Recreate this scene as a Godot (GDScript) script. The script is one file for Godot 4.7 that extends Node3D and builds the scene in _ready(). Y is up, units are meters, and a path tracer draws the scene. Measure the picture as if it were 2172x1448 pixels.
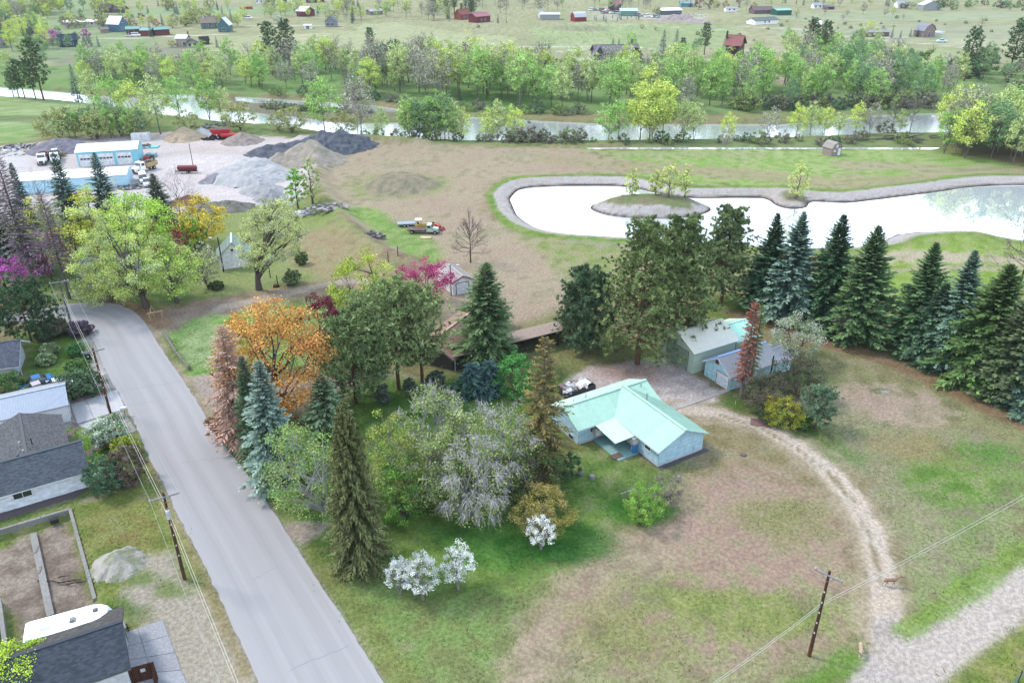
extends Node3D
# A river valley seen from 55 m up: a turquoise house among trees, a street of houses, a pond, a gravel yard, a river and the farms beyond.
# All places are metres on the valley floor: x to the east, z to the south, y up.

const LIT := 2.2          # how much brighter than its base colour a sunlit level surface appears
const GK := 2.75           # makes up for the mean of the grain textures on the ground
var rng := RandomNumberGenerator.new()
var M := {}
var taken := {}
var n_big := FastNoiseLite.new()
var n_mid := FastNoiseLite.new()
var n_fine := FastNoiseLite.new()
var n_gap := FastNoiseLite.new()


class Build:
	var v := PackedVector3Array()
	var n := PackedVector3Array()
	var c := PackedColorArray()

	func tri(a: Vector3, b: Vector3, d: Vector3, col: Color) -> void:
		var nn := (d - a).cross(b - a).normalized()
		v.append(a)
		v.append(b)
		v.append(d)
		n.append(nn)
		n.append(nn)
		n.append(nn)
		c.append(col)
		c.append(col)
		c.append(col)

	func quad(a: Vector3, b: Vector3, d: Vector3, e: Vector3, col: Color) -> void:
		tri(a, b, d, col)
		tri(a, d, e, col)

	func hexa(p: Array, col: Color) -> void:     # eight corners: four below, four above, both counterclockwise seen from above
		quad(p[0], p[1], p[2], p[3], col)
		quad(p[7], p[6], p[5], p[4], col)
		for i in 4:
			var j := (i + 1) % 4
			quad(p[j], p[i], p[i + 4], p[j + 4], col)

	func box(at: Vector3, size: Vector3, col: Color, turn := Basis()) -> void:
		var h := size / 2
		var p := []
		for y in [-h.y, h.y]:
			for s in [[-1, 1], [1, 1], [1, -1], [-1, -1]]:
				p.append(at + turn * Vector3(s[0] * h.x, y, s[1] * h.z))
		hexa(p, col)

	func tube(path: Array, radii: Array, sides: int, col: Color, col2 = null, cap := true) -> void:
		var rings := []
		var dirs := []
		var last := path.size() - 1
		for i in path.size():
			var d: Vector3 = (path[mini(i + 1, last)] - path[maxi(i - 1, 0)]).normalized()
			var a := d.cross(Vector3.RIGHT if absf(d.x) < 0.8 else Vector3.UP).normalized()
			var b := d.cross(a)
			var ring := []
			var outs := []
			for k in sides:
				var o := a * cos(TAU * k / sides) + b * sin(TAU * k / sides)
				outs.append(o)
				ring.append(path[i] + o * radii[i])
			rings.append(ring)
			dirs.append(outs)
		for i in last:
			var c0: Color = col if col2 == null else col.lerp(col2, float(i) / last)
			for k in sides:
				var m := (k + 1) % sides
				for q in [[i, k], [i + 1, k], [i + 1, m], [i, k], [i + 1, m], [i, m]]:
					v.append(rings[q[0]][q[1]])
					n.append(dirs[q[0]][q[1]])
					c.append(c0)
		if cap and sides > 3:
			for e in [0, last]:
				for k in range(1, sides - 1):
					if e == 0:
						tri(rings[0][0], rings[0][k], rings[0][k + 1], col)
					else:
						tri(rings[e][0], rings[e][k + 1], rings[e][k], col if col2 == null else col2)

	func disc(at: Vector3, r: float, sides: int, col: Color, up := Vector3.UP) -> void:
		var a := up.cross(Vector3.RIGHT if absf(up.x) < 0.8 else Vector3.FORWARD).normalized()
		var b := up.cross(a)
		for k in sides:
			var p := at + (a * cos(TAU * k / sides) + b * sin(TAU * k / sides)) * r
			var q := at + (a * cos(TAU * (k + 1) / sides) + b * sin(TAU * (k + 1) / sides)) * r
			tri(at, q, p, col)

	func mesh(m: Material) -> ArrayMesh:
		var arr := []
		arr.resize(Mesh.ARRAY_MAX)
		arr[Mesh.ARRAY_VERTEX] = v
		arr[Mesh.ARRAY_NORMAL] = n
		arr[Mesh.ARRAY_COLOR] = c
		var out := ArrayMesh.new()
		out.add_surface_from_arrays(Mesh.PRIMITIVE_TRIANGLES, arr)
		out.surface_set_material(0, m)
		return out


# ---------------------------------------------------------------- names, labels, parents

func numbered(called: String) -> String:
	var k: int = taken.get(called, 0)
	taken[called] = k + 1
	return called if k == 0 else "%s_%03d" % [called, k]


func tag(o: Node, label: String, category: String, group := "") -> void:
	o.set_meta("label", label)
	o.set_meta("category", category)
	if group:
		o.set_meta("group", group)


func thing(called: String, label: String, category: String, at: Vector3, turn := 0.0, group := "") -> Node3D:
	var o := Node3D.new()
	o.name = numbered(called)
	add_child(o, true)
	o.position = at
	o.rotation.y = turn
	tag(o, label, category, group)
	return o


func part(called: String, b: Build, m: Material, parent: Node, stuff := false) -> MeshInstance3D:
	return part_mesh(called, b.mesh(m), parent, stuff)


func part_mesh(called: String, mesh: Mesh, parent: Node, stuff := false) -> MeshInstance3D:
	var o := MeshInstance3D.new()
	o.name = called if parent != self else numbered(called)
	o.mesh = mesh
	parent.add_child(o, true)
	if stuff:
		o.set_meta("kind", "stuff")
	return o


func structure(called: String, b: Build, m: Material) -> MeshInstance3D:
	var o := part(called, b, m, self)
	o.set_meta("kind", "structure")
	return o


func copy(root: Node3D, at: Vector3, turn: float, size: float, label: String, group := "") -> Node3D:
	var r: Node3D = root.duplicate()
	var stem: String = root.name
	var cut := stem.rfind("_")
	if cut > 0 and stem.substr(cut + 1).is_valid_int():
		stem = stem.substr(0, cut)
	r.name = numbered(stem)
	add_child(r, true)
	r.position = at
	r.rotation.y = turn
	r.scale = Vector3.ONE * size
	r.set_meta("label", label)
	if group:
		r.set_meta("group", group)
	return r


func lit(hex: String, k := 1.0) -> Color:          # the base colour of a level surface that shows as this colour in daylight
	var c := Color(hex).srgb_to_linear()
	return Color(minf(c.r * k / LIT, 0.85), minf(c.g * k / LIT, 0.85), minf(c.b * k / LIT, 0.85))


func tone(c: Color, f: float) -> Color:
	return Color(minf(c.r * f, 0.9), minf(c.g * f, 0.9), minf(c.b * f, 0.9), c.a)


func on(p: Vector3) -> Vector3:
	return Vector3(p.x, gy(p.x, p.z), p.z)


# ---------------------------------------------------------------- materials

func noise_tex(sd: int, freq: float, lo: float, hi: float, size := 512, oct := 4, kind := FastNoiseLite.TYPE_SIMPLEX_SMOOTH) -> NoiseTexture2D:
	var f := FastNoiseLite.new()
	f.seed = sd
	f.frequency = freq
	f.noise_type = kind
	f.fractal_octaves = oct
	f.fractal_gain = 0.65
	var t := NoiseTexture2D.new()
	t.width = size
	t.height = size
	t.seamless = true
	t.noise = f
	var g := Gradient.new()
	g.set_color(0, Color(lo, lo, lo))
	g.set_color(1, Color(hi, hi, hi))
	t.color_ramp = g
	return t


func mat(called: String, rough: float, tex: Texture2D = null, scale := 1.0, spec := 0.3, metal := 0.0) -> StandardMaterial3D:
	var m := StandardMaterial3D.new()
	m.resource_name = called
	m.vertex_color_use_as_albedo = true
	m.roughness = rough
	m.metallic = metal
	m.metallic_specular = spec
	if tex:
		m.albedo_texture = tex
		m.uv1_triplanar = true
		m.uv1_world_triplanar = true
		m.uv1_scale = Vector3.ONE / scale
	M[called] = m
	return m


func make_materials() -> void:
	var soft := noise_tex(3, 0.012, 0.72, 1.0)
	var grain := noise_tex(5, 0.05, 0.55, 1.0, 1024, 5)
	var speck := noise_tex(9, 0.18, 0.6, 1.0, 1024, 3)
	mat("matte", 0.85, soft, 3.0)
	mat("plain", 0.8)
	mat("bark", 0.95, grain, 3.0, 0.2)
	mat("paint", 0.55, soft, 5.0, 0.4)
	mat("metal_roof", 0.42, noise_tex(13, 0.012, 0.9, 1.0), 6.0, 0.45)
	mat("car_paint", 0.25, null, 1.0, 0.5)
	mat("steel", 0.4, soft, 2.0, 0.5, 0.6)
	mat("rubber", 0.9)
	mat("wood", 0.9, grain, 2.2, 0.2)
	mat("stone", 0.95, grain, 4.0, 0.2)
	mat("concrete", 0.9, noise_tex(21, 0.02, 0.78, 1.0, 1024, 6), 7.0, 0.2)
	mat("shingle", 0.95, speck, 1.6, 0.15)
	var asphalt := mat("asphalt", 0.9, noise_tex(31, 0.16, 0.8, 1.0, 1024, 4), 5.0, 0.25)
	asphalt.heightmap_enabled = false
	var ground := mat("ground", 1.0, noise_tex(41, 0.05, 0.58, 1.0, 1024, 5), 5.7, 0.05)
	ground.detail_enabled = true
	ground.detail_blend_mode = BaseMaterial3D.BLEND_MODE_MUL
	ground.detail_albedo = noise_tex(43, 0.04, 0.68, 1.0, 1024, 5)
	ground.detail_uv_layer = BaseMaterial3D.DETAIL_UV_2
	ground.uv2_triplanar = true
	ground.uv2_world_triplanar = true
	ground.uv2_scale = Vector3.ONE / 23.0
	var grass := mat("grass", 0.9, null, 1.0, 0.1)
	grass.backlight_enabled = true
	grass.backlight = Color(0.25, 0.25, 0.2)
	var leaf := mat("leaf", 0.75, null, 1.0, 0.2)
	leaf.backlight_enabled = true
	leaf.backlight = Color(0.34, 0.38, 0.22)
	var needle := mat("needle", 0.8, null, 1.0, 0.2)
	needle.backlight_enabled = true
	needle.backlight = Color(0.08, 0.09, 0.07)
	var glass := StandardMaterial3D.new()
	glass.resource_name = "dark_pane"
	glass.albedo_color = Color(0.16, 0.18, 0.2)
	glass.roughness = 0.06
	glass.metallic_specular = 0.7
	M["glass"] = glass
	var still := StandardMaterial3D.new()
	still.resource_name = "still_water"
	still.albedo_color = Color(0.93, 0.95, 0.97)
	still.metallic = 0.72
	still.roughness = 0.03
	still.metallic_specular = 0.6
	M["still"] = still
	var flow := still.duplicate()
	flow.resource_name = "flowing_water"
	flow.roughness = 0.1
	flow.metallic = 0.8
	flow.normal_enabled = true
	var nt := noise_tex(51, 0.03, 0, 1, 512, 4)
	nt.color_ramp = null
	nt.as_normal_map = true
	nt.bump_strength = 3.0
	flow.normal_texture = nt
	flow.normal_scale = 0.16
	flow.uv1_triplanar = true
	flow.uv1_world_triplanar = true
	flow.uv1_scale = Vector3.ONE / 14.0
	M["flow"] = flow


# ---------------------------------------------------------------- lie of the land

func poly(a: Array) -> PackedVector2Array:
	var p := PackedVector2Array()
	for i in range(0, a.size(), 2):
		p.append(Vector2(a[i], a[i + 1]))
	return p


class Zone:                      # a polygon, an ellipse or a strip along a line; depth_in() is metres inside it
	var p := PackedVector2Array()
	var kind := 0
	var half := 1.0
	var box := Rect2()
	var soft := 1.0
	var rag := 0.0
	var col := Color()
	var col2 := Color()
	var grass := 1.0
	var share := 1.0

	func reach(extra: float) -> void:
		box = Rect2(p[0], Vector2.ZERO)
		for q in p:
			box = box.expand(q)
		box = box.grow(extra)

	func depth_in(x: float, z: float) -> float:
		var q := Vector2(x, z)
		if kind == 1:
			var d := (q - p[0]).rotated(-half)
			var e := Vector2(d.x / p[1].x, d.y / p[1].y).length()
			return (1.0 - e) * minf(p[1].x, p[1].y)
		var best := 1e9
		var inside := false
		var count := p.size()
		for i in (count if kind == 0 else count - 1):
			var a := p[i]
			var b := p[(i + 1) % count]
			best = minf(best, Geometry2D.get_closest_point_to_segment(q, a, b).distance_squared_to(q))
			if kind == 0 and (a.y > z) != (b.y > z) and x < (b.x - a.x) * (z - a.y) / (b.y - a.y) + a.x:
				inside = not inside
		best = sqrt(best)
		if kind == 2:
			return half - best
		return best if inside else -best


func area(a: Array, round := false) -> Zone:
	var o := Zone.new()
	o.p = poly(a)
	if round:
		o.p.append(o.p[0])
		o.p = resample(o.p, 3.0)
	o.reach(4.0)
	return o


func oval(at: Vector3, rx: float, rz: float, turn := 0.0) -> Zone:
	var o := Zone.new()
	o.kind = 1
	o.p = PackedVector2Array([Vector2(at.x, at.z), Vector2(rx, rz)])
	o.half = turn
	o.box = Rect2(at.x, at.z, 0, 0).grow(maxf(rx, rz) * 1.3 + 2.0)
	return o


func strip(a: Array, width: float) -> Zone:
	var o := Zone.new()
	o.kind = 2
	o.p = poly(a)
	o.half = width / 2
	o.reach(width / 2 + 4.0)
	return o


var basin: Zone
var pit: Zone
var channels: Array[Zone] = []
var rises: Array = []            # zone, height, width of the slope
var pond_isles: Array = []


func lay_of_land() -> void:
	pit = area([-55.6,-62.1,-47.1,-67,-38.5,-54.2,-38,-46.3,-43.1,-47.8,-47.4,-54.2,-50,-53.1])
	basin = area([-4.4,-179.5,-2.7,-187.1,0.5,-191.5,6.3,-193.6,16.9,-194.5,27.8,-194,33.2,-191.1,40.6,-184.8,53.1,-184.8,62.9,-184.4,69.7,-182.5,76.4,-181,82.6,-182.9,98.2,-188.3,112.3,-193.6,127.5,-194.9,140.6,-192,111.5,-146.2,100.9,-148.3,96.2,-150.2,90,-151,81.7,-149.4,75,-146.7,68.4,-144.2,55.6,-143.7,43.4,-145.7,32.8,-147.8,19.2,-150.5,8.9,-152.7,3.3,-156.1,-0.1,-160.8,-2.7,-167.7], true)
	basin.reach(1.0)
	channels = [
		area([-220.9,-332.2,-191.6,-323.6,-164.5,-313.4,-144.2,-303.7,-134,-313.4,-118.9,-311.4,-101.3,-284.4,-84.2,-276.3,-70,-270.1,-56,-262.7,-43.5,-261.3,-34.6,-262.7,-28.4,-270.1,-19.9,-271.6,-7.2,-270.1,8.3,-264.9,25,-261.3,47.6,-259.9,68.8,-259.9,87,-259.9,108.3,-268.6,121.1,-273.2,139.9,-276.3,158.4,-279.5,197.4,-281.1,172.2,-241.4,140.1,-243.9,124.2,-242,116,-242.6,97.5,-239,85.7,-237.1,65.6,-234.8,43.1,-233,22.4,-231.9,7.4,-233,-11.8,-231.9,-25.7,-234.2,-39.8,-236.5,-54.7,-241.4,-64.7,-247.7,-78.2,-254.3,-92.4,-257.1,-109.1,-265.6,-124.6,-273.2,-140,-282.7,-157.2,-291.1,-176.1,-298.2,-203.5,-303.7]),
		area([-105.9,-307.5,-91.8,-303.7,-74.8,-298.2,-61.5,-294.6,-47.8,-289.4,-35.1,-281.1,-26.3,-273.2,-24.2,-267.1,-30.3,-265.6,-38.8,-271.6,-48.9,-275.5,-62.5,-279.5,-77,-286,-90.7,-287.7,-100.6,-292.9]),
		area([19.5,-225.7,31.3,-226,55.4,-226.2,82,-225.7,108.7,-225.7,120.6,-225.4,123.9,-224.1,118.9,-221.9,107,-221.7,80.8,-221.9,54.5,-221.9,30.8,-221.9,20.3,-221.9]),
	]
	for c in channels:
		c.reach(1.0)
	rises = [
		[oval(Vector3(-26.97,0,-187.12), 10.76, 9.0), 2.2, 6.0],
		[strip([-53.9,-230.7,-51.3,-207.4,-47.4,-187.1,-42.3,-174.9,-36.3,-161.4,-31.4,-150.2,-25.5,-141.2,-19.4,-136.4], 7.0), 1.7, 4.0],
		[strip([-61.3,-233,-50.5,-234.2,-39.2,-232.4,-25.1,-227.9], 5.0), 1.6, 3.0],
		[oval(Vector3(85.94,0,-152.39), 14.26, 9.0), 1.0, 5.0],
	]
	pond_isles = [
		[oval(Vector3(31.24,-1.2,-173.09), 13.94, 7.6), 3.1],
		[oval(Vector3(63.77,-1.2,-176.89), 4.98, 5.6), 1.9],
	]


func gy(x: float, z: float) -> float:
	var y := 0.0
	var q := Vector2(x, z)
	if x < -36.0 and pit.box.has_point(q):
		y -= 0.95 * smoothstep(-0.1, 0.25, pit.depth_in(x, z))
	if z < -110.0:
		if basin.box.has_point(q):
			var d := basin.depth_in(x, z)
			if d > 0.0:
				y -= 2.3 * smoothstep(0.0, 7.5, d)
				for i in pond_isles:
					var e: float = i[0].depth_in(x, z)
					if e > -2.0:
						y += i[1] * smoothstep(-2.0, 3.6, e)
		for c in channels:
			if c.box.has_point(q):
				var d := c.depth_in(x, z)
				if d > 0.0:
					y -= (1.6 if c == channels[2] else 2.2) * smoothstep(0.0, 3.2, d)
		for r in rises:
			var zone: Zone = r[0]
			if zone.box.has_point(q):
				var d := zone.depth_in(x, z) + n_mid.get_noise_2d(x * 3.0, z * 3.0) * 0.8
				y += r[1] * smoothstep(0.0 if zone.kind != 2 else -1.5, r[2], d)
	y += n_big.get_noise_2d(x * 0.5, z * 0.5) * 0.25 * smoothstep(-115.0, -150.0, z)
	return y + n_mid.get_noise_2d(x * 1.7, z * 1.7) * 0.05


# ---------------------------------------------------------------- what covers the ground

var cover: Array[Zone] = []


func lay(zone: Zone, hex: String, soft: float, rag: float, grass := 1.0, share := 1.0, hex2 := "") -> void:
	zone.soft = soft
	zone.rag = rag
	zone.grass = grass
	zone.share = share
	zone.col = lit(hex, GK)
	zone.col2 = lit(hex2, GK) if hex2 else zone.col
	zone.box = zone.box.grow(soft + rag)
	cover.append(zone)


func lay_covers() -> void:
	# --- farms and fields across the river
	lay(area([-1293,-1211.1,1246.1,-1211.1,388.8,-358.2,-403.4,-358.2]), "a5aa80", 20, 14, 1, 1, "b1ad8b")
	lay(area([-243.8,-447,-194,-441.3,-148.5,-430.4,-138.8,-400.3,-135.3,-358.2,-187.2,-336.6]), "a3a088", 3, 6, 1, 0.95, "8f957a")
	lay(area([-171.7,-477.6,-97,-505,-78,-491,-77.7,-425.1,-122,-413.2,-154.5,-426.8]), "b3bb8d", 6, 8, 1, 0.9, "bdbb95")
	lay(area([-98.5,-546.6,-72,-552.3,-35.3,-505,1.1,-477.6,3.5,-448.9,-15.8,-426.8,-80.3,-413.2]), "bcbf98", 3, 5, 1, 0.9, "b4ba8d")
	lay(area([9.7,-514.9,47,-552.3,139.1,-530.3,117,-441.3,84.7,-426.8,17.7,-426.8]), "9fb37e", 6, 8, 1, 0.9, "aab588")
	lay(oval(Vector3(41.48,0,-519.92), 17.86, 16.0), "8d8b74", 3, 8, 1, 0.8, "98977c")
	lay(area([161.1,-525.1,239.9,-546.6,359.8,-535.6,314.6,-464.9,209.2,-460.8,152.5,-495.6]), "b1b497", 8, 10, 1, 0.85, "a6ae8b")
	lay(area([158.7,-608.8,424.7,-637.5,385.6,-576.1,189.2,-558.1]), "b3bc9c", 8, 10, 1, 0.8, "a2ad88")
	lay(area([198.5,-435.8,224.1,-423.3,197.5,-374,168.9,-371.3,184.2,-413.2]), "aabd86", 4, 3, 1, 0.85, "b5bd8f")
	lay(area([226.5,-464.9,320,-473.3,290.4,-426.8,230,-430.4]), "bdbd9d", 4, 6, 1, 0.8)
	lay(area([-164.1,-426.8,-124.8,-423.3,-123.4,-418.2,-161.6,-419.9]), "9ebb80", 2, 2)
	lay(area([-433.8,-731.9,-361.9,-731.9,-268.7,-576.1,-206.3,-491,-183.7,-434,-228.1,-371.3]), "93a97b", 8, 8, 1, 0.7)
	lay(area([-292.3,-645.1,-141.4,-669,-130.6,-615.7,-270.6,-595.3]), "9bb587", 8, 8, 1, 0.8)
	lay(strip([139.8,-533,175.3,-514.9,183.9,-491,200.6,-464.9,214.7,-452.8,232.7,-435.8], 3.4), "cbc4b0", 1.2, 0.6, 0)
	lay(strip([97.5,-419.9,133.9,-423.3,164.4,-435.8,181.9,-443.2,197.3,-456.8], 3.0), "c0bfae", 1.2, 0.6, 0)
	lay(strip([3.4,-437.6,22.9,-435.8,56.6,-432.1,79.6,-425.1], 3.4), "c4c5b4", 1.2, 0.6, 0)
	lay(strip([-19.4,-400.3,3.2,-405.1,22,-416.5,36.8,-426.8], 3.0), "c4c4ae", 1.2, 0.6, 0)
	lay(strip([33.2,-392.7,46.8,-388.2,37.7,-383.9], 8.0), "cfcbc0", 1.2, 1, 0)
	lay(strip([-172.8,-533,-138.1,-535.6,-108.5,-535.6], 3.0), "c8c3ae", 1.2, 0.6, 0)
	lay(strip([-230.9,-473.3,-207.2,-473.3,-192,-482,-165.4,-491], 4.0), "c9c3b0", 1.2, 0.8, 0)
	lay(strip([48.2,-552.3,92.2,-530.3,128.4,-509.9], 3.0), "b9bf9b", 1.5, 1, 0)
	lay(area([56.1,-622.8,138.6,-608.8,125.1,-561,92.4,-570,52.1,-576.1]), "b9b7a5", 3, 4, 0, 0.8)
	lay(area([202.2,-482,212.9,-482,230.4,-473.3,206.7,-473.3]), "c9c6b6", 1.5, 1, 0)
	# --- the wooded far bank, the meadow on the left and the strip along the river
	lay(area([-281.5,-388.2,-200.8,-371.3,-135.5,-397.2,-120.2,-406.7,-74,-403.5,-41,-391.2,33.7,-388.2,111,-382.4,125.6,-374,165.6,-368.6,226.3,-358.2,211.5,-277.9,130.3,-276.3,64.6,-268.6,-13.6,-273.2,-48.3,-292.9,-107,-307.5,-239.3,-325.7]), "8da86c", 5, 6, 1, 0.95, "769a58")
	lay(area([-103.5,-413.2,-76.8,-419.9,-41.3,-394.2,-38.8,-368.6,-68.5,-371.3]), "7f8f6c", 4, 5, 1, 0.7)
	lay(area([78.7,-287.7,110.8,-284.4,145.4,-281.1,141.7,-273.2,74.7,-271.6]), "7f9a5e", 3, 3, 1, 0.8)
	lay(strip([113.8,-371.3,113.4,-355.7,110,-338.9,107.2,-325.7], 4.5), "b9ab94", 1.5, 1, 0)
	lay(area([-244.7,-307.5,-182.6,-303.7,-152.1,-291.1,-134.9,-273.2,-139.1,-254.3,-139.7,-230.7,-177.1,-214.7]), "8cab66", 5, 6, 1, 1, "a3b17f")
	lay(strip([-181,-262,-159.3,-261.3,-147.9,-259.9], 9.0), "76825c", 3, 2, 1, 0.8)
	lay(area([-150.7,-277.9,-107.6,-270.1,-54.7,-241.4,-11.8,-231.9,57.3,-234.8,129,-240.2,169.1,-236.5,161.1,-224.1,20.6,-226.2,-25.2,-229,-61.3,-233,-82.7,-240.2,-107.2,-241.4,-116.4,-236.5,-134.6,-254.3]), "8f9f66", 4, 4, 1, 0.95, "7f8f5e")
	lay(area([-100.1,-291.1,-76.6,-284.4,-52.2,-276.3,-32.2,-268.6,-28.7,-264.9,-50.3,-264.9,-72.4,-267.1,-93.8,-276.3]), "8c8a78", 2, 3, 0.4, 0.9, "7d8065")
	# --- the gravel yard
	lay(area([-181.6,-220.9,-140,-226.2,-128.4,-235.4,-111.5,-241.4,-95.5,-244.5,-79.9,-240.2,-61.3,-233,-46.6,-229.6,-47.3,-214.7,-50.1,-204.1,-47.9,-186.3,-47.7,-175.2,-50.6,-169.7,-59.4,-171.1,-67.3,-169.7,-70,-165.8,-82.9,-160.2,-137.5,-160.2]), "d8d3d0", 2.5, 3.5, 0, 1, "cdc0bb")
	lay(oval(Vector3(-80.07,0,-207.39), 14.87, 9.0), "dacfcb", 6, 4, 0, 0.7)
	lay(oval(Vector3(-60.97,0,-184.01), 13.4, 9.0), "d5cac6", 4, 4, 0, 0.7)
	lay(strip([-96.6,-214.7,-87.3,-220.9,-73.5,-218.8,-64.5,-224.1], 7.0), "c4b7ae", 3, 3, 0, 0.6)
	# --- the dry field and the pond
	lay(area([-46.6,-229.6,-25.1,-228.5,19.1,-220.9,26.8,-209.8,28.7,-195.3,0.5,-192.8,-6.1,-180.3,-4.6,-163.3,4.1,-150.2,9.9,-136.4,11.2,-119.8,1,-107.8,-7.7,-109.4,-14.5,-119.8,-18.5,-134.2,-25.5,-141.2,-32.7,-151.6,-42,-173.1,-47.5,-185.6,-50.3,-205.1,-47.5,-215.7]), "b3a18a", 5, 5, 1, 1, "aca086")
	lay(area([1.3,-151.6,22.9,-149.9,36.4,-147.3,42.9,-143.7,38.9,-127.7,19,-119.8,12.3,-123.7,7.3,-136.4]), "939f64", 5, 5, 1, 0.95, "a29d77")
	lay(strip([13.4,-148.3,23.3,-146.2,32.1,-144.2,37.1,-142.2], 6.0), "9aa07c", 2, 3, 1, 0.6)
	lay(area([20.2,-220.9,117.4,-221.4,124.5,-214.7,132.8,-204.1,128.7,-197,103.6,-189.5,83.4,-184.8,70.5,-183.3,42.2,-186.3,28.7,-195.3,33.6,-205.1]), "8fae5e", 4, 6, 1, 1, "9fae73")
	lay(strip([11.8,-209.8,38.1,-202.3,60.4,-195.3,80.9,-187.1,101.3,-192], 11.0), "a79e7c", 3, 5, 1, 0.85)
	lay(strip([21.3,-218.8,43,-216.7,65.7,-214.7], 6.0), "a3a67c", 3, 5, 1, 0.6)
	lay(strip([87.6,-205.1,98.7,-202.3,116.8,-199.6,129.2,-197.9], 9.0), "aa9f82", 3, 5, 1, 0.8)
	lay(area([68.2,-143.7,75.4,-147.8,85.5,-151.6,101.5,-149.4,86.9,-123.7,60.4,-116.2,61.1,-127.7]), "8ea750", 4, 4, 1, 1, "98a964")
	lay(strip([67.4,-139.3,77.9,-141.2,86.1,-139.7,95.2,-138.3], 5.0), "b7ab93", 2, 3, 0.2, 0.9)
	lay(strip([63.9,-132.8,78.4,-134.6,92.9,-134.2], 2.2), "b0a58a", 1, 1, 0.4, 0.8)
	lay(oval(Vector3(-26.97,0,-187.12), 12.69, 12.0), "8fa55e", 3, 4, 1, 0.8, "a29a78")
	lay(oval(Vector3(-26.64,0,-186.34), 9.26, 9.0), "95897a", 3, 3, 1, 0.85, "9c937c")
	lay(strip([-52.6,-230.7,-39.2,-232.4,-25.2,-229.6,-6.2,-228.5,20.6,-226.2], 4.0), "929a66", 2, 2, 1, 0.8)
	lay(strip([-32.3,-165.8,-23.8,-155.5,-18.9,-146.2,-16.4,-138.8], 7.5), "7ea352", 2.5, 3, 1, 0.9, "8ea85f")
	lay(strip([-38.3,-160.2,-31.4,-150.2,-25.5,-141.2,-19.5,-136], 6.0), "94806d", 2, 2, 1, 0.9)
	var rim := area([-4.4,-179.5,-2.7,-187.1,0.5,-191.5,6.3,-193.6,16.9,-194.5,27.8,-194,33.2,-191.1,40.6,-184.8,53.1,-184.8,62.9,-184.4,69.7,-182.5,76.4,-181,82.6,-182.9,98.2,-188.3,112.3,-193.6,127.5,-194.9,140.6,-192,111.5,-146.2,100.9,-148.3,96.2,-150.2,90,-151,81.7,-149.4,75,-146.7,68.4,-144.2,55.6,-143.7,43.4,-145.7,32.8,-147.8,19.2,-150.5,8.9,-152.7,3.3,-156.1,-0.1,-160.8,-2.7,-167.7], true)
	rim.kind = 0
	var lush := area([-6.1,-179.5,-4.1,-188.7,-0.2,-193.6,6.4,-195.7,17,-196.6,28.1,-196.2,34.3,-193.2,41,-187.1,53.6,-186.7,63.4,-186.3,70.4,-184.4,77.1,-182.9,83.4,-184.8,99.1,-190.3,113.4,-195.7,128.7,-197,142.2,-194.5,109.9,-143.7,99.7,-146.2,95.2,-148.3,89.2,-149.4,81,-147.8,67.6,-142.2,42.9,-143.7,19,-148.3,3.2,-152.7,-1.6,-158.4,-4.7,-167.1], true)
	lay(lush, "6f9345", 1.2, 1.6, 1, 1, "86994f")
	lay(rim, "c6c0bc", 0.8, 0.5, 0, 1, "b1a89f")
	lay(oval(Vector3(31.17,-0.6,-172.93), 10.28, 4.2), "958a72", 1.2, 2.5, 1, 1, "6f8550")
	lay(oval(Vector3(65.16,-0.6,-178.19), 2.8, 2.6), "8d8a6a", 1, 1, 0.6, 0.9)
	# --- left middle: gardens behind the bend
	lay(area([-137.5,-160.2,-83.2,-160.8,-66.6,-167.7,-47.6,-174.5,-41.8,-172.4,-32.7,-151.6,-25.5,-141.2,-19.3,-135.1,-23.5,-127.7,-36.8,-128.5,-42,-123.3,-51.3,-118,-61.1,-117.6,-66.7,-119.8,-105.4,-116.2]), "96a268", 5, 5, 1, 1, "8a9a5a")
	lay(area([-46.7,-154.4,-37.7,-157.2,-29,-146.2,-21.3,-136.4,-24.1,-132,-33.8,-129.8,-40.4,-136.4]), "ab9577", 5, 4, 1, 0.9, "a09a70")
	lay(area([-111.5,-136.4,-76.8,-136.4,-54.7,-127.7,-51.9,-119.8,-61.4,-118.4,-69.4,-120.6,-99,-118]), "5f8040", 3, 3, 1, 0.8, "728a4c")
	lay(strip([-58.2,-114.1,-50.5,-118,-41.6,-122.1,-31.4,-126.5,-23.8,-129.8,-10.8,-134.2], 6.0), "9f8c74", 2, 2.5, 0.5, 0.95)
	lay(strip([-52.6,-109.4,-51.4,-114.1,-46.5,-117.6], 6.5), "99877a", 2, 2, 0.2, 0.9)
	lay(strip([-67.1,-119.8,-61.1,-117.6,-55.5,-111.1], 3.5), "93795f", 1.5, 1.5, 0.4, 0.9)
	lay(strip([-47.1,-117.1,-41.5,-121.7,-31.6,-127.3,-27,-129], 2.5), "b7ab9b", 0.8, 0.8, 0, 0.7)
	lay(area([-52.7,-106.9,-49.4,-112.7,-43,-116.2,-36.2,-119.1,-30.1,-119.8,-26.5,-109.4,-29.6,-97.6,-39.5,-95.5,-44.3,-94.2,-48.2,-100.4]), "7ba04f", 3, 3, 1, 1, "8ba765")
	lay(oval(Vector3(-45.69,0,-103.99), 3.83, 5.0), "9aa77b", 3, 3, 1, 0.6)
	lay(area([-44.5,-94.2,-39.5,-95.5,-29,-95,-21.4,-96.3,-12.1,-95,-11.8,-92.4,-20.3,-90,-29.1,-85.4,-36.2,-83.3,-39.5,-87.7]), "b3a79c", 1.8, 2, 0.1, 1, "a3968a")
	# --- the lots on the left, below the bend
	lay(area([-74.8,-107.5,-71.6,-111.1,-64.4,-108.1,-58.3,-99.3,-57.2,-95,-59.1,-91.7,-64.9,-90]), "648240", 2, 2, 1, 1, "718a46")
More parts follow.
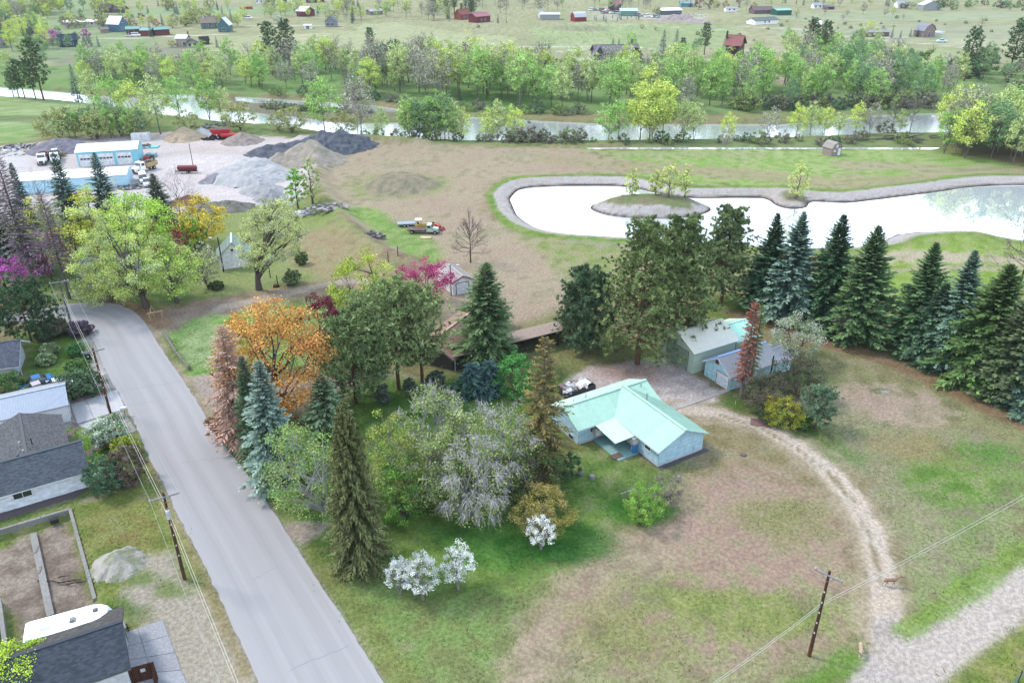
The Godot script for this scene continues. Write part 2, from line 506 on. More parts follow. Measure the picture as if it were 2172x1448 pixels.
	lay(area([-57.5,-67,-54,-66,-46.4,-71,-43.7,-77.2,-39,-71,-33.6,-63.2,-28.9,-56.6,-25.3,-50.9,-31.1,-50.9,-46.3,-48.3]), "7f8c4c", 2, 2.5, 1, 1, "8d9156")
	lay(area([-45.7,-65.4,-42.7,-68.5,-38.6,-68.5,-35.5,-63.2,-34.8,-59.1,-41.5,-60.5]), "95885a", 3, 3, 1, 0.8, "87904e")
	lay(strip([-53.8,-65.7,-48.1,-69.2,-43.7,-71], 3.0), "6d7f4d", 1, 1, 1, 0.8)
	lay(strip([-46.2,-68.5,-42.2,-71], 1.2), "96937c", 0.8, 0.8, 0.6, 0.7)
	lay(area([-36.5,-53.6,-36.5,-59.8,-32.8,-61.1,-31.4,-58.5,-28.3,-54.8,-23.8,-48.8,-19.9,-43.6,-26.4,-42.7,-32,-51.9,-35.1,-51.4]), "b3aa99", 1.6, 2.2, 0.1, 1, "a69d8b")
	lay(oval(Vector3(-32.81,0,-55.69), 3.2, 1.5, 0.4), "788a4b", 1.2, 1.5, 1, 0.85)
	lay(oval(Vector3(-35.18,0,-56.6), 2.2, 1.3, 0.2), "6f8548", 1.2, 1.5, 1, 0.8)
	lay(area([-52.1,-61.1,-46.9,-65.8,-39,-54.8,-39.9,-50.9,-44.3,-49.8]), "86776a", 1.2, 2, 0.15, 1, "978b7e")
	lay(area([-47.5,-50.3,-45.4,-52.5,-41.2,-47.8,-44,-44.5]), "66803f", 1, 1.5, 1, 0.9)
	lay(oval(Vector3(-35.35,0,-53.06), 2.4, 1.4, 0.3), "5f7a38", 1, 1.2, 1, 0.8)
	lay(area([-57,-91.2,-51.2,-85.4,-48.5,-80.2,-47,-75.4,-48.1,-73.6,-55.1,-81.2]), "6f9340", 0.8, 0.6, 1, 1)
	lay(strip([-44.9,-80.2,-40.6,-73.6,-35.6,-66.2,-30.7,-59.1], 3.6), "809250", 1.2, 1.2, 1, 0.8)
	lay(strip([-65.3,-109.4,-60.1,-102.5,-56.4,-96.3], 3.0), "b3aeaa", 0.8, 0.8, 0, 0.9)
	# --- verges of the road
	lay(strip([-56.7,-109.4,-50.3,-100.7,-44.5,-91.9,-38.5,-83.3,-33,-74.9,-27.9,-68.5,-23.1,-61.8,-18.9,-56,-14.2,-49.3,-11,-44.5], 2.6), "a2937c", 1.0, 1.6, 0.3, 0.9)
	lay(strip([-41.9,-75.6,-37.5,-68.5,-32.6,-61.7,-28.6,-55.9,-25.5,-51.4,-22,-46.3], 1.6), "9a8c66", 0.8, 1.0, 0.5, 0.7)
	# --- the big lawn; darkest greens are lush grass with tree shade mixed in
	lay(area([-33.1,-77.2,-30.1,-80.2,-20.5,-91.2,-8.3,-96.3,5,-99,10,-95,6.9,-86.5,8,-77.2,19,-73.6,17.8,-67,10.4,-64,5.2,-57.9,-0.3,-52.5,-7.8,-50.9,-13.6,-50.9,-19.8,-59.8,-23.6,-64,-28.3,-70.2]), "5f7f3c", 6, 5, 1, 1, "7b924c")
	lay(area([-19.8,-59.8,-15,-59.1,-8.3,-56,1.5,-54.8,-0.2,-47.3,-7.1,-44.5,-10.2,-44.5,-14.3,-50.3]), "8c965f", 5, 4, 1, 1, "7e9858")
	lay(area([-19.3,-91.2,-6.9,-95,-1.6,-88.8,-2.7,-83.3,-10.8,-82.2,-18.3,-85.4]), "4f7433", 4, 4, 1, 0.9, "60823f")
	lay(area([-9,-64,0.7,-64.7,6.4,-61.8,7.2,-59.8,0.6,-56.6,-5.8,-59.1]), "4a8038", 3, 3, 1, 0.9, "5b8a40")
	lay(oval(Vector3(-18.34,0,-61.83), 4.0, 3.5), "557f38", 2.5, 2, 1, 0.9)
	lay(area([19.7,-74.5,26.4,-77.2,32.7,-72.7,35.6,-66.2,34.5,-58.5,31.9,-50.9,28.5,-47.3,21.1,-44,-0.2,-44,0.2,-50.9,5.1,-57.2,11.8,-63.2,17.3,-67]), "b09885", 5, 5, 1, 1, "9a9a70")
	lay(area([0.6,-51.9,6.6,-58.5,16.6,-66.2,25.2,-72.7,30,-71,23,-64,14.3,-57.9,6.8,-50.9,2.4,-44,-0.2,-44]), "b69a8b", 4, 4, 1, 0.9, "ac9a84")
	lay(oval(Vector3(20.2,0,-52.5), 7.0, 3.4, 0.2), "7b9048", 3.5, 3.5, 1, 0.85, "8f9758")
	lay(oval(Vector3(27.37,0,-65.43), 6.0, 4.0, 0.2), "8c9459", 4, 4, 1, 0.7, "93905c")
	lay(oval(Vector3(9.7,0,-50.33), 5.0, 3.0, 0.5), "8b8d55", 4, 3, 1, 0.6)
	lay(oval(Vector3(13.95,0,-66.57), 3.6, 2.3, 0.2), "4a7a33", 1.4, 1.5, 1, 0.9)  # lush grass, darkened for the shade beside the green shrub
	lay(oval(Vector3(4.94,0,-61.83), 4.6, 3.0, 0.1), "3f7232", 1.8, 1.8, 1, 0.85)  # lush grass with shade of apple tree and yellow shrub in its green
	lay(area([7,-78.2,11.2,-75.8,16.7,-72.7,14.2,-70.2,8.1,-71,6.2,-75.4]), "64853f", 3, 3, 1, 0.85, "7a8d50")
	# --- the field on the right of the drive
	lay(area([30.2,-85.4,45.3,-103.3,53.8,-100.4,65.7,-86.5,50.4,-59.8,37,-51.9,36.4,-56.6,38.3,-63.2,38,-72.7,35.1,-80.2]), "a19c7c", 5, 5, 1, 1, "8a9a62")
	lay(area([42.5,-103.3,55.3,-111.1,56.7,-95,61.3,-86.5,63.8,-83.3,60.4,-77.2,51.4,-83.3,44,-88.8]), "98916a", 4, 5, 1, 0.8, "97976a")
	lay(oval(Vector3(49.1,0,-87.67), 6.5, 4.5, 0.3), "b8a292", 4, 4, 1, 0.85)
	lay(oval(Vector3(48.59,0,-77.24), 7.0, 3.6, 0.1), "9c8f66", 4, 4, 1, 0.75)
	lay(oval(Vector3(48.75,0,-71.83), 6.0, 3.2, 0.1), "6b9140", 3.5, 3.5, 1, 0.9, "7c9850")
	lay(oval(Vector3(37.47,0,-77.24), 6.0, 2.6, 0.3), "6b8c4b", 3, 3, 1, 0.8)
	lay(oval(Vector3(55.82,0,-77.24), 4.0, 2.6), "5f8f3d", 3, 3, 1, 0.8)
	lay(oval(Vector3(39.86,0,-94.97), 3.6, 2.4), "4c7034", 2, 2, 1, 0.9)
	lay(area([28,-118,41.1,-123.7,45.6,-112.7,45.3,-103.3,36.2,-100.4,34.4,-109.4]), "94885e", 4, 4, 1, 1, "7c8a4e")
	lay(area([29.2,-119.8,37.9,-123.7,39.1,-116.2,30.4,-111.1]), "75883f", 3, 3, 1, 0.8)
	lay(strip([35.7,-114.8,41.6,-109.4,47.2,-104.7,52.4,-100.4,56.7,-95,60.1,-88.8,63.5,-82.7], 2.6), "8d6f57", 1.2, 1.2, 0.6, 0.8)
	lay(area([-1.9,-109.4,10.3,-118,18,-106.3,23.5,-97.6,11.4,-96.3,6.1,-95,-1.7,-96.3]), "8b8c5c", 4, 4, 1, 1, "7c8b4a")
	lay(area([28.9,-92.4,32,-90,35.6,-85.4,40.4,-79.2,34.1,-77.2,30.2,-83.3,26.5,-87.7]), "5d7a3a", 2, 2, 1, 0.9)
	lay(oval(Vector3(31.86,0,-89.41), 2.4, 1.0), "8d7563", 1, 1, 0.5, 0.8)
	lay(oval(Vector3(37.4,0,-88.71), 1.23, 1.0), "97857a", 0.5, 0.4, 0, 0.95)
	lay(area([6.7,-86.5,7.3,-93.9,10.9,-97.9,16.4,-99.5,21.3,-100.7,24.1,-98.2,26.2,-94.2,28.9,-91,25.4,-88.1,20.6,-85.6,17.2,-87,12.6,-88.8]), "bfb0a8", 1.4, 1.5, 0, 1, "c9bdb5")
	lay(oval(Vector3(16.01,0,-96.28), 4.5, 2.6, 0.3), "96786a", 3, 2.5, 0, 0.6)
	lay(oval(Vector3(24.8,0,-85.42), 3.59, 1.5, 0.1), "9a8f78", 1.5, 1.5, 0.6, 0.8)
	# --- the drive and the lane
	lay(strip([21.4,-86.3,26.6,-85.4,30.6,-82.6,33.9,-78.2,36,-73.6,36.9,-68.8,36.8,-64,35.9,-59.8,34.9,-56,33.8,-52.5,32.4,-49], 4.6), "a89b82", 1.6, 1.2, 0.4, 0.9)
	lay(strip([21.9,-87,26.7,-85.9,30.8,-83,34.2,-78.4,36.2,-73.7,37.1,-69,37,-64.1,36.2,-59.9,35.2,-56.1,33.9,-52.5,32.2,-48.7], 2.5), "cdc0af", 0.7, 0.7, 0, 1, "bfb09d")
	lay(strip([26.6,-85.4,30.7,-82.6,34,-78,36,-73.4,36.8,-68.7,36.6,-63.8,35.8,-59.7,34.9,-56], 0.4), "857c5c", 0.35, 0.5, 0.5, 0.85)
	lay(area([30.5,-47.7,32.6,-51.9,34.8,-52.2,34.5,-49.7]), "bfb4aa", 0.9, 1, 0, 1, "aba097")
	lay(strip([38.3,-76.5,39.3,-71.8,39.5,-66.2,38.3,-61.8], 0.8), "a09a7c", 0.5, 0.6, 0.5, 0.6)
	lay(strip([29.5,-90,33.4,-86.3,36.2,-80.2,39,-75.4,38.8,-72.7], 1.0), "a3997f", 0.5, 0.8, 0.5, 0.5)
	lay(area([25.6,-43.6,29.7,-47.5,34.5,-50.1,38,-51.9,43.2,-54.9,50.8,-59.8,59.5,-64.7,53.6,-55.4,45.9,-51.3,41.2,-48.7,37,-46,33.7,-43.6]), "c9beb2", 1.1, 0.9, 0, 1, "bdb2a8")
	lay(area([34.1,-43.6,37.5,-46.1,41.6,-48.7,45.9,-51.3,53.5,-55.3,45.5,-42.7]), "7f9148", 1.6, 1.6, 1, 0.95, "8d9152")
	lay(strip([34.8,-50.3,37.9,-52.2,43,-55.4,50.8,-60.5], 2.4), "7fa045", 1, 1.4, 1, 0.7)
	lay(strip([23,-44,26.8,-45.8,28.5,-47.3], 2.6), "6f9440", 1, 1.4, 1, 0.8)
	lay(strip([-8.7,-44.9,-17.2,-56,-20.1,-61.1], 2.6), "8a8c52", 1.5, 1.5, 1, 0.6)
	lay(area([-24.3,-64.1,-21.9,-64.8,-19,-65,-19.2,-63.7,-21,-61.1]), "a89c8c", 0.9, 1, 0.1, 1)
	lay(oval(Vector3(49.34,0,-91.21), 1.5, 0.75, 0.1), "57763b", 0.5, 0.4, 1, 0.9)
	lay(oval(Vector3(49.34,0,-91.21), 1.05, 0.45, 0.1), "a9a29b", 0.3, 0.4, 0, 1)
	lay(area([-17.2,-38.6,-20.8,-45,-24.1,-49.9,-27.4,-54.9,-31.2,-60.4,-35,-65.6,-39,-71.5,-42.9,-76.9,-47.2,-83.5,-52.9,-91.5,-55.4,-94.8,-58.6,-99.4,-61.8,-104.4,-64.7,-108.5,-67.3,-111.1,-69.8,-112.4,-72.4,-112.6,-75.7,-111.9,-83.1,-109.4,-85.5,-113.4,-80.7,-115.5,-77,-117.1,-73.3,-118.9,-69,-119.7,-64.4,-118.7,-60.9,-116,-57.3,-111.6,-52.9,-105.2,-49.1,-99.8,-44.9,-93.9,-41,-88.4,-36.8,-81.7,-33.1,-76.9,-27.6,-69.8,-23.6,-64.1,-19.9,-58.6,-15.4,-52.3,-12.9,-48.5,-10.6,-45.1,-7.3,-38.6]), "9a948c", 0.5, 0.2, 0, 1)
	lay(area([-71.1,-86.5,-63.3,-88.8,-53.3,-92.2,-49.9,-86.8,-51.1,-85,-51.2,-81.4,-54.3,-83,-59.3,-77.2,-61.5,-73.6]), "a09a92", 0.5, 0.3, 0, 1)
	lay(area([-34.9,-49.7,-31.3,-51.7,-26,-43.6,-31.2,-43.6,-38.9,-43.6,-43.1,-48.3,-36,-52.5]), "a09a92", 0.5, 0.3, 0, 1)


func on_ground(x: float, z: float, rows: Array) -> Color:      # base colour; alpha is the share of grass
	var a := n_big.get_noise_2d(x, z)
	var b := n_mid.get_noise_2d(x, z)
	var f := n_fine.get_noise_2d(x, z)
	var c := lit("8a9160", GK).lerp(lit("978a68", GK), smoothstep(-0.35, 0.35, a + b * 0.7))
	var g := 1.0
	var q := Vector2(x, z)
	var rag := b * 0.75 + f * 0.6
	for k: Zone in rows:
		if k.box.has_point(q):
			var d := k.depth_in(x, z) + rag * k.rag
			if d > -k.soft * 0.5:
				var s := smoothstep(-k.soft * 0.5, k.soft * 0.5, d) * k.share
				var kc := k.col.lerp(k.col2, smoothstep(-0.3, 0.3, f * 0.9 + b * 0.5 - a * 0.4))
				c = c.lerp(kc, s)
				g = lerpf(g, k.grass, s)
	var w := 1.0 + f * 0.24 + b * 0.12
	var dry := smoothstep(0.1, 0.55, f + a * 0.4) * 0.4 * g
	c = c.lerp(Color(0.36, 0.28, 0.22), dry)
	var wet := smoothstep(0.12, 0.5, b - f * 0.6) * 0.25 * g
	c = c.lerp(Color(0.12, 0.2, 0.06), wet)
	return Color(c.r * w, c.g * w, c.b * w, g)


func axis(stops: Array) -> PackedFloat32Array:                 # from, step, to, step, to ...
	var out := PackedFloat32Array([stops[0]])
	for i in range(1, stops.size(), 2):
		var start := out[out.size() - 1]
		var count := int(round(absf(stops[i + 1] - start) / stops[i]))
		for k in count:
			out.append(start + (stops[i + 1] - start) * (k + 1) / count)
	return out


func make_ground() -> void:
	var xs := axis([-3000.0, 300.0, -900.0, 40.0, -460.0, 7.0, -220.0, 3.0, -105.0, 1.1, -62.0, 0.5, 62.0, 1.1, 105.0, 3.0, 220.0, 7.0, 460.0, 40.0, 900.0, 300.0, 3000.0])
	var zs := axis([400.0, 40.0, 0.0, 6.0, -36.0, 0.45, -125.0, 0.75, -205.0, 1.5, -350.0, 4.5, -760.0, 60.0, -1200.0, 400.0, -4000.0])
	var w := xs.size()
	var v := PackedVector3Array()
	var n := PackedVector3Array()
	var c := PackedColorArray()
	var idx := PackedInt32Array()
	v.resize(w * zs.size())
	n.resize(v.size())
	c.resize(v.size())
	var blade_at := PackedVector3Array()
	var blade_col := PackedColorArray()
	for j in zs.size():
		var z := zs[j]
		var rows := cover.filter(func(k): return z > k.box.position.y and z < k.box.end.y)
		for i in w:
			var x := xs[i]
			var at := j * w + i
			v[at] = Vector3(x, gy(x, z), z)
			var k := on_ground(x, z, rows)
			if v[at].y < -0.82 and v[at].y > -1.6 and basin.box.has_point(Vector2(x, z)):
				k = k.lerp(Color(0.13, 0.1, 0.08, 0), smoothstep(-0.82, -1.05, v[at].y))
			c[at] = Color(minf(k.r, 1.0), minf(k.g, 1.0), minf(k.b, 1.0))
			if z < -38.0 and z > -118.0 and absf(x) < 74.0 and rng.randf() < (k.a * 2.2 - 1.2) * smoothstep(-118.0, -92.0, z):
				blade_at.append(v[at])
				blade_col.append(k)
	for j in zs.size():
		for i in w:
			var l := v[j * w + maxi(i - 1, 0)]
			var r := v[j * w + mini(i + 1, w - 1)]
			var u := v[mini(j + 1, zs.size() - 1) * w + i]
			var d := v[maxi(j - 1, 0) * w + i]
			n[j * w + i] = (r - l).cross(u - d).normalized()
	idx.resize((w - 1) * (zs.size() - 1) * 6)
	var at := 0
	for j in zs.size() - 1:
		for i in w - 1:
			var p := j * w + i
			for q in [p, p + w, p + w + 1, p, p + w + 1, p + 1]:
				idx[at] = q
				at += 1
	var arr := []
	arr.resize(Mesh.ARRAY_MAX)
	arr[Mesh.ARRAY_VERTEX] = v
	arr[Mesh.ARRAY_NORMAL] = n
	arr[Mesh.ARRAY_COLOR] = c
	arr[Mesh.ARRAY_INDEX] = idx
	var mesh := ArrayMesh.new()
	mesh.add_surface_from_arrays(Mesh.PRIMITIVE_TRIANGLES, arr)
	mesh.surface_set_material(0, M.ground)
	var o := part_mesh("ground", mesh, self)
	o.set_meta("kind", "structure")
	# tufts of grass on the nearer lawns
	var b := Build.new()
	for k in 7:
		var t := TAU * k / 7 + rng.randf() * 0.6
		var foot := Vector3(cos(t), 0, sin(t)) * rng.randf_range(0.03, 0.24)
		var side := Vector3(-sin(t), 0, cos(t)) * 0.02
		var tip := foot * 1.7 + Vector3(rng.randf_range(-0.06, 0.06), rng.randf_range(0.03, 0.07), rng.randf_range(-0.06, 0.06))
		b.tri(foot - side, tip, foot + side, Color.WHITE)
	var tuft := b.mesh(M.grass)
	var mm := MultiMesh.new()
	mm.transform_format = MultiMesh.TRANSFORM_3D
	mm.use_colors = true
	mm.mesh = tuft
	mm.instance_count = blade_at.size() * 3
	var buf := PackedFloat32Array()
	buf.resize(mm.instance_count * 16)
	for i in mm.instance_count:
		var p := blade_at[i % blade_at.size()]
		var k := blade_col[i % blade_at.size()]
		var t := rng.randf() * TAU
		var s := rng.randf_range(0.7, 1.5)
		var f := rng.randf_range(0.95, 1.3)
		if i % 9 == 0 and k.g > k.r * 0.88:
			s *= rng.randf_range(1.4, 2.8)
			f *= 0.72
		var o16 := i * 16
		buf[o16] = cos(t) * s
		buf[o16 + 2] = sin(t) * s
		buf[o16 + 3] = p.x + rng.randf_range(-0.3, 0.3)
		buf[o16 + 5] = s * rng.randf_range(0.6, 1.5)
		buf[o16 + 7] = p.y - 0.01
		buf[o16 + 8] = -sin(t) * s
		buf[o16 + 10] = cos(t) * s
		buf[o16 + 11] = p.z + rng.randf_range(-0.3, 0.3)
		buf[o16 + 12] = minf(k.r * f * 0.42, 1.0)
		buf[o16 + 13] = minf(k.g * f * 0.43, 1.0)
		buf[o16 + 14] = minf(k.b * f * 0.38, 1.0)
		buf[o16 + 15] = 1.0
	mm.buffer = buf
	var mi := MultiMeshInstance3D.new()
	mi.name = "grass_tufts"
	mi.multimesh = mm
	add_child(mi, true)
	mi.set_meta("kind", "stuff")
	tag(mi, "short green and dry tufts of grass on the lawns and verges", "grass")


func make_water() -> void:
	var b := Build.new()
	var p := basin.box
	b.quad(Vector3(p.position.x, -1.2, p.end.y), Vector3(p.position.x, -1.2, p.position.y), Vector3(p.end.x, -1.2, p.position.y), Vector3(p.end.x, -1.2, p.end.y), Color.WHITE)
	structure("pond_water", b, M.still)
	b = Build.new()
	var box := channels[0].box.merge(channels[1].box)
	box = Rect2(box.position.x, box.position.y, box.size.x, channels[0].box.end.y - box.position.y)
	b.quad(Vector3(box.position.x, -1.0, box.end.y), Vector3(box.position.x, -1.0, box.position.y), Vector3(box.end.x, -1.0, box.position.y), Vector3(box.end.x, -1.0, box.end.y), Color.WHITE)
	structure("river_water", b, M.flow)
	b = Build.new()
	box = channels[2].box
	b.quad(Vector3(box.position.x, -0.28, box.end.y), Vector3(box.position.x, -0.28, box.position.y), Vector3(box.end.x, -0.28, box.position.y), Vector3(box.end.x, -0.28, box.end.y), Color.WHITE)
	structure("ditch_water", b, M.still)


# ---------------------------------------------------------------- trees and shrubs

func ball() -> Vector3:
	while true:
		var p := Vector3(rng.randf_range(-1, 1), rng.randf_range(-1, 1), rng.randf_range(-1, 1))
		if p.length_squared() < 1.0:
			return p
	return Vector3.ZERO


func pick(cols: Array) -> Color:
	var c: Color = cols[rng.randi() % cols.size()]
	return c.lerp(cols[rng.randi() % cols.size()], rng.randf() * 0.6)


func leaf_at(b: Build, p: Vector3, size: float, col: Color, full: bool, sag := 0.0) -> void:
	var a := ball().normalized()
	a.y = a.y * 0.6 - sag
	a = a.normalized() * size
	var s := a.cross(ball()).normalized() * size * 0.42
	if full:
		b.tri(p - a * 0.5, p + s, p + a * 0.5, col)
		b.tri(p - a * 0.5, p + a * 0.5, p - s, col)
	else:
		b.tri(p - a * 0.5 - s * 0.6, p + s, p + a * 0.6, col)


# h height, r crown radius, base where the crown begins (share of the height), clumps, leaves per clump, leaf size, cols, bark
func broadleaf(o: Dictionary, sd: int) -> Array:
	rng.seed = sd
	n_gap.seed = sd
	var h: float = o.h
	var r: float = o.r
	var base: float = o.get("base", 0.25) * h
	var mid := (h + base) / 2
	var ry := (h - base) / 2
	var bark: Color = o.get("bark", Color(0.16, 0.14, 0.12))
	var cols: Array = o.cols
	var cr: float = o.get("clump", 0.21) * r
	var girth: float = o.get("girth", 0.022) * h
	var stems: int = o.get("stems", 1)
	var gap: float = o.get("gap", -0.12)
	var egg: float = o.get("egg", 0.25)
	var full: bool = o.get("full", true)
	var sag: float = o.get("sag", 0.0)
	var lean: Vector3 = o.get("lean", Vector3.ZERO)
	var wood := Build.new()
	var crown := Build.new()
	var bare := Build.new()
	var trunks := []
	for s in stems:
		var turn := TAU * (s + rng.randf() * 0.6) / stems
		var out := Vector3(cos(turn), 0, sin(turn)) * (r * 0.42 if stems > 1 else r * 0.08)
		var path := []
		var rad := []
		for i in 6:
			var t := i / 5.0
			path.append(Vector3(0, t * (h * 0.8 if stems == 1 else mid * 1.1), 0) + out * pow(t, 0.8) + lean * t * t + Vector3(rng.randf_range(-1, 1), 0, rng.randf_range(-1, 1)) * girth * 1.3 * t)
			rad.append(girth * (1.35 if i == 0 else 1.0) * (1.0 - 0.85 * t) / (1.0 if stems == 1 else sqrt(stems * 0.8)))
		if base > 0.0 or stems > 1:
			wood.tube(path, rad, 6, bark)
		trunks.append(path)
	var centres := []
	var tries := 0
	while centres.size() < o.clumps * 1.25 and tries < o.clumps * 40:
		tries += 1
		var u := ball()
		u = u.normalized() * (0.35 + 0.65 * pow(u.length(), 0.7))
		if n_gap.get_noise_3dv(u * 90.0) < gap:
			continue
		var wide := 1.0 - egg * u.y
		var p := Vector3(u.x * r * wide, mid + u.y * ry, u.z * r * wide) + lean * ((mid + u.y * ry) / h)
		p *= 1.0 + n_gap.get_noise_3dv(u * 60.0 + Vector3(300, 0, 0)) * o.get("rough", 0.25)
		p.y = maxf(p.y, cr * 0.4)
		centres.append(p)
	var limbs: int = mini(o.get("limbs", 14), centres.size())
	for i in centres.size():
		var p: Vector3 = centres[i]
		if i < limbs:
			var path: Array = trunks[i % stems]
			var t := clampf((p.y - Vector2(p.x, p.z).length() * 0.9) / (h * 0.8), 0.12, 0.86) * 5.0
			var from: Vector3 = path[int(t)].lerp(path[mini(int(t) + 1, 5)], t - int(t))
			var bend := from.lerp(p, 0.5) + Vector3(0, (p - from).length() * 0.12, 0) + ball() * (p - from).length() * 0.08
			var g := girth * 0.42 * (1.0 - 0.1 * t)
			wood.tube([from, from.lerp(bend, 0.6) + ball() * g, bend, bend.lerp(p, 0.55) + ball() * g, p], [g, g * 0.8, g * 0.6, g * 0.42, g * 0.2], 4, bark)
		else:
			var near: Vector3 = centres[0]
			for k in mini(i, limbs):
				if p.distance_squared_to(centres[k]) < p.distance_squared_to(near):
					near = centres[k]
			near = near.lerp(trunks[0][4], 0.25)
			var g := girth * 0.12
			wood.tube([near, near.lerp(p, 0.5) + ball() * g * 4.0, p], [g, g * 0.8, g * 0.4], 3, bark)
		var light := rng.randf_range(0.72, 1.2)
		var hue := pick(cols)
		for k in o.leaves:
			var u := ball()
			var q := p + Vector3(u.x, u.y * 0.75, u.z) * cr * (0.5 + rng.randf() * 0.7)
			if sag > 0.0:
				q.y -= rng.randf() * sag * cr * 1.6
			if q.y < 0.03:
				continue
			leaf_at(crown, q, o.leaf * rng.randf_range(0.6, 1.35), tone(hue.lerp(pick(cols), 0.35), light * rng.randf_range(0.75, 1.25)), full, sag)
		for k in o.get("twigs", 0):
			var from := p + ball() * cr * 0.5
			var to = from + (ball() + (p - Vector3(0, mid, 0)).normalized() * 0.8).normalized() * rng.randf_range(0.4, 1.0) * o.get("twig", 1.0) - Vector3(0, sag * 0.5, 0)
			var w = (to - from).cross(ball()).normalized() * o.get("twig_w", 0.02)
			var tc: Color = o.get("twig_col", bark)
			bare.tri(from - w, to, from + w, tone(tc, rng.randf_range(0.7, 1.3)))
			var half := from.lerp(to, 0.5)
			bare.tri(half - w * 0.7, half + ball() * rng.randf_range(0.2, 0.5) * o.get("twig", 1.0), half + w * 0.7, tone(tc, rng.randf_range(0.7, 1.3)))
	if o.has("inner"):                 # shade leaves inside a dense shrub
		for k in o.inner:
			var u := ball() * 0.8
			leaf_at(crown, Vector3(u.x * r * (1.0 - egg * u.y), mid + u.y * ry, u.z * r * (1.0 - egg * u.y)), o.leaf * 1.5, pick(cols), full)
	return [["trunk", wood, M.bark], ["crown", crown, M.leaf], ["bare_twigs", bare, M.bark]]  # third part: loose bare twigs without leaves


# branches in whorls: spruce, fir, larch
func conifer(o: Dictionary, sd: int) -> Array:
	rng.seed = sd
	var h: float = o.h
	var r: float = o.r
	var low: float = o.get("base", 0.03) * h
	var cols: Array = o.cols
	var droop: float = o.get("droop", 0.35)
	var twigs: int = o.get("twigs", 14)
	var width: float = o.get("width", 0.3)
	var full: float = o.get("taper", 0.85)
	var ragged: float = o.get("ragged", 0.3)
	var fan: float = o.get("fan", 0.36)
	var bark: Color = o.get("bark", Color(0.13, 0.1, 0.085))
	var wood := Build.new()
	var crown := Build.new()
	var path := []
	var rad := []
	for i in 7:
		path.append(Vector3(rng.randf_range(-0.04, 0.04), h * i / 6.0, rng.randf_range(-0.04, 0.04)))
		rad.append(h * o.get("girth", 0.014) * (1.03 - i / 6.0) + 0.012)
	wood.tube(path, rad, 6, bark)
	var count: int = o.branches
	var side_bias: float = rng.randf() * TAU
	for i in count:
		var t := pow((i + 0.5) / count, o.get("pack", 0.9))
		if o.has("thin") and t > 0.08 and t < 0.9 and n_gap.get_noise_2d(t * 500.0, i % 5 * 200.0) < o.thin:
			continue
		var az := i * 2.39996 + rng.randf() * 0.7
		var length := r * pow(1.0 - t, full) * rng.randf_range(1.0 - ragged, 1.1) * (1.0 + 0.12 * cos(az - side_bias)) + 0.14
		if t < 0.1:
			length *= 0.75 + t * 2.5
		var foot := Vector3(0, lerpf(low, h * 0.985, t), 0)
		var out := Vector3(cos(az), 0, sin(az))
		var side := Vector3(-sin(az), 0, cos(az))
		var rise := lerpf(o.get("rise", 0.0), 1.1, pow(t, 1.6))
		var shade := rng.randf_range(0.72, 1.2)
		var prev := foot
		var boughs := 5
		for s in boughs:
			var u := (s + 1.0) / boughs
			var p := foot + out * length * u + Vector3(0, length * (rise * u - droop * u * u + droop * 0.35 * u * u * u), 0)
			if s < 4 and o.get("show_boughs", true):
				var g := 0.008 * h * (1.0 - t) * (1.0 - u * 0.8) * 0.5 + 0.008
				wood.tube([prev, p], [g * 1.2, g], 3, bark)
			prev = p
		for k in twigs:
			var u := 0.14 + 0.88 * (k + rng.randf() * 0.8) / twigs
			var p := foot + out * length * u + Vector3(0, length * (rise * u - droop * u * u + droop * 0.35 * u * u * u), 0)
			var d := 1.0 if k % 2 == 0 else -1.0
			var l := length * fan * (1.08 - u * 0.75) + 0.16
			var dir := (out * 0.8 + side * d * rng.randf_range(0.35, 1.0) + Vector3(0, rise * 0.5 - rng.randf_range(0.0, o.get("hang", 0.45)), 0)).normalized()
			var w := (dir.cross(Vector3.UP).normalized() + Vector3(0, rng.randf_range(-0.9, 0.9), 0)) * l * width * 0.5
			var col := tone(cols[0].lerp(cols[1], clampf(u * 0.9 + rng.randf_range(-0.25, 0.25), 0, 1)), shade * rng.randf_range(0.78, 1.25))
			var tip := p + dir * l
			var belly := p + dir * l * 0.42
			crown.tri(p, belly + w, tip, col)
			crown.tri(p, tip, belly - w, tone(col, 0.92))
			if o.get("curtain", false):
				var hang = Vector3(rng.randf_range(-0.1, 0.1), -rng.randf_range(0.25, 0.8), rng.randf_range(-0.1, 0.1)) * o.get("curtain_l", 1.0)
				var cw := side.rotated(Vector3.UP, rng.randf() * 3.0) * 0.09
				crown.tri(belly - cw, belly + cw, belly + hang, tone(col, 0.95))
	return [["trunk", wood, M.bark], ["crown", crown, M.needle]]


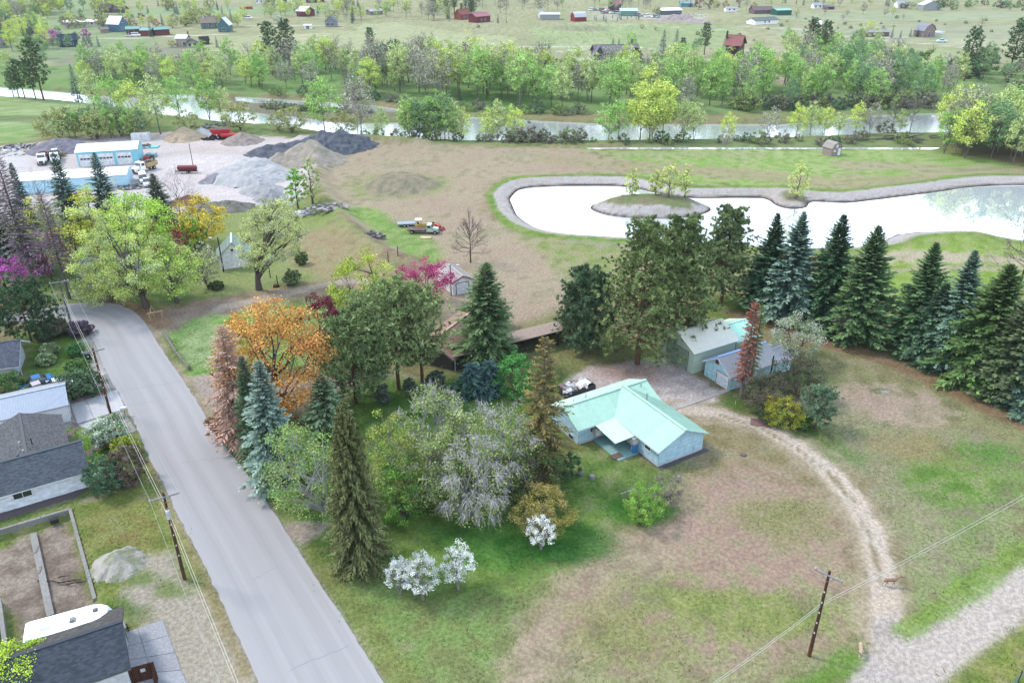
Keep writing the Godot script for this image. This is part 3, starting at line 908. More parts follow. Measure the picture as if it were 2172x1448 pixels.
# tufts of long needles at the ends of open limbs
func pine(o: Dictionary, sd: int) -> Array:
	rng.seed = sd
	n_gap.seed = sd
	var h: float = o.h
	var r: float = o.r
	var base: float = o.get("base", 0.25) * h
	var cols: Array = o.cols
	var bark: Color = o.get("bark", Color(0.2, 0.115, 0.075))
	var wood := Build.new()
	var crown := Build.new()
	var path := []
	var rad := []
	var lean: Vector3 = o.get("lean", Vector3.ZERO)
	for i in 7:
		var t := i / 6.0
		path.append(Vector3(rng.randf_range(-0.1, 0.1) * t, h * 0.97 * t, rng.randf_range(-0.1, 0.1) * t) + lean * t * t)
		rad.append(h * o.get("girth", 0.017) * (1.0 - 0.9 * t) + 0.02)
	wood.tube(path, rad, 7, bark, bark.lerp(Color(0.24, 0.13, 0.08), 0.7))
	var count: int = o.limbs
	for i in count:
		var t := (i + 0.5) / count
		var y := lerpf(base, h * 0.96, pow(t, 0.85))
		var bulge := sin(PI * clampf(0.16 + 0.8 * t, 0, 1))
		if o.has("cone"):
			bulge = minf(1.0, 1.25 * (1.0 - t)) * 0.9 + 0.1
		var length: float = r * pow(bulge, o.get("round", 0.6)) * rng.randf_range(0.55, 1.12)
		var az := i * 2.39996 + rng.randf() * 0.9
		var out := Vector3(cos(az), 0, sin(az))
		var foot := Vector3(0, y, 0) + lean * (y / h) * (y / h)
		var rise := lerpf(o.get("rise", -0.05), 0.85, pow(t, 1.4))
		var bend := foot + out * length * 0.55 + Vector3(0, length * (rise * 0.4 - 0.08), 0)
		var tip := foot + out * length + Vector3(0, length * rise * 0.8, 0) + ball() * 0.3
		var g := 0.006 * h * (1.0 - t * 0.6)
		wood.tube([foot, bend, tip], [g, g * 0.7, g * 0.25], 4, bark)
		var light := rng.randf_range(0.75, 1.18)
		for k in o.tufts:
			var u := 1.05 - pow(rng.randf(), 1.4) * 0.75
			var p = (foot.lerp(bend, u * 2.0) if u < 0.5 else bend.lerp(tip, u * 2.0 - 1.0)) + Vector3(rng.randf_range(-1, 1), rng.randf_range(-0.35, 0.6), rng.randf_range(-1, 1)) * length * o.get("spread", 0.24)
			var hue := tone(pick(cols), light * rng.randf_range(0.85, 1.15))
			for m in o.needles:
				var d = (ball() + Vector3(0, 0.35, 0) + out * 0.25).normalized() * o.get("needle", 0.5) * rng.randf_range(0.6, 1.2)
				var w = d.cross(ball()).normalized() * o.get("needle_w", 0.07)
				crown.tri(p - w, p + d, p + w, tone(hue, rng.randf_range(0.75, 1.3)))
	return [["trunk", wood, M.bark], ["crown", crown, M.needle]]


func fork(b: Build, from: Vector3, dir: Vector3, length: float, g: float, depth: int, o: Dictionary, col: Color) -> void:
	var bend := from + dir * length * 0.5 + ball() * length * 0.06
	var end := from + dir * length + ball() * length * 0.1
	if depth > 1:
		b.tube([from, bend, end], [g, g * 0.8, g * 0.62], 5 if g > 0.08 else 3, col, null, false)
	else:
		var w := dir.cross(ball()).normalized() * maxf(g, 0.012)
		b.tri(from - w, end, from + w, tone(col, rng.randf_range(0.8, 1.25)))
	if depth == 0:
		return
	var kids: int = o.get("kids", 3)
	for k in kids:
		var d = (dir + ball() * o.get("open", 0.75) + Vector3(0, o.get("up", 0.12), 0)).normalized()
		var s := rng.randf_range(0.45, 1.0)
		fork(b, bend.lerp(end, s) if s > 0.5 else from.lerp(end, s), d, length * rng.randf_range(0.58, 0.82), g * 0.6, depth - 1, o, col)


func leafless(o: Dictionary, sd: int) -> Array:
	rng.seed = sd
	var wood := Build.new()
	var twigs := Build.new()
	var bark: Color = o.get("bark", Color(0.14, 0.11, 0.1))
	var h: float = o.h
	var path := []
	var rad := []
	for i in 5:
		var t := i / 4.0
		path.append(Vector3(rng.randf_range(-1, 1) * 0.1 * t, h * 0.75 * t, rng.randf_range(-1, 1) * 0.1 * t))
		rad.append(h * o.get("girth", 0.02) * (1.0 - 0.85 * t) + 0.01)
	wood.tube(path, rad, 6, bark)
	var boughs: int = o.get("boughs", 12)
	for i in boughs:
		var t: float = lerpf(o.get("base", 0.25), 0.74, (i + rng.randf()) / boughs)
		var az := i * 2.4 + rng.randf()
		var out := Vector3(cos(az), 0, sin(az))
		var dir: Vector3 = (out + Vector3(0, lerpf(o.get("low", 0.2), 1.6, smoothstep(0.2, 0.8, t)), 0)).normalized()
		fork(twigs, Vector3(0, t * h, 0), dir, o.r * rng.randf_range(0.42, 0.6), h * 0.0075, o.get("depth", 4), o, o.get("twig_col", bark))
	return [["trunk", wood, M.bark], ["branches", twigs, M.bark]]


func plant(called: String, label: String, category: String, group: String, at: Vector3, parts: Array) -> Node3D:
	var o := thing(called, label, category, on(at), 0.0, group)
	for p in parts:
		if p[1].v.size():
			part(p[0], p[1], p[2], o)
	return o


# ---------------------------------------------------------------- buildings

# A gabled building whose front foot runs from a to b (seen from the camera's side: left to right). gable = true turns a gable end to the front.
# o: over (eaves), siding, ribs (spacing), shingles, windows [[side, along, up, w, h]], doors [[side, along, w, h, colour, sections]], trim, gambrel, lean (one slope), hip
func house(called: String, label: String, category: String, a: Vector3, b: Vector3, depth: float, wh: float, rh: float, wall: Color, roof: Color, o := {}) -> Node3D:
	var w := Vector2(b.x - a.x, b.z - a.z).length()
	var yaw := atan2(-(b.z - a.z), b.x - a.x)
	var back := Vector3(sin(yaw), 0, cos(yaw))
	var at := (a + b) / 2 - back * depth / 2
	var gable: bool = o.get("gable", false)
	var d := depth
	if gable:
		yaw -= PI / 2
		d = w
		w = depth
	at.y = gy(at.x, at.z) + o.get("lift", 0.0)
	var root := thing(called, label, category, at, yaw, o.get("group", ""))
	var over: float = o.get("over", 0.4)
	var m_wall: Material = M[o.get("wall_m", "paint")]
	var m_roof: Material = M[o.get("roof_m", "shingle")]
	# walls
	var bw := Build.new()
	var x := w / 2
	var z := d / 2
	var gam: bool = o.has("gambrel")
	var crest := wh + rh
	var knee := Vector2(z * 0.62, wh + rh * 0.66)
	for s in [1, -1]:
		var f := [Vector3(-x * s, -0.3, z * s), Vector3(x * s, -0.3, z * s), Vector3(x * s, wh, z * s), Vector3(-x * s, wh, z * s)]
		bw.quad(f[1], f[0], f[3], f[2], wall)
		bw.quad(Vector3(x * s, -0.3, -z * s), Vector3(x * s, -0.3, z * s), Vector3(x * s, wh, z * s), Vector3(x * s, wh, -z * s), wall)
		var gw: Color = o.get("gable_col", wall)
		if gam:
			bw.quad(Vector3(x * s, wh, -z * s), Vector3(x * s, wh, z * s), Vector3(x * s, knee.y, knee.x * s), Vector3(x * s, knee.y, -knee.x * s), gw)
			bw.tri(Vector3(x * s, knee.y, -knee.x * s), Vector3(x * s, knee.y, knee.x * s), Vector3(x * s, crest, 0), gw)
		else:
			bw.tri(Vector3(x * s, wh, -z * s), Vector3(x * s, wh, z * s), Vector3(x * s, crest, 0), gw)
	var wall_node := part("wall", bw, m_wall, root)
	if o.has("siding"):
		var bs := Build.new()
		var step: float = o.siding
		var y := 0.12
		while y < crest - 0.1:
			var top := minf(y + step, crest)
			var k := 1.0 if y < wh else clampf((crest - y) / rh, 0, 1)
			var k2 := 1.0 if top < wh else clampf((crest - top) / rh, 0, 1)
			var col := tone(wall, rng.randf_range(0.94, 1.05))
			for s in [1, -1]:
				if y < wh - 0.05:
					var e := minf(top, wh)
					bs.quad(Vector3(x * s, y, (z + 0.025) * s), Vector3(-x * s, y, (z + 0.025) * s), Vector3(-x * s, e, (z + 0.004) * s), Vector3(x * s, e, (z + 0.004) * s), col)
					bs.quad(Vector3(x * s, y, (z + 0.004) * s), Vector3(-x * s, y, (z + 0.004) * s), Vector3(-x * s, y, (z + 0.025) * s), Vector3(x * s, y, (z + 0.025) * s), tone(col, 0.9))
				bs.quad(Vector3((x + 0.025) * s, y, -z * k * s), Vector3((x + 0.025) * s, y, z * k * s), Vector3((x + 0.004) * s, top, z * k2 * s), Vector3((x + 0.004) * s, top, -z * k2 * s), col)
				bs.quad(Vector3((x + 0.004) * s, y, -z * k * s), Vector3((x + 0.004) * s, y, z * k * s), Vector3((x + 0.025) * s, y, z * k * s), Vector3((x + 0.025) * s, y, -z * k * s), tone(col, 0.9))
			y += step
		part("siding", bs, m_wall, wall_node, true)
	# roof
	var run := z + over
	var drop := over * rh / z
	var lx: float = x + o.get("over_x", over)
	var prof := [[Vector2(0, crest), Vector2(run, wh - drop)]]
	if gam:
		prof = [[Vector2(0, crest), knee], [knee, Vector2(run, wh - over * 0.8)]]
	var br := Build.new()
	var thick: float = o.get("thick", 0.12)
	var ribs := Build.new()
	var tabs := Build.new()
	for s in [1, -1]:
		var rc: Color = roof
		if s == -1 and o.has("skylit_back"):
			rc = o.skylit_back  # paler back slope: bright sky at grazing angle put into the colour
		for seg in prof:
			var p: Vector2 = seg[0]
			var q: Vector2 = seg[1]
			var nn := Vector2(-(q.y - p.y), q.x - p.x).normalized() * thick
			var lo := [Vector3(-lx, q.y, q.x * s), Vector3(lx, q.y, q.x * s), Vector3(lx, p.y, p.x * s), Vector3(-lx, p.y, p.x * s)]
			var hi := []
			for k in lo:
				hi.append(k + Vector3(0, nn.y, nn.x * s))
			hi[2].z = p.x * s if p.x == 0.0 else hi[2].z
			hi[3].z = hi[2].z
			if s == -1:
				lo.reverse()
				hi.reverse()
			var pts := lo + hi
			br.hexa(pts, rc)
			var slope := (q - p)
			var len := slope.length()
			var dir := Vector3(0, slope.y, slope.x * s) / len
			var up := Vector3(0, nn.y, nn.x * s) / thick
			var start := Vector3(0, p.y, p.x * s) + up * thick
			if o.has("ribs"):
				var count := int(2 * lx / o.ribs)
				for i in count + 1:
					var rx := -lx + 2 * lx * i / count
					var r0 := start + Vector3(rx, 0, 0) + dir * 0.06
					var bas := Basis(Vector3.RIGHT, up, Vector3.RIGHT.cross(up))
					ribs.box(r0 + dir * (len - 0.06) / 2 + up * 0.012, Vector3(0.045, 0.035, len - 0.08), tone(rc, 1.06), bas)
			if o.has("shingles"):
				var rows := int(len / 0.15)
				for j in rows:
					var s1 := len * (j + 1) / rows + 0.015
					var s0 := len * j / rows
					var cx := -lx + fposmod(j * 0.17, 0.33) - 0.33
					while cx < lx:
						var x0 := clampf(cx, -lx, lx)
						var x1 := clampf(cx + 0.325, -lx, lx)
						cx += 0.33
						if x1 - x0 < 0.02:
							continue
						var col := tone(rc, rng.randf_range(0.74, 1.22))
						var l0 := start + dir * s0 + up * 0.004
						var l1 := start + dir * minf(s1, len + 0.02) + up * rng.randf_range(0.022, 0.034)
						if s == 1:
							tabs.quad(l1 + Vector3(x0, 0, 0), l0 + Vector3(x0, 0, 0), l0 + Vector3(x1, 0, 0), l1 + Vector3(x1, 0, 0), col)
						else:
							tabs.quad(l1 + Vector3(x1, 0, 0), l0 + Vector3(x1, 0, 0), l0 + Vector3(x0, 0, 0), l1 + Vector3(x0, 0, 0), col)
	var roof_node := part("roof", br, m_roof, root)
	if ribs.v.size():
		part("rib", ribs, m_roof, roof_node, true)
	if tabs.v.size():
		part("shingle", tabs, m_roof, roof_node, true)
	if not gam:
		var cap := Build.new()
		cap.box(Vector3(0, crest + thick + 0.02, 0), Vector3(2 * lx + 0.02, 0.06, 0.3), tone(roof, o.get("cap", 1.05)))
		part("ridge_cap", cap, m_roof, roof_node)
	if o.has("trim"):
		var bt := Build.new()
		for s in [1, -1]:
			bt.box(Vector3(0, wh - drop - 0.03, s * (run - 0.02)), Vector3(2 * lx, 0.2, 0.05), o.trim)
			for e in [1, -1]:
				var p0 := Vector3(e * (lx - 0.02), crest - 0.06, 0)
				var p1 := Vector3(e * (lx - 0.02), wh - drop - 0.06, s * run)
				var mid := (p0 + p1) / 2
				var zz := (p1 - p0).normalized()
				bt.box(mid, Vector3(0.05, 0.2, (p1 - p0).length()), o.trim, Basis(Vector3.RIGHT, zz.cross(Vector3.RIGHT), zz))
		part("trim", bt, M.paint, root)
	for k in o.get("windows", []):
		opening(root, "window", k[0], k[1], k[2], k[3], k[4], x, z, o.get("frame", Color(0.75, 0.75, 0.73)), Color(), 0)
	for k in o.get("doors", []):
		opening(root, "door", k[0], k[1], k[3] / 2, k[2], k[3], x, z, o.get("frame", Color(0.75, 0.75, 0.73)), k[4], k[5] if k.size() > 5 else 1)
	if o.has("chimney"):
		var bc := Build.new()
		var k: Array = o.chimney
		bc.box(Vector3(k[0], crest + k[2] / 2 - 0.6, k[1]), Vector3(0.7, k[2] + 1.2, 0.6), k[3])
		part("chimney", bc, M.stone, roof_node)
	return root


func opening(root: Node3D, called: String, side: String, along: float, up: float, w: float, h: float, x: float, z: float, frame: Color, fill: Color, sections: int) -> void:
	var out := Vector3(0, 0, 1)
	var right := Vector3(1, 0, 0)
	var face := z
	match side:
		"b":
			out = Vector3(0, 0, -1)
			right = Vector3(-1, 0, 0)
		"r":
			out = Vector3(1, 0, 0)
			right = Vector3(0, 0, -1)
			face = x
		"l":
			out = Vector3(-1, 0, 0)
			right = Vector3(0, 0, 1)
			face = x
	var bas := Basis(right, Vector3.UP, out)
	var at := out * (face + 0.03) + right * along + Vector3(0, up, 0)
	var b := Build.new()
	for s in [-1, 1]:
		b.box(at + right * s * (w / 2 + 0.045), Vector3(0.09, h + 0.18, 0.1), frame, bas)
		b.box(at + Vector3(0, s * (h / 2 + 0.045), 0), Vector3(w, 0.09, 0.1), frame, bas)
	if called == "window":
		if w > 1.0:
			b.box(at + out * 0.01, Vector3(0.05, h, 0.06), frame, bas)
		var node := part("window", b, M.paint, root)
		var p := Build.new()
		p.box(at, Vector3(w, h, 0.03), Color.WHITE, bas)
		part("pane", p, M.glass, node)
		return
	if sections <= 1:
		b.box(at, Vector3(w, h, 0.06), fill, bas)
		b.box(at + right * w * 0.38 + out * 0.05, Vector3(0.06, 0.1, 0.06), Color(0.1, 0.1, 0.1), bas)
		part("door", b, M.paint, root)
		return
	var node := part("door", b, M.paint, root)
	for i in sections:
		var p := Build.new()
		var ph := h / sections
		p.box(at + Vector3(0, -h / 2 + ph * (i + 0.5), 0), Vector3(w, ph - 0.03, 0.06), fill, bas)
		if sections == 4 and i == 2 and w > 3.4:
			for k in 4:
				p.box(at + right * (k - 1.5) * w * 0.23 + Vector3(0, -h / 2 + ph * (i + 0.5), 0) + out * 0.02, Vector3(w * 0.18, ph * 0.55, 0.06), Color(0.03, 0.03, 0.035), bas)
		part("panel", p, M.paint, node)


# ---------------------------------------------------------------- heaps, poles, wires, fences

# peaks: [place, radius, height] ... lines between them are filled in
func heap(called: String, label: String, category: String, group: String, peaks: Array, col: Color, col2: Color, rough := 0.25, cell := 0.7, flat := 9.0) -> void:
	var box := Rect2(peaks[0][0].x, peaks[0][0].z, 0, 0)
	for p in peaks:
		box = box.merge(Rect2(p[0].x - p[1], p[0].z - p[1], p[1] * 2, p[1] * 2))
	var at := Vector3(box.get_center().x, 0, box.get_center().y)
	at.y = gy(at.x, at.z)
	var root := thing(called, label, category, at, 0.0, group)
	var nx := int(box.size.x / cell) + 1
	var nz := int(box.size.y / cell) + 1
	var hs := []
	for j in nz + 1:
		var row := PackedFloat32Array()
		for i in nx + 1:
			var x := box.position.x + i * cell
			var z := box.position.y + j * cell
			var h := -0.4
			for p in peaks:
				var e := Vector2(x - p[0].x, z - p[0].z)
				var dd = e.length() / p[1] * (1.0 + n_mid.get_noise_2d(e.angle() * 30.0, p[1] * 9.0) * 0.2)
				h = maxf(h, minf(p[2] * (1.0 - dd) * 1.15, p[2] * flat))
			if h > 0.0:
				h += (n_fine.get_noise_2d(x, z) + n_mid.get_noise_2d(x * 2, z * 2)) * rough
			row.append(maxf(h, -0.4) + gy(x, z))
		hs.append(row)
	var b := Build.new()
	for j in nz:
		for i in nx:
			var p := []
			var top := -9.0
			for k in [[0, 1], [0, 0], [1, 0], [1, 1]]:
				var x: float = box.position.x + (i + k[0]) * cell
				var z: float = box.position.y + (j + k[1]) * cell
				top = maxf(top, hs[j + k[1]][i + k[0]] - gy(x, z))
				p.append(Vector3(x, hs[j + k[1]][i + k[0]], z) - at)
			if top > 0.0:
				var f := n_fine.get_noise_2d((box.position.x + i * cell) * 1.5, (box.position.y + j * cell) * 1.5)
				b.quad(p[0], p[1], p[2], p[3], tone(col.lerp(col2, smoothstep(-0.25, 0.35, f)), rng.randf_range(1.85, 2.15)))
	part("mound", b, M.stone, root)


func wire(called: String, label: String, group: String, a: Vector3, b: Vector3, sag: float, r := 0.022, col := Color(0.5, 0.5, 0.47)) -> void:
	var path := []
	var rad := []
	for i in 13:
		var t := i / 12.0
		path.append(a.lerp(b, t) - a - Vector3(0, sag * 4.0 * t * (1.0 - t), 0))
		rad.append(r)
	var w := Build.new()
	w.tube(path, rad, 4, col)
	var o := part(called, w, M.plain, self)
	o.position = a
	tag(o, label, "power line" if "wire" in called else "cable", group)


func utility_pole(label: String, at: Vector3, h: float, turn: float, col: Color, foot: Color, arm := 2.6, box := true) -> Node3D:
	var o := thing("utility_pole", label, "utility pole", on(at), turn)
	var b := Build.new()
	b.tube([Vector3.ZERO, Vector3(0, h * 0.12, 0), Vector3(0, h, 0)], [0.17, 0.16, 0.11], 8, foot, col)
	part("pole", b, M.bark, o)
	b = Build.new()
	b.box(Vector3(0, h - 0.35, 0.13), Vector3(arm, 0.12, 0.1), Color(0.32, 0.32, 0.32))
	part("crossarm", b, M.wood, o)
	b = Build.new()
	for s in [-1, 1]:
		var p := Vector3(s * 0.55, h - 0.4, 0.14)
		b.tube([p, Vector3(0, h - 1.0, 0.14)], [0.025, 0.025], 4, Color(0.28, 0.28, 0.28))
	part("brace", b, M.steel, o)
	for s in [-0.46, 0.3, 0.46]:
		var q := Build.new()
		q.tube([Vector3(s * arm, h - 0.3, 0.13), Vector3(s * arm, h - 0.2, 0.13), Vector3(s * arm, h - 0.12, 0.13)], [0.05, 0.07, 0.04], 6, Color(0.55, 0.53, 0.5))
		part("insulator", q, M.paint, o)
	if box:
		b = Build.new()
		b.tube([Vector3(0.0, h - 2.6, 0.36), Vector3(0.0, h - 1.7, 0.36)], [0.2, 0.2], 8, Color(0.5, 0.52, 0.53))
		b.tube([Vector3(0.0, h - 1.7, 0.36), Vector3(0.05, h - 1.4, 0.36)], [0.05, 0.03], 5, Color(0.4, 0.3, 0.25))
		part("transformer", b, M.paint, o)
	for k in 5:
		b = Build.new()
		b.box(Vector3(0.0, h * (0.3 + k * 0.12), 0.16), Vector3(0.12, 0.16, 0.02), Color(0.6, 0.58, 0.55))
		part("tag", b, M.paint, o)
	return o


func post(called: String, label: String, at: Vector3, h: float, r: float, col: Color, group := "", lean := Vector3.ZERO) -> void:
	var b := Build.new()
	b.tube([Vector3(0, -0.2, 0), Vector3(0, h, 0) + lean], [r, r * 0.85], 6, col)
	var o := part(called, b, M.wood, self)
	o.position = on(at)
	tag(o, label, "post", group)


func yard_light(label: String, at: Vector3, h: float, turn: float, col: Color) -> void:
	var o := thing("street_lamp", label, "street lamp", on(at), turn)
	var b := Build.new()
	b.tube([Vector3.ZERO, Vector3(0, h, 0)], [0.12, 0.09], 7, col)
	part("pole", b, M.bark, o)
	b = Build.new()
	b.tube([Vector3(0, h - 0.3, 0), Vector3(0.6, h - 0.1, 0), Vector3(1.1, h - 0.08, 0)], [0.04, 0.04, 0.03], 5, Color(0.4, 0.4, 0.4))
	part("arm", b, M.steel, o)
	b = Build.new()
	b.tube([Vector3(1.0, h - 0.1, 0), Vector3(1.2, h - 0.12, 0), Vector3(1.6, h - 0.1, 0)], [0.09, 0.17, 0.08], 7, Color(0.7, 0.7, 0.7))
	part("lamp_head", b, M.paint, o)
	b = Build.new()
	b.box(Vector3(0.0, 1.5, 0.16), Vector3(0.3, 0.5, 0.16), Color(0.4, 0.42, 0.43))
	part("meter_box", b, M.paint, o)


# ---------------------------------------------------------------- vehicles

func wheel(root: Node3D, at: Vector3, r: float, wide: float, hub := Color(0.45, 0.45, 0.46)) -> void:
	var b := Build.new()
	b.tube([at - Vector3(0, 0, wide / 2), at - Vector3(0, 0, wide / 2 - 0.03), at + Vector3(0, 0, wide / 2 - 0.03), at + Vector3(0, 0, wide / 2)], [r * 0.88, r, r, r * 0.88], 14, Color(0.02, 0.02, 0.02))
	var tyre := part("wheel", b, M.rubber, root)
	b = Build.new()
	for s in [-1, 1]:
		b.tube([at + Vector3(0, 0, s * (wide / 2 - 0.01)), at + Vector3(0, 0, s * (wide / 2 + 0.012))], [r * 0.62, r * 0.55], 10, hub)
	part("rim", b, M.steel, tyre)


# body sections along x: [x, floor, belt, half width, roof or -1, half width of the roof]
func car_body(root: Node3D, sec: Array, paint: Color, glass_from: int, glass_to: int) -> void:
	var b := Build.new()
	var g := Build.new()
	var top := Build.new()
	for i in sec.size() - 1:
		var p: Array = sec[i]
		var q: Array = sec[i + 1]
		for s in [1, -1]:
			var lo := [Vector3(p[0], p[1], p[3] * s), Vector3(q[0], q[1], q[3] * s)]
			var waist := [Vector3(p[0], lerpf(p[1], p[2], 0.55), p[3] * 1.04 * s), Vector3(q[0], lerpf(q[1], q[2], 0.55), q[3] * 1.04 * s)]
			var hi := [Vector3(p[0], p[2], p[3] * 0.97 * s), Vector3(q[0], q[2], q[3] * 0.97 * s)]
			for f in [[lo, waist], [waist, hi]]:
				if s == 1:
					b.quad(f[0][0], f[1][0], f[1][1], f[0][1], paint)
				else:
					b.quad(f[0][1], f[1][1], f[1][0], f[0][0], paint)
		if p[4] > 0 or q[4] > 0:
			var ra: float = p[4] if p[4] > 0 else p[2]
			var rb: float = q[4] if q[4] > 0 else q[2]
			for s in [1, -1]:
				var v := [Vector3(p[0], p[2], p[3] * 0.97 * s), Vector3(p[0], ra, p[5] * s), Vector3(q[0], rb, q[5] * s), Vector3(q[0], q[2], q[3] * 0.97 * s)]
				if s == -1:
					v.reverse()
				g.quad(v[0], v[1], v[2], v[3], Color.WHITE)
			var sheet := g if (p[4] <= 0 or q[4] <= 0) else top
			sheet.quad(Vector3(p[0], ra, p[5]), Vector3(p[0], ra, -p[5]), Vector3(q[0], rb, -q[5]), Vector3(q[0], rb, q[5]), paint)
		else:
			b.quad(Vector3(p[0], p[2], p[3] * 0.97), Vector3(p[0], p[2], -p[3] * 0.97), Vector3(q[0], q[2], -q[3] * 0.97), Vector3(q[0], q[2], q[3] * 0.97), paint)
	for e in [0, sec.size() - 1]:
		var p: Array = sec[e]
		var v := [Vector3(p[0], p[1], -p[3]), Vector3(p[0], p[2], -p[3] * 0.97), Vector3(p[0], p[2], p[3] * 0.97), Vector3(p[0], p[1], p[3])]
		if e > 0:
			v.reverse()
		b.quad(v[0], v[1], v[2], v[3], paint)
	part("body", b, M.car_paint, root)
	part("roof", top, M.car_paint, root)
	part("window", g, M.glass, root)


func car(called: String, label: String, category: String, at: Vector3, turn: float, paint: Color, kind := "sedan", group := "", lights := true) -> Node3D:
	var o := thing(called, label, category, on(at), turn, group)
	var sec := [[-2.2, 0.3, 0.72, 0.74, -1, 0.6], [-1.95, 0.22, 0.92, 0.82, -1, 0.6], [-1.45, 0.2, 0.95, 0.86, -1, 0.62], [-0.75, 0.2, 0.93, 0.87, 1.4, 0.6], [0.3, 0.2, 0.9, 0.87, 1.42, 0.6], [1.05, 0.2, 0.88, 0.86, -1, 0.64], [1.9, 0.22, 0.75, 0.82, -1, 0.6], [2.2, 0.3, 0.6, 0.7, -1, 0.6]]
	if kind == "pickup":
		sec = [[-2.6, 0.4, 1.0, 0.9, -1, 0.7], [-2.5, 0.35, 1.05, 0.92, -1, 0.7], [-0.7, 0.35, 1.05, 0.92, -1, 0.7], [-0.65, 0.35, 1.08, 0.92, 1.72, 0.7], [0.5, 0.35, 1.08, 0.92, 1.75, 0.7], [1.2, 0.35, 1.08, 0.92, -1, 0.72], [2.4, 0.38, 1.0, 0.9, -1, 0.7], [2.6, 0.45, 0.85, 0.85, -1, 0.7]]
	if kind == "van":
		sec = [[-2.5, 0.35, 1.1, 0.9, -1, 0.8], [-2.45, 0.3, 1.15, 0.92, 1.95, 0.8], [1.0, 0.3, 1.15, 0.92, 1.98, 0.8], [1.7, 0.3, 1.05, 0.92, -1, 0.75], [2.4, 0.35, 0.8, 0.88, -1, 0.7]]
	car_body(o, sec, paint, 0, 0)
	var wz := 0.8
	var wr := 0.32 if kind == "sedan" else 0.38
	for sx in [-1.35, 1.4] if kind == "sedan" else [-1.55, 1.6]:
		for s in [-1, 1]:
			wheel(o, Vector3(sx, wr, s * wz), wr, 0.22)
	if lights:
		for s in [-1, 1]:
			var b := Build.new()
			var f: Array = sec[sec.size() - 1]
			b.box(Vector3(f[0] - 0.05, f[2] - 0.1, s * f[3] * 0.75), Vector3(0.16, 0.13, 0.3), Color(0.7, 0.7, 0.68))
			part("headlight", b, M.car_paint, o)
			b = Build.new()
			var r: Array = sec[0]
			b.box(Vector3(r[0] + 0.05, r[2] - 0.12, s * r[3] * 0.8), Vector3(0.16, 0.13, 0.28), Color(0.3, 0.02, 0.02))
			part("tail_light", b, M.car_paint, o)
	return o


func truck(called: String, label: String, at: Vector3, turn: float, cab: Color, bed: Color, length := 7.0, cargo := "box", group := "") -> Node3D:
	var o := thing(called, label, "truck", on(at), turn, group)
	var f := length / 2
	var b := Build.new()
	b.box(Vector3(0, 0.75, 0), Vector3(length - 0.4, 0.25, 0.9), Color(0.04, 0.04, 0.04))
	part("chassis", b, M.steel, o)
	b = Build.new()
	b.hexa([Vector3(f - 3.2, 0.8, 1.1), Vector3(f - 1.5, 0.8, 1.1), Vector3(f - 1.5, 0.8, -1.1), Vector3(f - 3.2, 0.8, -1.1), Vector3(f - 3.1, 2.6, 1.0), Vector3(f - 1.9, 2.6, 1.0), Vector3(f - 1.9, 2.6, -1.0), Vector3(f - 3.1, 2.6, -1.0)], cab)
	var cab_node := part("cab", b, M.car_paint, o)
	b = Build.new()
	b.hexa([Vector3(f - 1.52, 0.7, 0.85), Vector3(f, 0.7, 0.75), Vector3(f, 0.7, -0.75), Vector3(f - 1.52, 0.7, -0.85), Vector3(f - 1.6, 1.75, 0.8), Vector3(f - 0.15, 1.5, 0.7), Vector3(f - 0.15, 1.5, -0.7), Vector3(f - 1.6, 1.75, -0.8)], cab)
	part("hood", b, M.car_paint, o)
	b = Build.new()
	b.hexa([Vector3(f - 1.6, 1.72, 0.9), Vector3(f - 1.57, 1.72, 0.9), Vector3(f - 1.57, 1.72, -0.9), Vector3(f - 1.6, 1.72, -0.9), Vector3(f - 1.87, 2.45, 0.85), Vector3(f - 1.84, 2.45, 0.85), Vector3(f - 1.84, 2.45, -0.85), Vector3(f - 1.87, 2.45, -0.85)], Color.WHITE)
	for s in [-1, 1]:
		b.box(Vector3(f - 2.5, 2.05, s * 1.05), Vector3(0.9, 0.6, 0.06), Color.WHITE)
	part("windscreen", b, M.glass, cab_node)
	b = Build.new()
	b.box(Vector3(f + 0.02, 1.05, 0), Vector3(0.08, 0.55, 1.0), Color(0.1, 0.1, 0.1))
	b.box(Vector3(f + 0.08, 0.6, 0), Vector3(0.2, 0.3, 2.0), Color(0.15, 0.15, 0.16))
	part("grille", b, M.steel, o)
	for s in [-1, 1]:
		wheel(o, Vector3(f - 0.9, 0.5, s * 0.95), 0.5, 0.3)
		wheel(o, Vector3(-f + 1.2, 0.5, s * 0.9), 0.5, 0.5)
	b = Build.new()
	var bl := length - 3.5
	var c := -f + bl / 2
	if cargo == "flat":
		b.box(Vector3(c, 1.1, 0), Vector3(bl, 0.18, 2.4), bed)
	else:
		b.box(Vector3(c, 1.05, 0), Vector3(bl, 0.15, 2.3), bed)
		for s in [-1, 1]:
			b.box(Vector3(c, 1.6, s * 1.15), Vector3(bl, 1.0, 0.08), bed)
			b.box(Vector3(c + s * (bl / 2 - 0.04), 1.6, 0), Vector3(0.08, 1.0 + 0.3 * s, 2.2), bed)
	part("cargo_bed", b, M.paint, o)
	if cargo == "full":
		b = Build.new()
		for i in 30:
			b.box(Vector3(c + rng.randf_range(-0.45, 0.45) * bl, 1.75 + rng.randf() * 0.35, rng.randf_range(-0.9, 0.9)), Vector3(rng.randf_range(0.3, 0.9), 0.2, rng.randf_range(0.3, 0.7)), tone(Color(0.08, 0.07, 0.07), rng.randf_range(0.5, 2.0)), Basis(Vector3.UP, rng.randf() * 3.0))
		part("load", b, M.stone, o)
	return o


# ---------------------------------------------------------------- animals: one skin over a skeleton of tapered bones

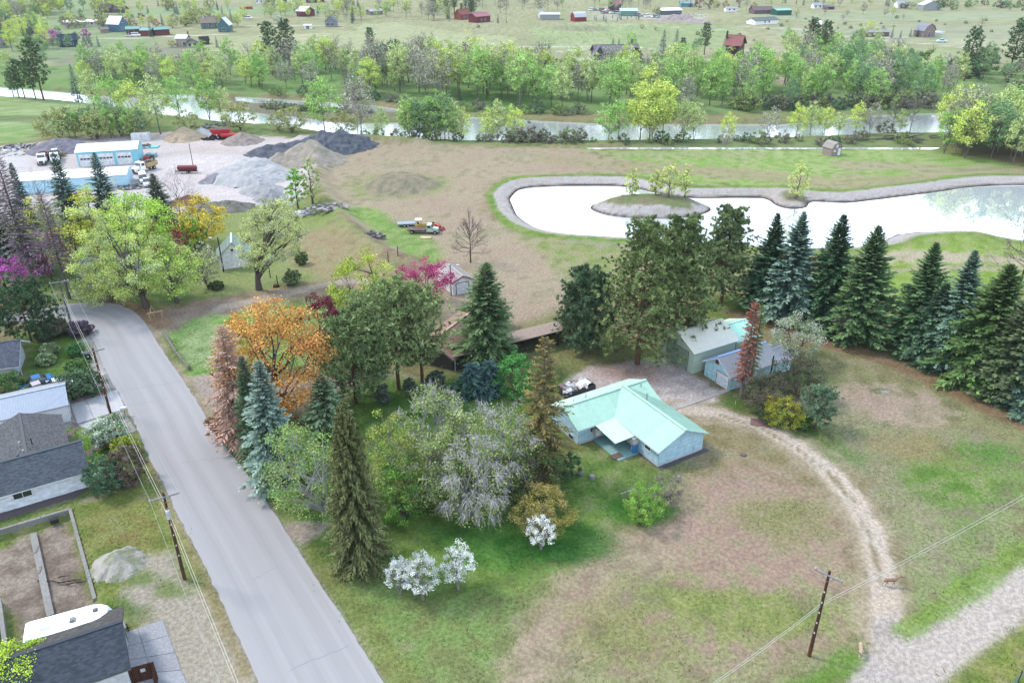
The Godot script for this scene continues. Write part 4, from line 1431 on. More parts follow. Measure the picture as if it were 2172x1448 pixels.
func skin(bones: Array, cell: float, paint: Callable) -> Build:
	var lo := Vector3.ONE * 99
	var hi := -lo
	for k in bones:
		for e in [0, 2]:
			var rr: float = k[e + 1] + cell * 3
			lo = lo.min(k[e] - Vector3.ONE * rr)
			hi = hi.max(k[e] + Vector3.ONE * rr)
	var n := Vector3i(((hi - lo) / cell).ceil())
	var f := PackedFloat32Array()
	f.resize((n.x + 1) * (n.y + 1) * (n.z + 1))
	var sx := n.x + 1
	var sxy := sx * (n.y + 1)
	for z in n.z + 1:
		for y in n.y + 1:
			for x in n.x + 1:
				var p := lo + Vector3(x, y, z) * cell
				var d := 9.0
				for k in bones:
					var ab: Vector3 = k[2] - k[0]
					var t := clampf((p - k[0]).dot(ab) / maxf(ab.length_squared(), 1e-6), 0, 1)
					var e: float = (p - k[0] - ab * t).length() - lerpf(k[1], k[3], t)
					var h := maxf(0.035 - absf(d - e), 0.0) / 0.035
					d = minf(d, e) - h * h * 0.035 * 0.25
				f[x + y * sx + z * sxy] = d
	var spot := {}
	for z in n.z:
		for y in n.y:
			for x in n.x:
				var sum := Vector3.ZERO
				var hits := 0
				var vals := []
				for k in 8:
					vals.append(f[x + (k & 1) + (y + ((k >> 1) & 1)) * sx + (z + (k >> 2)) * sxy])
				for e in [[0, 1], [2, 3], [4, 5], [6, 7], [0, 2], [1, 3], [4, 6], [5, 7], [0, 4], [1, 5], [2, 6], [3, 7]]:
					var va: float = vals[e[0]]
					var vb: float = vals[e[1]]
					if (va < 0) != (vb < 0):
						var a := Vector3(e[0] & 1, (e[0] >> 1) & 1, e[0] >> 2)
						var b := Vector3(e[1] & 1, (e[1] >> 1) & 1, e[1] >> 2)
						sum += a.lerp(b, va / (va - vb))
						hits += 1
				if hits:
					spot[Vector3i(x, y, z)] = lo + (Vector3(x, y, z) + sum / hits) * cell
	var out := Build.new()
	for c: Vector3i in spot:
		var v0 := f[c.x + c.y * sx + c.z * sxy]
		for ax in 3:
			var step := Vector3i(1 if ax == 0 else 0, 1 if ax == 1 else 0, 1 if ax == 2 else 0)
			var m := c + step
			if m.x > n.x or m.y > n.y or m.z > n.z:
				continue
			var v1 := f[m.x + m.y * sx + m.z * sxy]
			if (v0 < 0) == (v1 < 0):
				continue
			var u := Vector3i(step.z, step.x, step.y)
			var w := Vector3i(step.y, step.z, step.x)
			var q := [c, c - u, c - u - w, c - w]
			if q.any(func(k): return not spot.has(k)):
				continue
			var p := q.map(func(k): return spot[k])
			var mid: Vector3 = (p[0] + p[2]) / 2
			if v0 < 0:
				out.quad(p[0], p[1], p[2], p[3], paint.call(mid))
			else:
				out.quad(p[3], p[2], p[1], p[0], paint.call(mid))
	return out


func deer(label: String, at: Vector3, turn: float, coat: Color, belly: Color, grazing: bool) -> void:
	var o := thing("deer", label, "deer", on(at), turn)
	var nose := Vector3(1.02, 0.18, 0.05) if grazing else Vector3(1.13, 1.13, 0.04)
	var poll := Vector3(0.86, 0.42, 0.02) if grazing else Vector3(0.9, 1.22, 0.0)
	var bones := [
		[Vector3(-0.42, 0.82, 0), 0.15, Vector3(0.1, 0.78, 0), 0.17], [Vector3(0.1, 0.78, 0), 0.17, Vector3(0.42, 0.8, 0), 0.165],
		[Vector3(0.46, 0.86, 0), 0.12, poll, 0.065], [poll, 0.085, nose, 0.035],
		[Vector3(-0.54, 0.86, 0), 0.05, Vector3(-0.64, 0.74, 0), 0.03],
	]
	for s in [-1, 1]:
		var f: float = 0.1 * s
		bones.append_array([
			[Vector3(-0.44, 0.78, 0.08 * s), 0.12, Vector3(-0.34 + f, 0.55, 0.09 * s), 0.075], [Vector3(-0.34 + f, 0.55, 0.09 * s), 0.065, Vector3(-0.52 + f, 0.34, 0.09 * s), 0.034], [Vector3(-0.52 + f, 0.34, 0.09 * s), 0.034, Vector3(-0.46 + f * 1.4, 0.03, 0.09 * s), 0.026],
			[Vector3(0.38, 0.72, 0.08 * s), 0.085, Vector3(0.4 - f, 0.42, 0.085 * s), 0.04], [Vector3(0.4 - f, 0.42, 0.085 * s), 0.036, Vector3(0.4 - f * 1.6, 0.03, 0.085 * s), 0.026],
			[poll + Vector3(-0.02, 0.05, 0.05 * s), 0.028, poll + Vector3(-0.08, 0.15, 0.15 * s), 0.016],
		])
	var b := skin(bones, 0.026, func(p: Vector3) -> Color:
		if p.y < 0.66 and absf(p.x) < 0.35 or p.x < -0.56:
			return belly
		return coat.lerp(belly, 0.35) if p.y < 0.45 else coat)
	part("body", b, M.matte, o)
	var eye := Build.new()
	for s in [-1, 1]:
		eye.box(poll.lerp(nose, 0.3) + Vector3(0, 0.03, 0.062 * s), Vector3(0.025, 0.025, 0.02), Color(0.01, 0.01, 0.01))
	part("eye", eye, M.car_paint, o)


# ---------------------------------------------------------------- the place

func _ready() -> void:
	rng.seed = 7
	var cam := Camera3D.new()
	cam.name = "camera"
	add_child(cam)
	cam.position = Vector3(0, 55, 0)
	cam.rotation_degrees = Vector3(-27.5, 0, 0)
	cam.fov = 46.41
	cam.near = 1.0
	cam.far = 6000.0
	cam.current = true
	var env := Environment.new()
	env.background_mode = Environment.BG_SKY
	var sky := Sky.new()
	var psm := ProceduralSkyMaterial.new()
	psm.sky_top_color = Color(0.79, 0.87, 0.98)
	psm.sky_horizon_color = Color(0.95, 0.97, 0.98)
	psm.sky_curve = 0.2
	psm.sky_energy_multiplier = 1.25
	psm.ground_bottom_color = Color(0.4, 0.42, 0.36)
	psm.ground_horizon_color = Color(0.8, 0.8, 0.78)
	psm.sun_angle_max = 60.0
	psm.sun_curve = 0.12
	sky.sky_material = psm
	env.sky = sky
	env.tonemap_mode = Environment.TONE_MAPPER_LINEAR
	env.tonemap_exposure = 1.62
	env.fog_enabled = true
	env.fog_density = 0.00006
	env.fog_light_color = Color(0.78, 0.83, 0.88)
	env.sdfgi_enabled = true
	env.ssao_enabled = true
	env.ssil_enabled = true
	var we := WorldEnvironment.new()
	we.name = "environment"
	we.environment = env
	add_child(we)
	var sun := DirectionalLight3D.new()
	sun.name = "sun"
	sun.light_energy = 0.85
	sun.light_angular_distance = 11.0
	sun.light_color = Color(1.0, 0.97, 0.94)
	sun.rotation_degrees = Vector3(-50, 248, 0)
	sun.shadow_enabled = true
	add_child(sun)
	for k in [[n_big, 1, 0.012], [n_mid, 2, 0.06], [n_fine, 3, 0.32], [n_gap, 4, 0.03]]:
		k[0].seed = k[1]
		k[0].frequency = k[2]
		k[0].noise_type = FastNoiseLite.TYPE_SIMPLEX_SMOOTH
		k[0].fractal_octaves = 3
	make_materials()
	lay_of_land()
	lay_covers()
	make_ground()
	make_water()
	roads()
	turquoise_house()
	workshops()
	sheds_in_the_middle()
	houses_on_the_left()
	gravel_yard()
	farms()
	near_trees()
	left_trees()
	river_trees()
	town_trees()
	poles_and_wires()
	small_things()


func leafc(hex: String, k := 1.6) -> Color:
	return lit(hex, k)


func face(a: Vector3, b: Vector3) -> float:
	return atan2(-(b.z - a.z), b.x - a.x)


# ---- streets

func ribbon(called: String, lefts: PackedVector2Array, rights: PackedVector2Array, m: Material, col: Color, y: float, across: int, step: float, wear: float) -> void:
	var l := resample(lefts, step)
	var count := l.size()
	var r := resample_n(rights, count)
	var b := Build.new()
	var grid := []
	for i in count:
		var row := []
		for k in across + 1:
			var t := float(k) / across
			var p := l[i].lerp(r[i], t)
			if k == 0 or k == across:
				p += (l[i] - r[i]).normalized() * (n_fine.get_noise_2d(p.x * 4.0, p.y * 4.0) * 0.2)
			row.append(Vector3(p.x, maxf(gy(p.x, p.y), 0.0) + y, p.y))
		grid.append(row)
	for i in count - 1:
		for k in across:
			var t := (k + 0.5) / across
			var track := absf(sin(t * TAU * 1.0)) * 0.5 + absf(sin(t * PI * 4.0)) * 0.2
			var f := 1.0 + wear * (track - 0.5) + n_mid.get_noise_2d(t * 90.0, i * step * 0.25) * 0.12
			if t < 0.04 or t > 0.96:
				f *= 1.06
			b.quad(grid[i][k], grid[i + 1][k], grid[i + 1][k + 1], grid[i][k + 1], tone(col, f))
	structure(called, b, m)


func resample(p: PackedVector2Array, step: float) -> PackedVector2Array:
	var total := 0.0
	for i in p.size() - 1:
		total += p[i].distance_to(p[i + 1])
	return resample_n(p, int(total / step) + 2)


func resample_n(p: PackedVector2Array, count: int) -> PackedVector2Array:
	var c := Curve2D.new()
	for i in p.size():
		var d := (p[mini(i + 1, p.size() - 1)] - p[maxi(i - 1, 0)]).normalized()
		var back := p[i].distance_to(p[maxi(i - 1, 0)]) * 0.33
		var fore := p[i].distance_to(p[mini(i + 1, p.size() - 1)]) * 0.33
		c.add_point(p[i], -d * back, d * fore)
	var out := PackedVector2Array()
	for i in count:
		out.append(c.sample_baked(c.get_baked_length() * i / (count - 1)))
	return out


func slabs(called: String, corners: Array, nu: int, nv: int, col: Color) -> void:      # four corners; each slab a part
	var root := Node3D.new()
	root.name = numbered(called)
	add_child(root, true)
	root.set_meta("kind", "structure")
	var q := poly(corners)
	for i in nu:
		for j in nv:
			var b := Build.new()
			var p := []
			for h in [-0.1, 0.07 + rng.randf_range(-0.006, 0.006)]:
				for e in [[0, 0], [1, 0], [1, 1], [0, 1]]:
					var u := (i + lerpf(0.012, 0.988, e[0])) / nu
					var v := (j + lerpf(0.012, 0.988, e[1])) / nv
					var t := q[0].lerp(q[1], u).lerp(q[3].lerp(q[2], u), v)
					p.append(Vector3(t.x, h, t.y))
			if (p[1] - p[0]).cross(p[3] - p[0]).y < 0.0:
				p = [p[3], p[2], p[1], p[0], p[7], p[6], p[5], p[4]]
			b.hexa(p, tone(col, rng.randf_range(0.93, 1.05)))
			part("slab", b, M.concrete, root)


func roads() -> void:
	var a := poly([-17.2,-38.6,-20.8,-45,-24.1,-49.9,-27.4,-54.9,-31.2,-60.4,-35,-65.6,-39,-71.5,-42.9,-76.9,-47.2,-83.5,-52.9,-91.5,-55.4,-94.8,-58.6,-99.4,-61.8,-104.4,-64.7,-108.5,-67.3,-111.1,-69.8,-112.4,-72.4,-112.6,-75.7,-111.9,-83.1,-109.4])
	var b := poly([-7.3,-38.6,-10.6,-45.1,-12.9,-48.5,-15.4,-52.3,-19.9,-58.6,-23.6,-64.1,-27.6,-69.8,-33.1,-76.9,-36.8,-81.7,-41,-88.4,-44.9,-93.9,-49.1,-99.8,-52.9,-105.2,-57.3,-111.6,-60.9,-116,-64.4,-118.7,-69,-119.7,-73.3,-118.9,-77,-117.1,-80.7,-115.5,-85.5,-113.4])
	ribbon("road", a, b, M.asphalt, lit("d1cecd", 1.0), 0.035, 22, 0.8, 0.13)
	for k in [[Vector3(-44.67,0,-93.94), Vector3(-52.61,0,-91.21)], [Vector3(-42.33,0,-90.24), Vector3(-50.23,0,-87.44)], [Vector3(-32.07,0,-76.48), Vector3(-40.93,0,-74.46)], [Vector3(-22.69,0,-58.49), Vector3(-26.51,0,-54.68)], [Vector3(-14.07,0,-48.78), Vector3(-20.52,0,-45.1)]]:
		var w := Build.new()
		var last: Vector3 = k[0]
		for i in 14:
			var t := (i + 1) / 14.0
			var p: Vector3 = k[0].lerp(k[1], t) + Vector3(0, 0, n_fine.get_noise_2d(t * 60.0, k[0].x * 9.0) * 0.5)
			w.quad(last + Vector3(0, 0.041, 0.03), last + Vector3(0, 0.041, -0.03), p + Vector3(0, 0.041, -0.03), p + Vector3(0, 0.041, 0.03), Color(0.16, 0.16, 0.165))
			last = p
		structure("road_dark_line", w, M.plain)  # thin dark wavering strip across the asphalt
	slabs("concrete_drive", [-57.4,-87.9,-53,-91.6,-49.7,-86.8,-54.2,-83.3], 3, 1, lit("d5d3d4", 1.3))
	slabs("concrete_apron", [-54,-83,-49.6,-86.3,-50.7,-85.4,-51.3,-81.6], 2, 1, lit("d0cecf", 1.3))
	slabs("concrete_drive", [-34.9,-49.7,-31.3,-51.7,-26.3,-44.4,-31.6,-44.4], 2, 4, lit("cfd0d4", 0.95))
	slabs("concrete_walk", [19.9,-87,28.7,-91.9,29.1,-91.2,20.4,-86.2], 7, 1, lit("d5ccc4", 1.1))
	slabs("concrete_walk", [-50.5,-85,-49.7,-86.3,-46.2,-81.8,-46.6,-81.2], 1, 2, lit("bdb9b2"))
	ribbon("asphalt_drive", poly([-53.2,-91.9,-54.7,-91.7,-57.4,-90.7,-63.2,-88.6,-68.2,-86.8]), poly([-56.1,-95.6,-57.6,-95.2,-60,-93.4,-62.3,-92.9,-65.2,-92.4,-70.4,-90.5]), M.asphalt, lit("a8a5ac"), 0.02, 8, 0.8, 0.05)
	ribbon("brick_path", poly([-55.2,-83.7,-54.2,-82.7,-54.5,-81.8,-54.2,-80.2]), poly([-54.4,-83.5,-53.5,-82.7,-53.8,-81.5,-53.4,-79.6]), M.stone, lit("b39f98"), 0.03, 4, 0.4, 0.1)
	ribbon("brick_path", poly([-50.5,-77.4,-49.9,-78.4,-49.5,-79.2]), poly([-49.7,-76.5,-49.2,-77.5,-48.8,-78.4]), M.stone, lit("b39f98"), 0.03, 4, 0.4, 0.1)
	ribbon("gravel_bed", poly([-53.8,-64.8,-50.5,-67,-47.5,-69,-46.8,-70.5]), poly([-54.5,-66,-51.1,-68,-48.4,-69.8,-47,-71]), M.stone, lit("94838b"), 0.03, 4, 0.4, 0.1)
	ribbon("gravel_bed", poly([14.4,-77.4,15.9,-75.4,17,-73.7,19.9,-75.6,23.5,-77.6]), poly([14.9,-77.8,16.2,-76.1,17.1,-74.6,20,-76.5,22.9,-78.2]), M.stone, lit("8f8b93"), 0.04, 3, 0.4, 0.1)


# ---- the turquoise house

func turquoise_house() -> void:
	var wall := Color(0.38, 0.56, 0.63)
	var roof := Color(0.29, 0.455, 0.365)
	var skylit_back := Color(0.45, 0.57, 0.5)  # sky reflection mixed into the colour of the far slope
	var yaw := 0.534
	var at := Vector3(15.09, 0, -78.64)
	var root := thing("house", "turquoise ranch house with seamed metal roof, wing and covered patio", "house", at, yaw)
	# long block: x from -6 to 5.7, z from -9.5 to -3.8; wing: x from -0.8 to 6, z from -3.8 to 4.5 (local)
	var blocks := [[-6.1, 5.8, -9.6, -3.8, true], [-0.75, 6.0, -4.4, 4.45, false]]
	var wh := 2.45
	for k in blocks:
		var w := Build.new()
		var s := Build.new()
		var cx: float = (k[0] + k[1]) / 2
		var cz: float = (k[2] + k[3]) / 2
		var hx: float = (k[1] - k[0]) / 2
		var hz: float = (k[3] - k[2]) / 2
		var along: bool = k[4]
		var half := hz if along else hx
		var rise := half * 0.46
		w.box(Vector3(cx, wh / 2 - 0.1, cz), Vector3(hx * 2, wh + 0.2, hz * 2), wall)
		for e in [-1, 1]:
			if along:
				w.tri(Vector3(cx + hx * e, wh, cz - hz * e), Vector3(cx + hx * e, wh, cz + hz * e), Vector3(cx + hx * e, wh + rise, cz), wall)
			else:
				w.tri(Vector3(cx + hx * e, wh, cz + hz * e), Vector3(cx - hx * e, wh, cz + hz * e), Vector3(cx, wh + rise, cz + hz * e), wall)
		var wall_node := part("wall", w, M.paint, root)
		var base := Build.new()
		base.box(Vector3(cx, 0.12, cz), Vector3(hx * 2 + 0.04, 0.3, hz * 2 + 0.04), Color(0.45, 0.45, 0.43))
		part("foundation", base, M.concrete, root)
		var y := 0.28
		while y < wh + rise - 0.1:
			var t := y + 0.2
			var q0 := 1.0 if y < wh else 1.0 - (y - wh) / rise
			var q1 := 1.0 if t < wh else maxf(1.0 - (t - wh) / rise, 0.0)
			var col := tone(wall, rng.randf_range(0.93, 1.05))
			for e in [-1, 1]:
				var fz: float = cz + (hz + 0.03) * e
				var fx: float = cx + (hx + 0.03) * e
				if y < wh or not along:
					var a0 := hx * (q0 if not along else 1.0)
					var a1 := hx * (q1 if not along else 1.0)
					s.quad(Vector3(cx + a0 * e, y, fz), Vector3(cx - a0 * e, y, fz), Vector3(cx - a1 * e, minf(t, wh + rise), fz - 0.022 * e), Vector3(cx + a1 * e, minf(t, wh + rise), fz - 0.022 * e), col)
					s.quad(Vector3(cx + a0 * e, y, fz - 0.022 * e), Vector3(cx - a0 * e, y, fz - 0.022 * e), Vector3(cx - a0 * e, y, fz), Vector3(cx + a0 * e, y, fz), tone(col, 0.85))
				if y < wh or along:
					var a0 := hz * (q0 if along else 1.0)
					var a1 := hz * (q1 if along else 1.0)
					s.quad(Vector3(fx, y, cz - a0 * e), Vector3(fx, y, cz + a0 * e), Vector3(fx - 0.022 * e, minf(t, wh + rise), cz + a1 * e), Vector3(fx - 0.022 * e, minf(t, wh + rise), cz - a1 * e), col)
					s.quad(Vector3(fx - 0.022 * e, y, cz - a0 * e), Vector3(fx - 0.022 * e, y, cz + a0 * e), Vector3(fx, y, cz + a0 * e), Vector3(fx, y, cz - a0 * e), tone(col, 0.85))
			y = t
		part("siding", s, M.paint, wall_node, true)
		# the roof: sheet after sheet of ribbed metal
		var over := 0.45
		var lo: float = (k[0] if along else k[2]) - (over if along else 0.0)
		var hi: float = (k[1] if along else k[3]) + over
		var crest := wh + rise + 0.1
		var run := half + over
		var fall := run * 0.46
		if not along:
			lo = -7.2 + 0.4
		var roof_root := Node3D.new()
		roof_root.name = "roof"
		root.add_child(roof_root, true)
		for side in [-1, 1]:
			var sheets := int((hi - lo) / 0.9)
			for i in sheets:
				var b := Build.new()
				var u0 := lerpf(lo, hi, float(i) / sheets)
				var u1 := lerpf(lo, hi, float(i + 1) / sheets) + 0.015
				var rc := tone(roof if side == 1 or not along else skylit_back, rng.randf_range(0.95, 1.06))
				var lift := 0.003 * (i % 2)
				for r in [[u0, u1, 0.0, 0.05]] + range(4).map(func(g): return [u0 + (u1 - u0) * (g + 0.1) / 4.0, u0 + (u1 - u0) * (g + 0.1) / 4.0 + 0.05, 0.05, 0.085]):
					var p := []
					for h: float in [r[2], r[3]]:
						for e in [[0, 1], [1, 1], [1, 0], [0, 0]]:
							var u: float = r[1] if e[0] == 1 else r[0]
							var v = run * e[1]
							var y0: float = crest - v * 0.46 + h + lift
							p.append(Vector3(u, y0, cz + v * side) if along else Vector3(cx + v * side, y0, u))
					if (side == -1) == along:
						p = [p[3], p[2], p[1], p[0], p[7], p[6], p[5], p[4]]
					b.hexa(p, rc)
				part("roof_sheet", b, M.metal_roof, roof_root)
		var cap := Build.new()
		if along:
			cap.box(Vector3((lo + hi) / 2, crest + 0.09, cz), Vector3(hi - lo, 0.06, 0.36), tone(roof, 1.1))
		else:
			cap.box(Vector3(cx, crest + 0.09, (lo + hi) / 2), Vector3(0.36, 0.06, hi - lo), tone(roof, 1.1))
		part("ridge_cap", cap, M.metal_roof, roof_root)
		var fascia := Build.new()
		for e in [-1, 1]:
			if along:
				fascia.box(Vector3((lo + hi) / 2, crest - fall - 0.06, cz + run * e), Vector3(hi - lo, 0.16, 0.05), Color(0.5, 0.62, 0.62))
			elif e == 1:
				fascia.box(Vector3(cx + run * e, crest - fall - 0.06, (hi - 3.6) / 2), Vector3(0.05, 0.16, hi + 3.6), Color(0.6, 0.68, 0.68))
				fascia.box(Vector3(cx - run * e, crest - fall - 0.06, (hi - 3.6) / 2), Vector3(0.05, 0.16, hi + 3.6), Color(0.6, 0.68, 0.68))
		part("fascia", fascia, M.paint, root)
	# windows, coolers, patio roof
	var white := Color(0.72, 0.74, 0.74)
	for k in [["l", 2.6, 1.75, 1.0, 0.75], ["l", -0.9, 1.75, 0.75, 0.9]]:
		opening_at(root, Vector3(-0.79, k[2], k[1]), Vector3(-1, 0, 0), k[3], k[4], white)
	opening_at(root, Vector3(-3.9, 1.75, -3.76), Vector3(0, 0, 1), 1.1, 0.95, white)
	opening_at(root, Vector3(-6.14, 0.42, -5.2), Vector3(-1, 0, 0), 0.9, 0.5, Color(0.4, 0.45, 0.48))
	for k in [[Vector3(-3.75, 1.4, -3.35), "cooler"], [Vector3(-1.2, 1.55, 0.55), "cooler"]]:
		var b := Build.new()
		b.box(k[0], Vector3(0.75, 0.75, 0.75), Color(0.55, 0.52, 0.47))
		var c := part("swamp_cooler", b, M.paint, root)
		for i in 2:
			b = Build.new()
			b.box(k[0] + Vector3(-0.17 + 0.34 * i, 0, 0.39), Vector3(0.28, 0.6, 0.03), Color(0.75, 0.74, 0.7))
			part("louvre", b, M.paint, c)
		b = Build.new()
		b.box(k[0] + Vector3(0, 0.42, 0), Vector3(0.82, 0.1, 0.82), Color(0.4, 0.4, 0.4))
		part("lid", b, M.paint, c)
	var pr := Node3D.new()
	pr.name = "patio_roof"
	root.add_child(pr, true)
	for i in 5:
		var b := Build.new()
		var x0 := -4.0 + i * 0.66
		for r in [[x0, x0 + 0.65, 0.0, 0.05], [x0 + 0.1, x0 + 0.15, 0.05, 0.08], [x0 + 0.4, x0 + 0.45, 0.05, 0.08]]:
			var p := []
			for h: float in [r[2], r[3]]:
				for e in [[0, 1], [1, 1], [1, 0], [0, 0]]:
					var xx: float = r[e[0]]
					p.append(Vector3(xx, 2.32 - 0.3 * e[1] + h + (xx + 4.0) * 0.03, -3.55 + 4.1 * e[1]))
			b.hexa(p, Color(0.42, 0.54, 0.49))
		part("roof_sheet", b, M.metal_roof, pr)
	var b := Build.new()
	b.tube([Vector3(-1.35, 0, 0.4), Vector3(-1.35, 2.0, 0.4)], [0.06, 0.06], 6, white)
	part("post", b, M.paint, pr)
	b = Build.new()
	b.box(Vector3(-2.3, 0.05, -1.2), Vector3(3.3, 0.16, 5.0), Color(0.2, 0.34, 0.32))
	part("patio", b, M.concrete, root)
	for k in [[Vector3(3.0, 4.05, -2.6), 0.09, 0.9], [Vector3(4.9, 3.75, -6.0), 0.06, 0.4], [Vector3(-2.6, 3.6, -7.4), 0.06, 0.5], [Vector3(-4.4, 3.6, -7.4), 0.05, 0.35]]:
		b = Build.new()
		b.tube([k[0] - Vector3(0, 0.4, 0), k[0] + Vector3(0, k[2], 0)], [k[1], k[1]], 7, Color(0.45, 0.47, 0.47))
		b.tube([k[0] + Vector3(0, k[2], 0), k[0] + Vector3(0, k[2] + 0.1, 0)], [k[1] * 1.6, k[1] * 1.2], 7, Color(0.65, 0.66, 0.66))
		part("vent_pipe", b, M.steel, root)
	b = Build.new()
	b.box(Vector3(4.6, 0.7, 4.5), Vector3(0.14, 0.4, 0.1), Color(0.45, 0.47, 0.48))
	part("meter_box", b, M.paint, root)
	# loose on the patio
	var inv := Transform3D(Basis(Vector3.UP, yaw), at)
	for r in 3:
		b = Build.new()
		b.box(Vector3(0, 0.16, 0), Vector3(0.5, 0.32, 0.4), Color(0.07, 0.26, 0.6))
		b.box(Vector3(0, 0.18, 0.205), Vector3(0.36, 0.1, 0.012), Color(0.02, 0.08, 0.25))
		var crate := part("plastic_crate", b, M.paint, self)
		crate.position = inv * Vector3(-1.35, 0.13 + r * 0.34, 0.95)
		crate.rotation.y = yaw + r * 0.07
		tag(crate, ["blue plastic crate standing on the patio, bottom of its pile", "blue plastic crate in the middle of the pile on the patio", "blue plastic crate under the cooler, topmost of its pile"][r], "crate", "blue crates on the patio")
	b = Build.new()
	b.box(Vector3.ZERO, Vector3(1.3, 0.07, 0.9), lit("a98c80"))
	var mat_o := part("door_mat", b, M.wood, self)
	mat_o.position = inv * Vector3(-3.6, 0.16, 0.5)
	mat_o.rotation.y = yaw
	tag(mat_o, "flat reddish board lying at the near left corner of the patio", "board")


func opening_at(root: Node3D, at: Vector3, out: Vector3, w: float, h: float, frame: Color) -> void:
	var right := Vector3.UP.cross(out)
	var bas := Basis(right, Vector3.UP, out)
	var b := Build.new()
	for s in [-1, 1]:
		b.box(at + right * s * (w / 2 + 0.04), Vector3(0.09, h + 0.18, 0.12), frame, bas)
		b.box(at + Vector3(0, s * (h / 2 + 0.045), 0), Vector3(w, 0.09, 0.12), frame, bas)
	var node := part("window", b, M.paint, root)
	var p := Build.new()
	p.box(at + out * 0.015, Vector3(w, h, 0.05), Color.WHITE, bas)
	part("pane", p, M.glass, node)


# ---- the workshop and the sheds beside the court

func workshops() -> void:
	var green := Color(0.4, 0.48, 0.37)
	var r := house("workshop", "tall sage green metal workshop with two pale skylight strips in its roof", "workshop", Vector3(21.6, 0, -101.8), Vector3(25.0, 0, -95.9), 7.7, 3.4, 1.6, green, lit("bcc0a8", 1.75), {"gable": true, "skylit_back": lit("f0eedd", 1.4), "over": 0.35, "ribs": 0.3, "roof_m": "metal_roof", "wall_m": "metal_roof", "doors": [["r", -1.0, 2.2, 2.9, Color(0.22, 0.29, 0.22), 1], ["r", 1.3, 2.0, 2.9, Color(0.24, 0.31, 0.23), 1]], "frame": Color(0.2, 0.25, 0.2)})  # cream far slope carries the sky brightness in its colour
	for s in [-0.3, 2.2]:
		var b := Build.new()
		var z := 3.35
		for e in [1, -1]:
			if e == 1:
				var p := []
				for h: float in [0.14, 0.19]:
					for c in [[-0.3, 0.88], [0.3, 0.88], [0.3, 0.1], [-0.3, 0.1]]:
						p.append(Vector3(s + c[0], 3.4 + 1.6 * (1.0 - c[1]) + h, z * c[1]))
				b.hexa(p, Color(0.75, 0.77, 0.75))
		part("skylight", b, M.paint, r)
	var wall := Color(0.42, 0.64, 0.68)
	house("garden_shed", "pale turquoise shed with ribbed grey metal roof and white double door", "shed", Vector3(26.6, 0, -95.6), Vector3(29.0, 0, -91.4), 8.2, 2.35, 1.6, wall, lit("9fbbe0", 1.7), {"gable": true, "over": 0.35, "ribs": 0.22, "roof_m": "metal_roof", "skylit_back": lit("d8d8da"), "siding": 0.2, "gable_col": Color(0.72, 0.76, 0.77), "doors": [["r", 1.1, 2.2, 1.9, Color(0.72, 0.76, 0.78), 2]], "windows": [["r", -0.25, 3.15, 0.55, 0.6], ["f", 1.6, 1.5, 0.9, 0.8]], "frame": Color(0.4, 0.2, 0.15), "trim": Color(0.65, 0.72, 0.75)})
	house("lean_to", "low turquoise lean-to behind the garden shed with a whitish roof", "shed", Vector3(36.3, 0, -95.5), Vector3(38.9, 0, -97.0), 4.5, 1.9, 0.7, wall, lit("d5d8de"), {"over": 0.25, "ribs": 0.3, "roof_m": "metal_roof"})
	house("metal_barn", "turquoise roofed metal barn behind the sage workshop", "barn", Vector3(31.9, 0, -100.1), Vector3(35.4, 0, -102.1), 5.8, 2.9, 1.2, green, Color(0.33, 0.57, 0.48), {"over": 0.3, "ribs": 0.3, "roof_m": "metal_roof", "wall_m": "metal_roof", "skylit_back": Color(0.5, 0.6, 0.5)})
	post("wooden_pole", "dark bare pole standing between the shed roof and the lilac", Vector3(35,0,-93.44), 4.2, 0.12, Color(0.07, 0.055, 0.045))


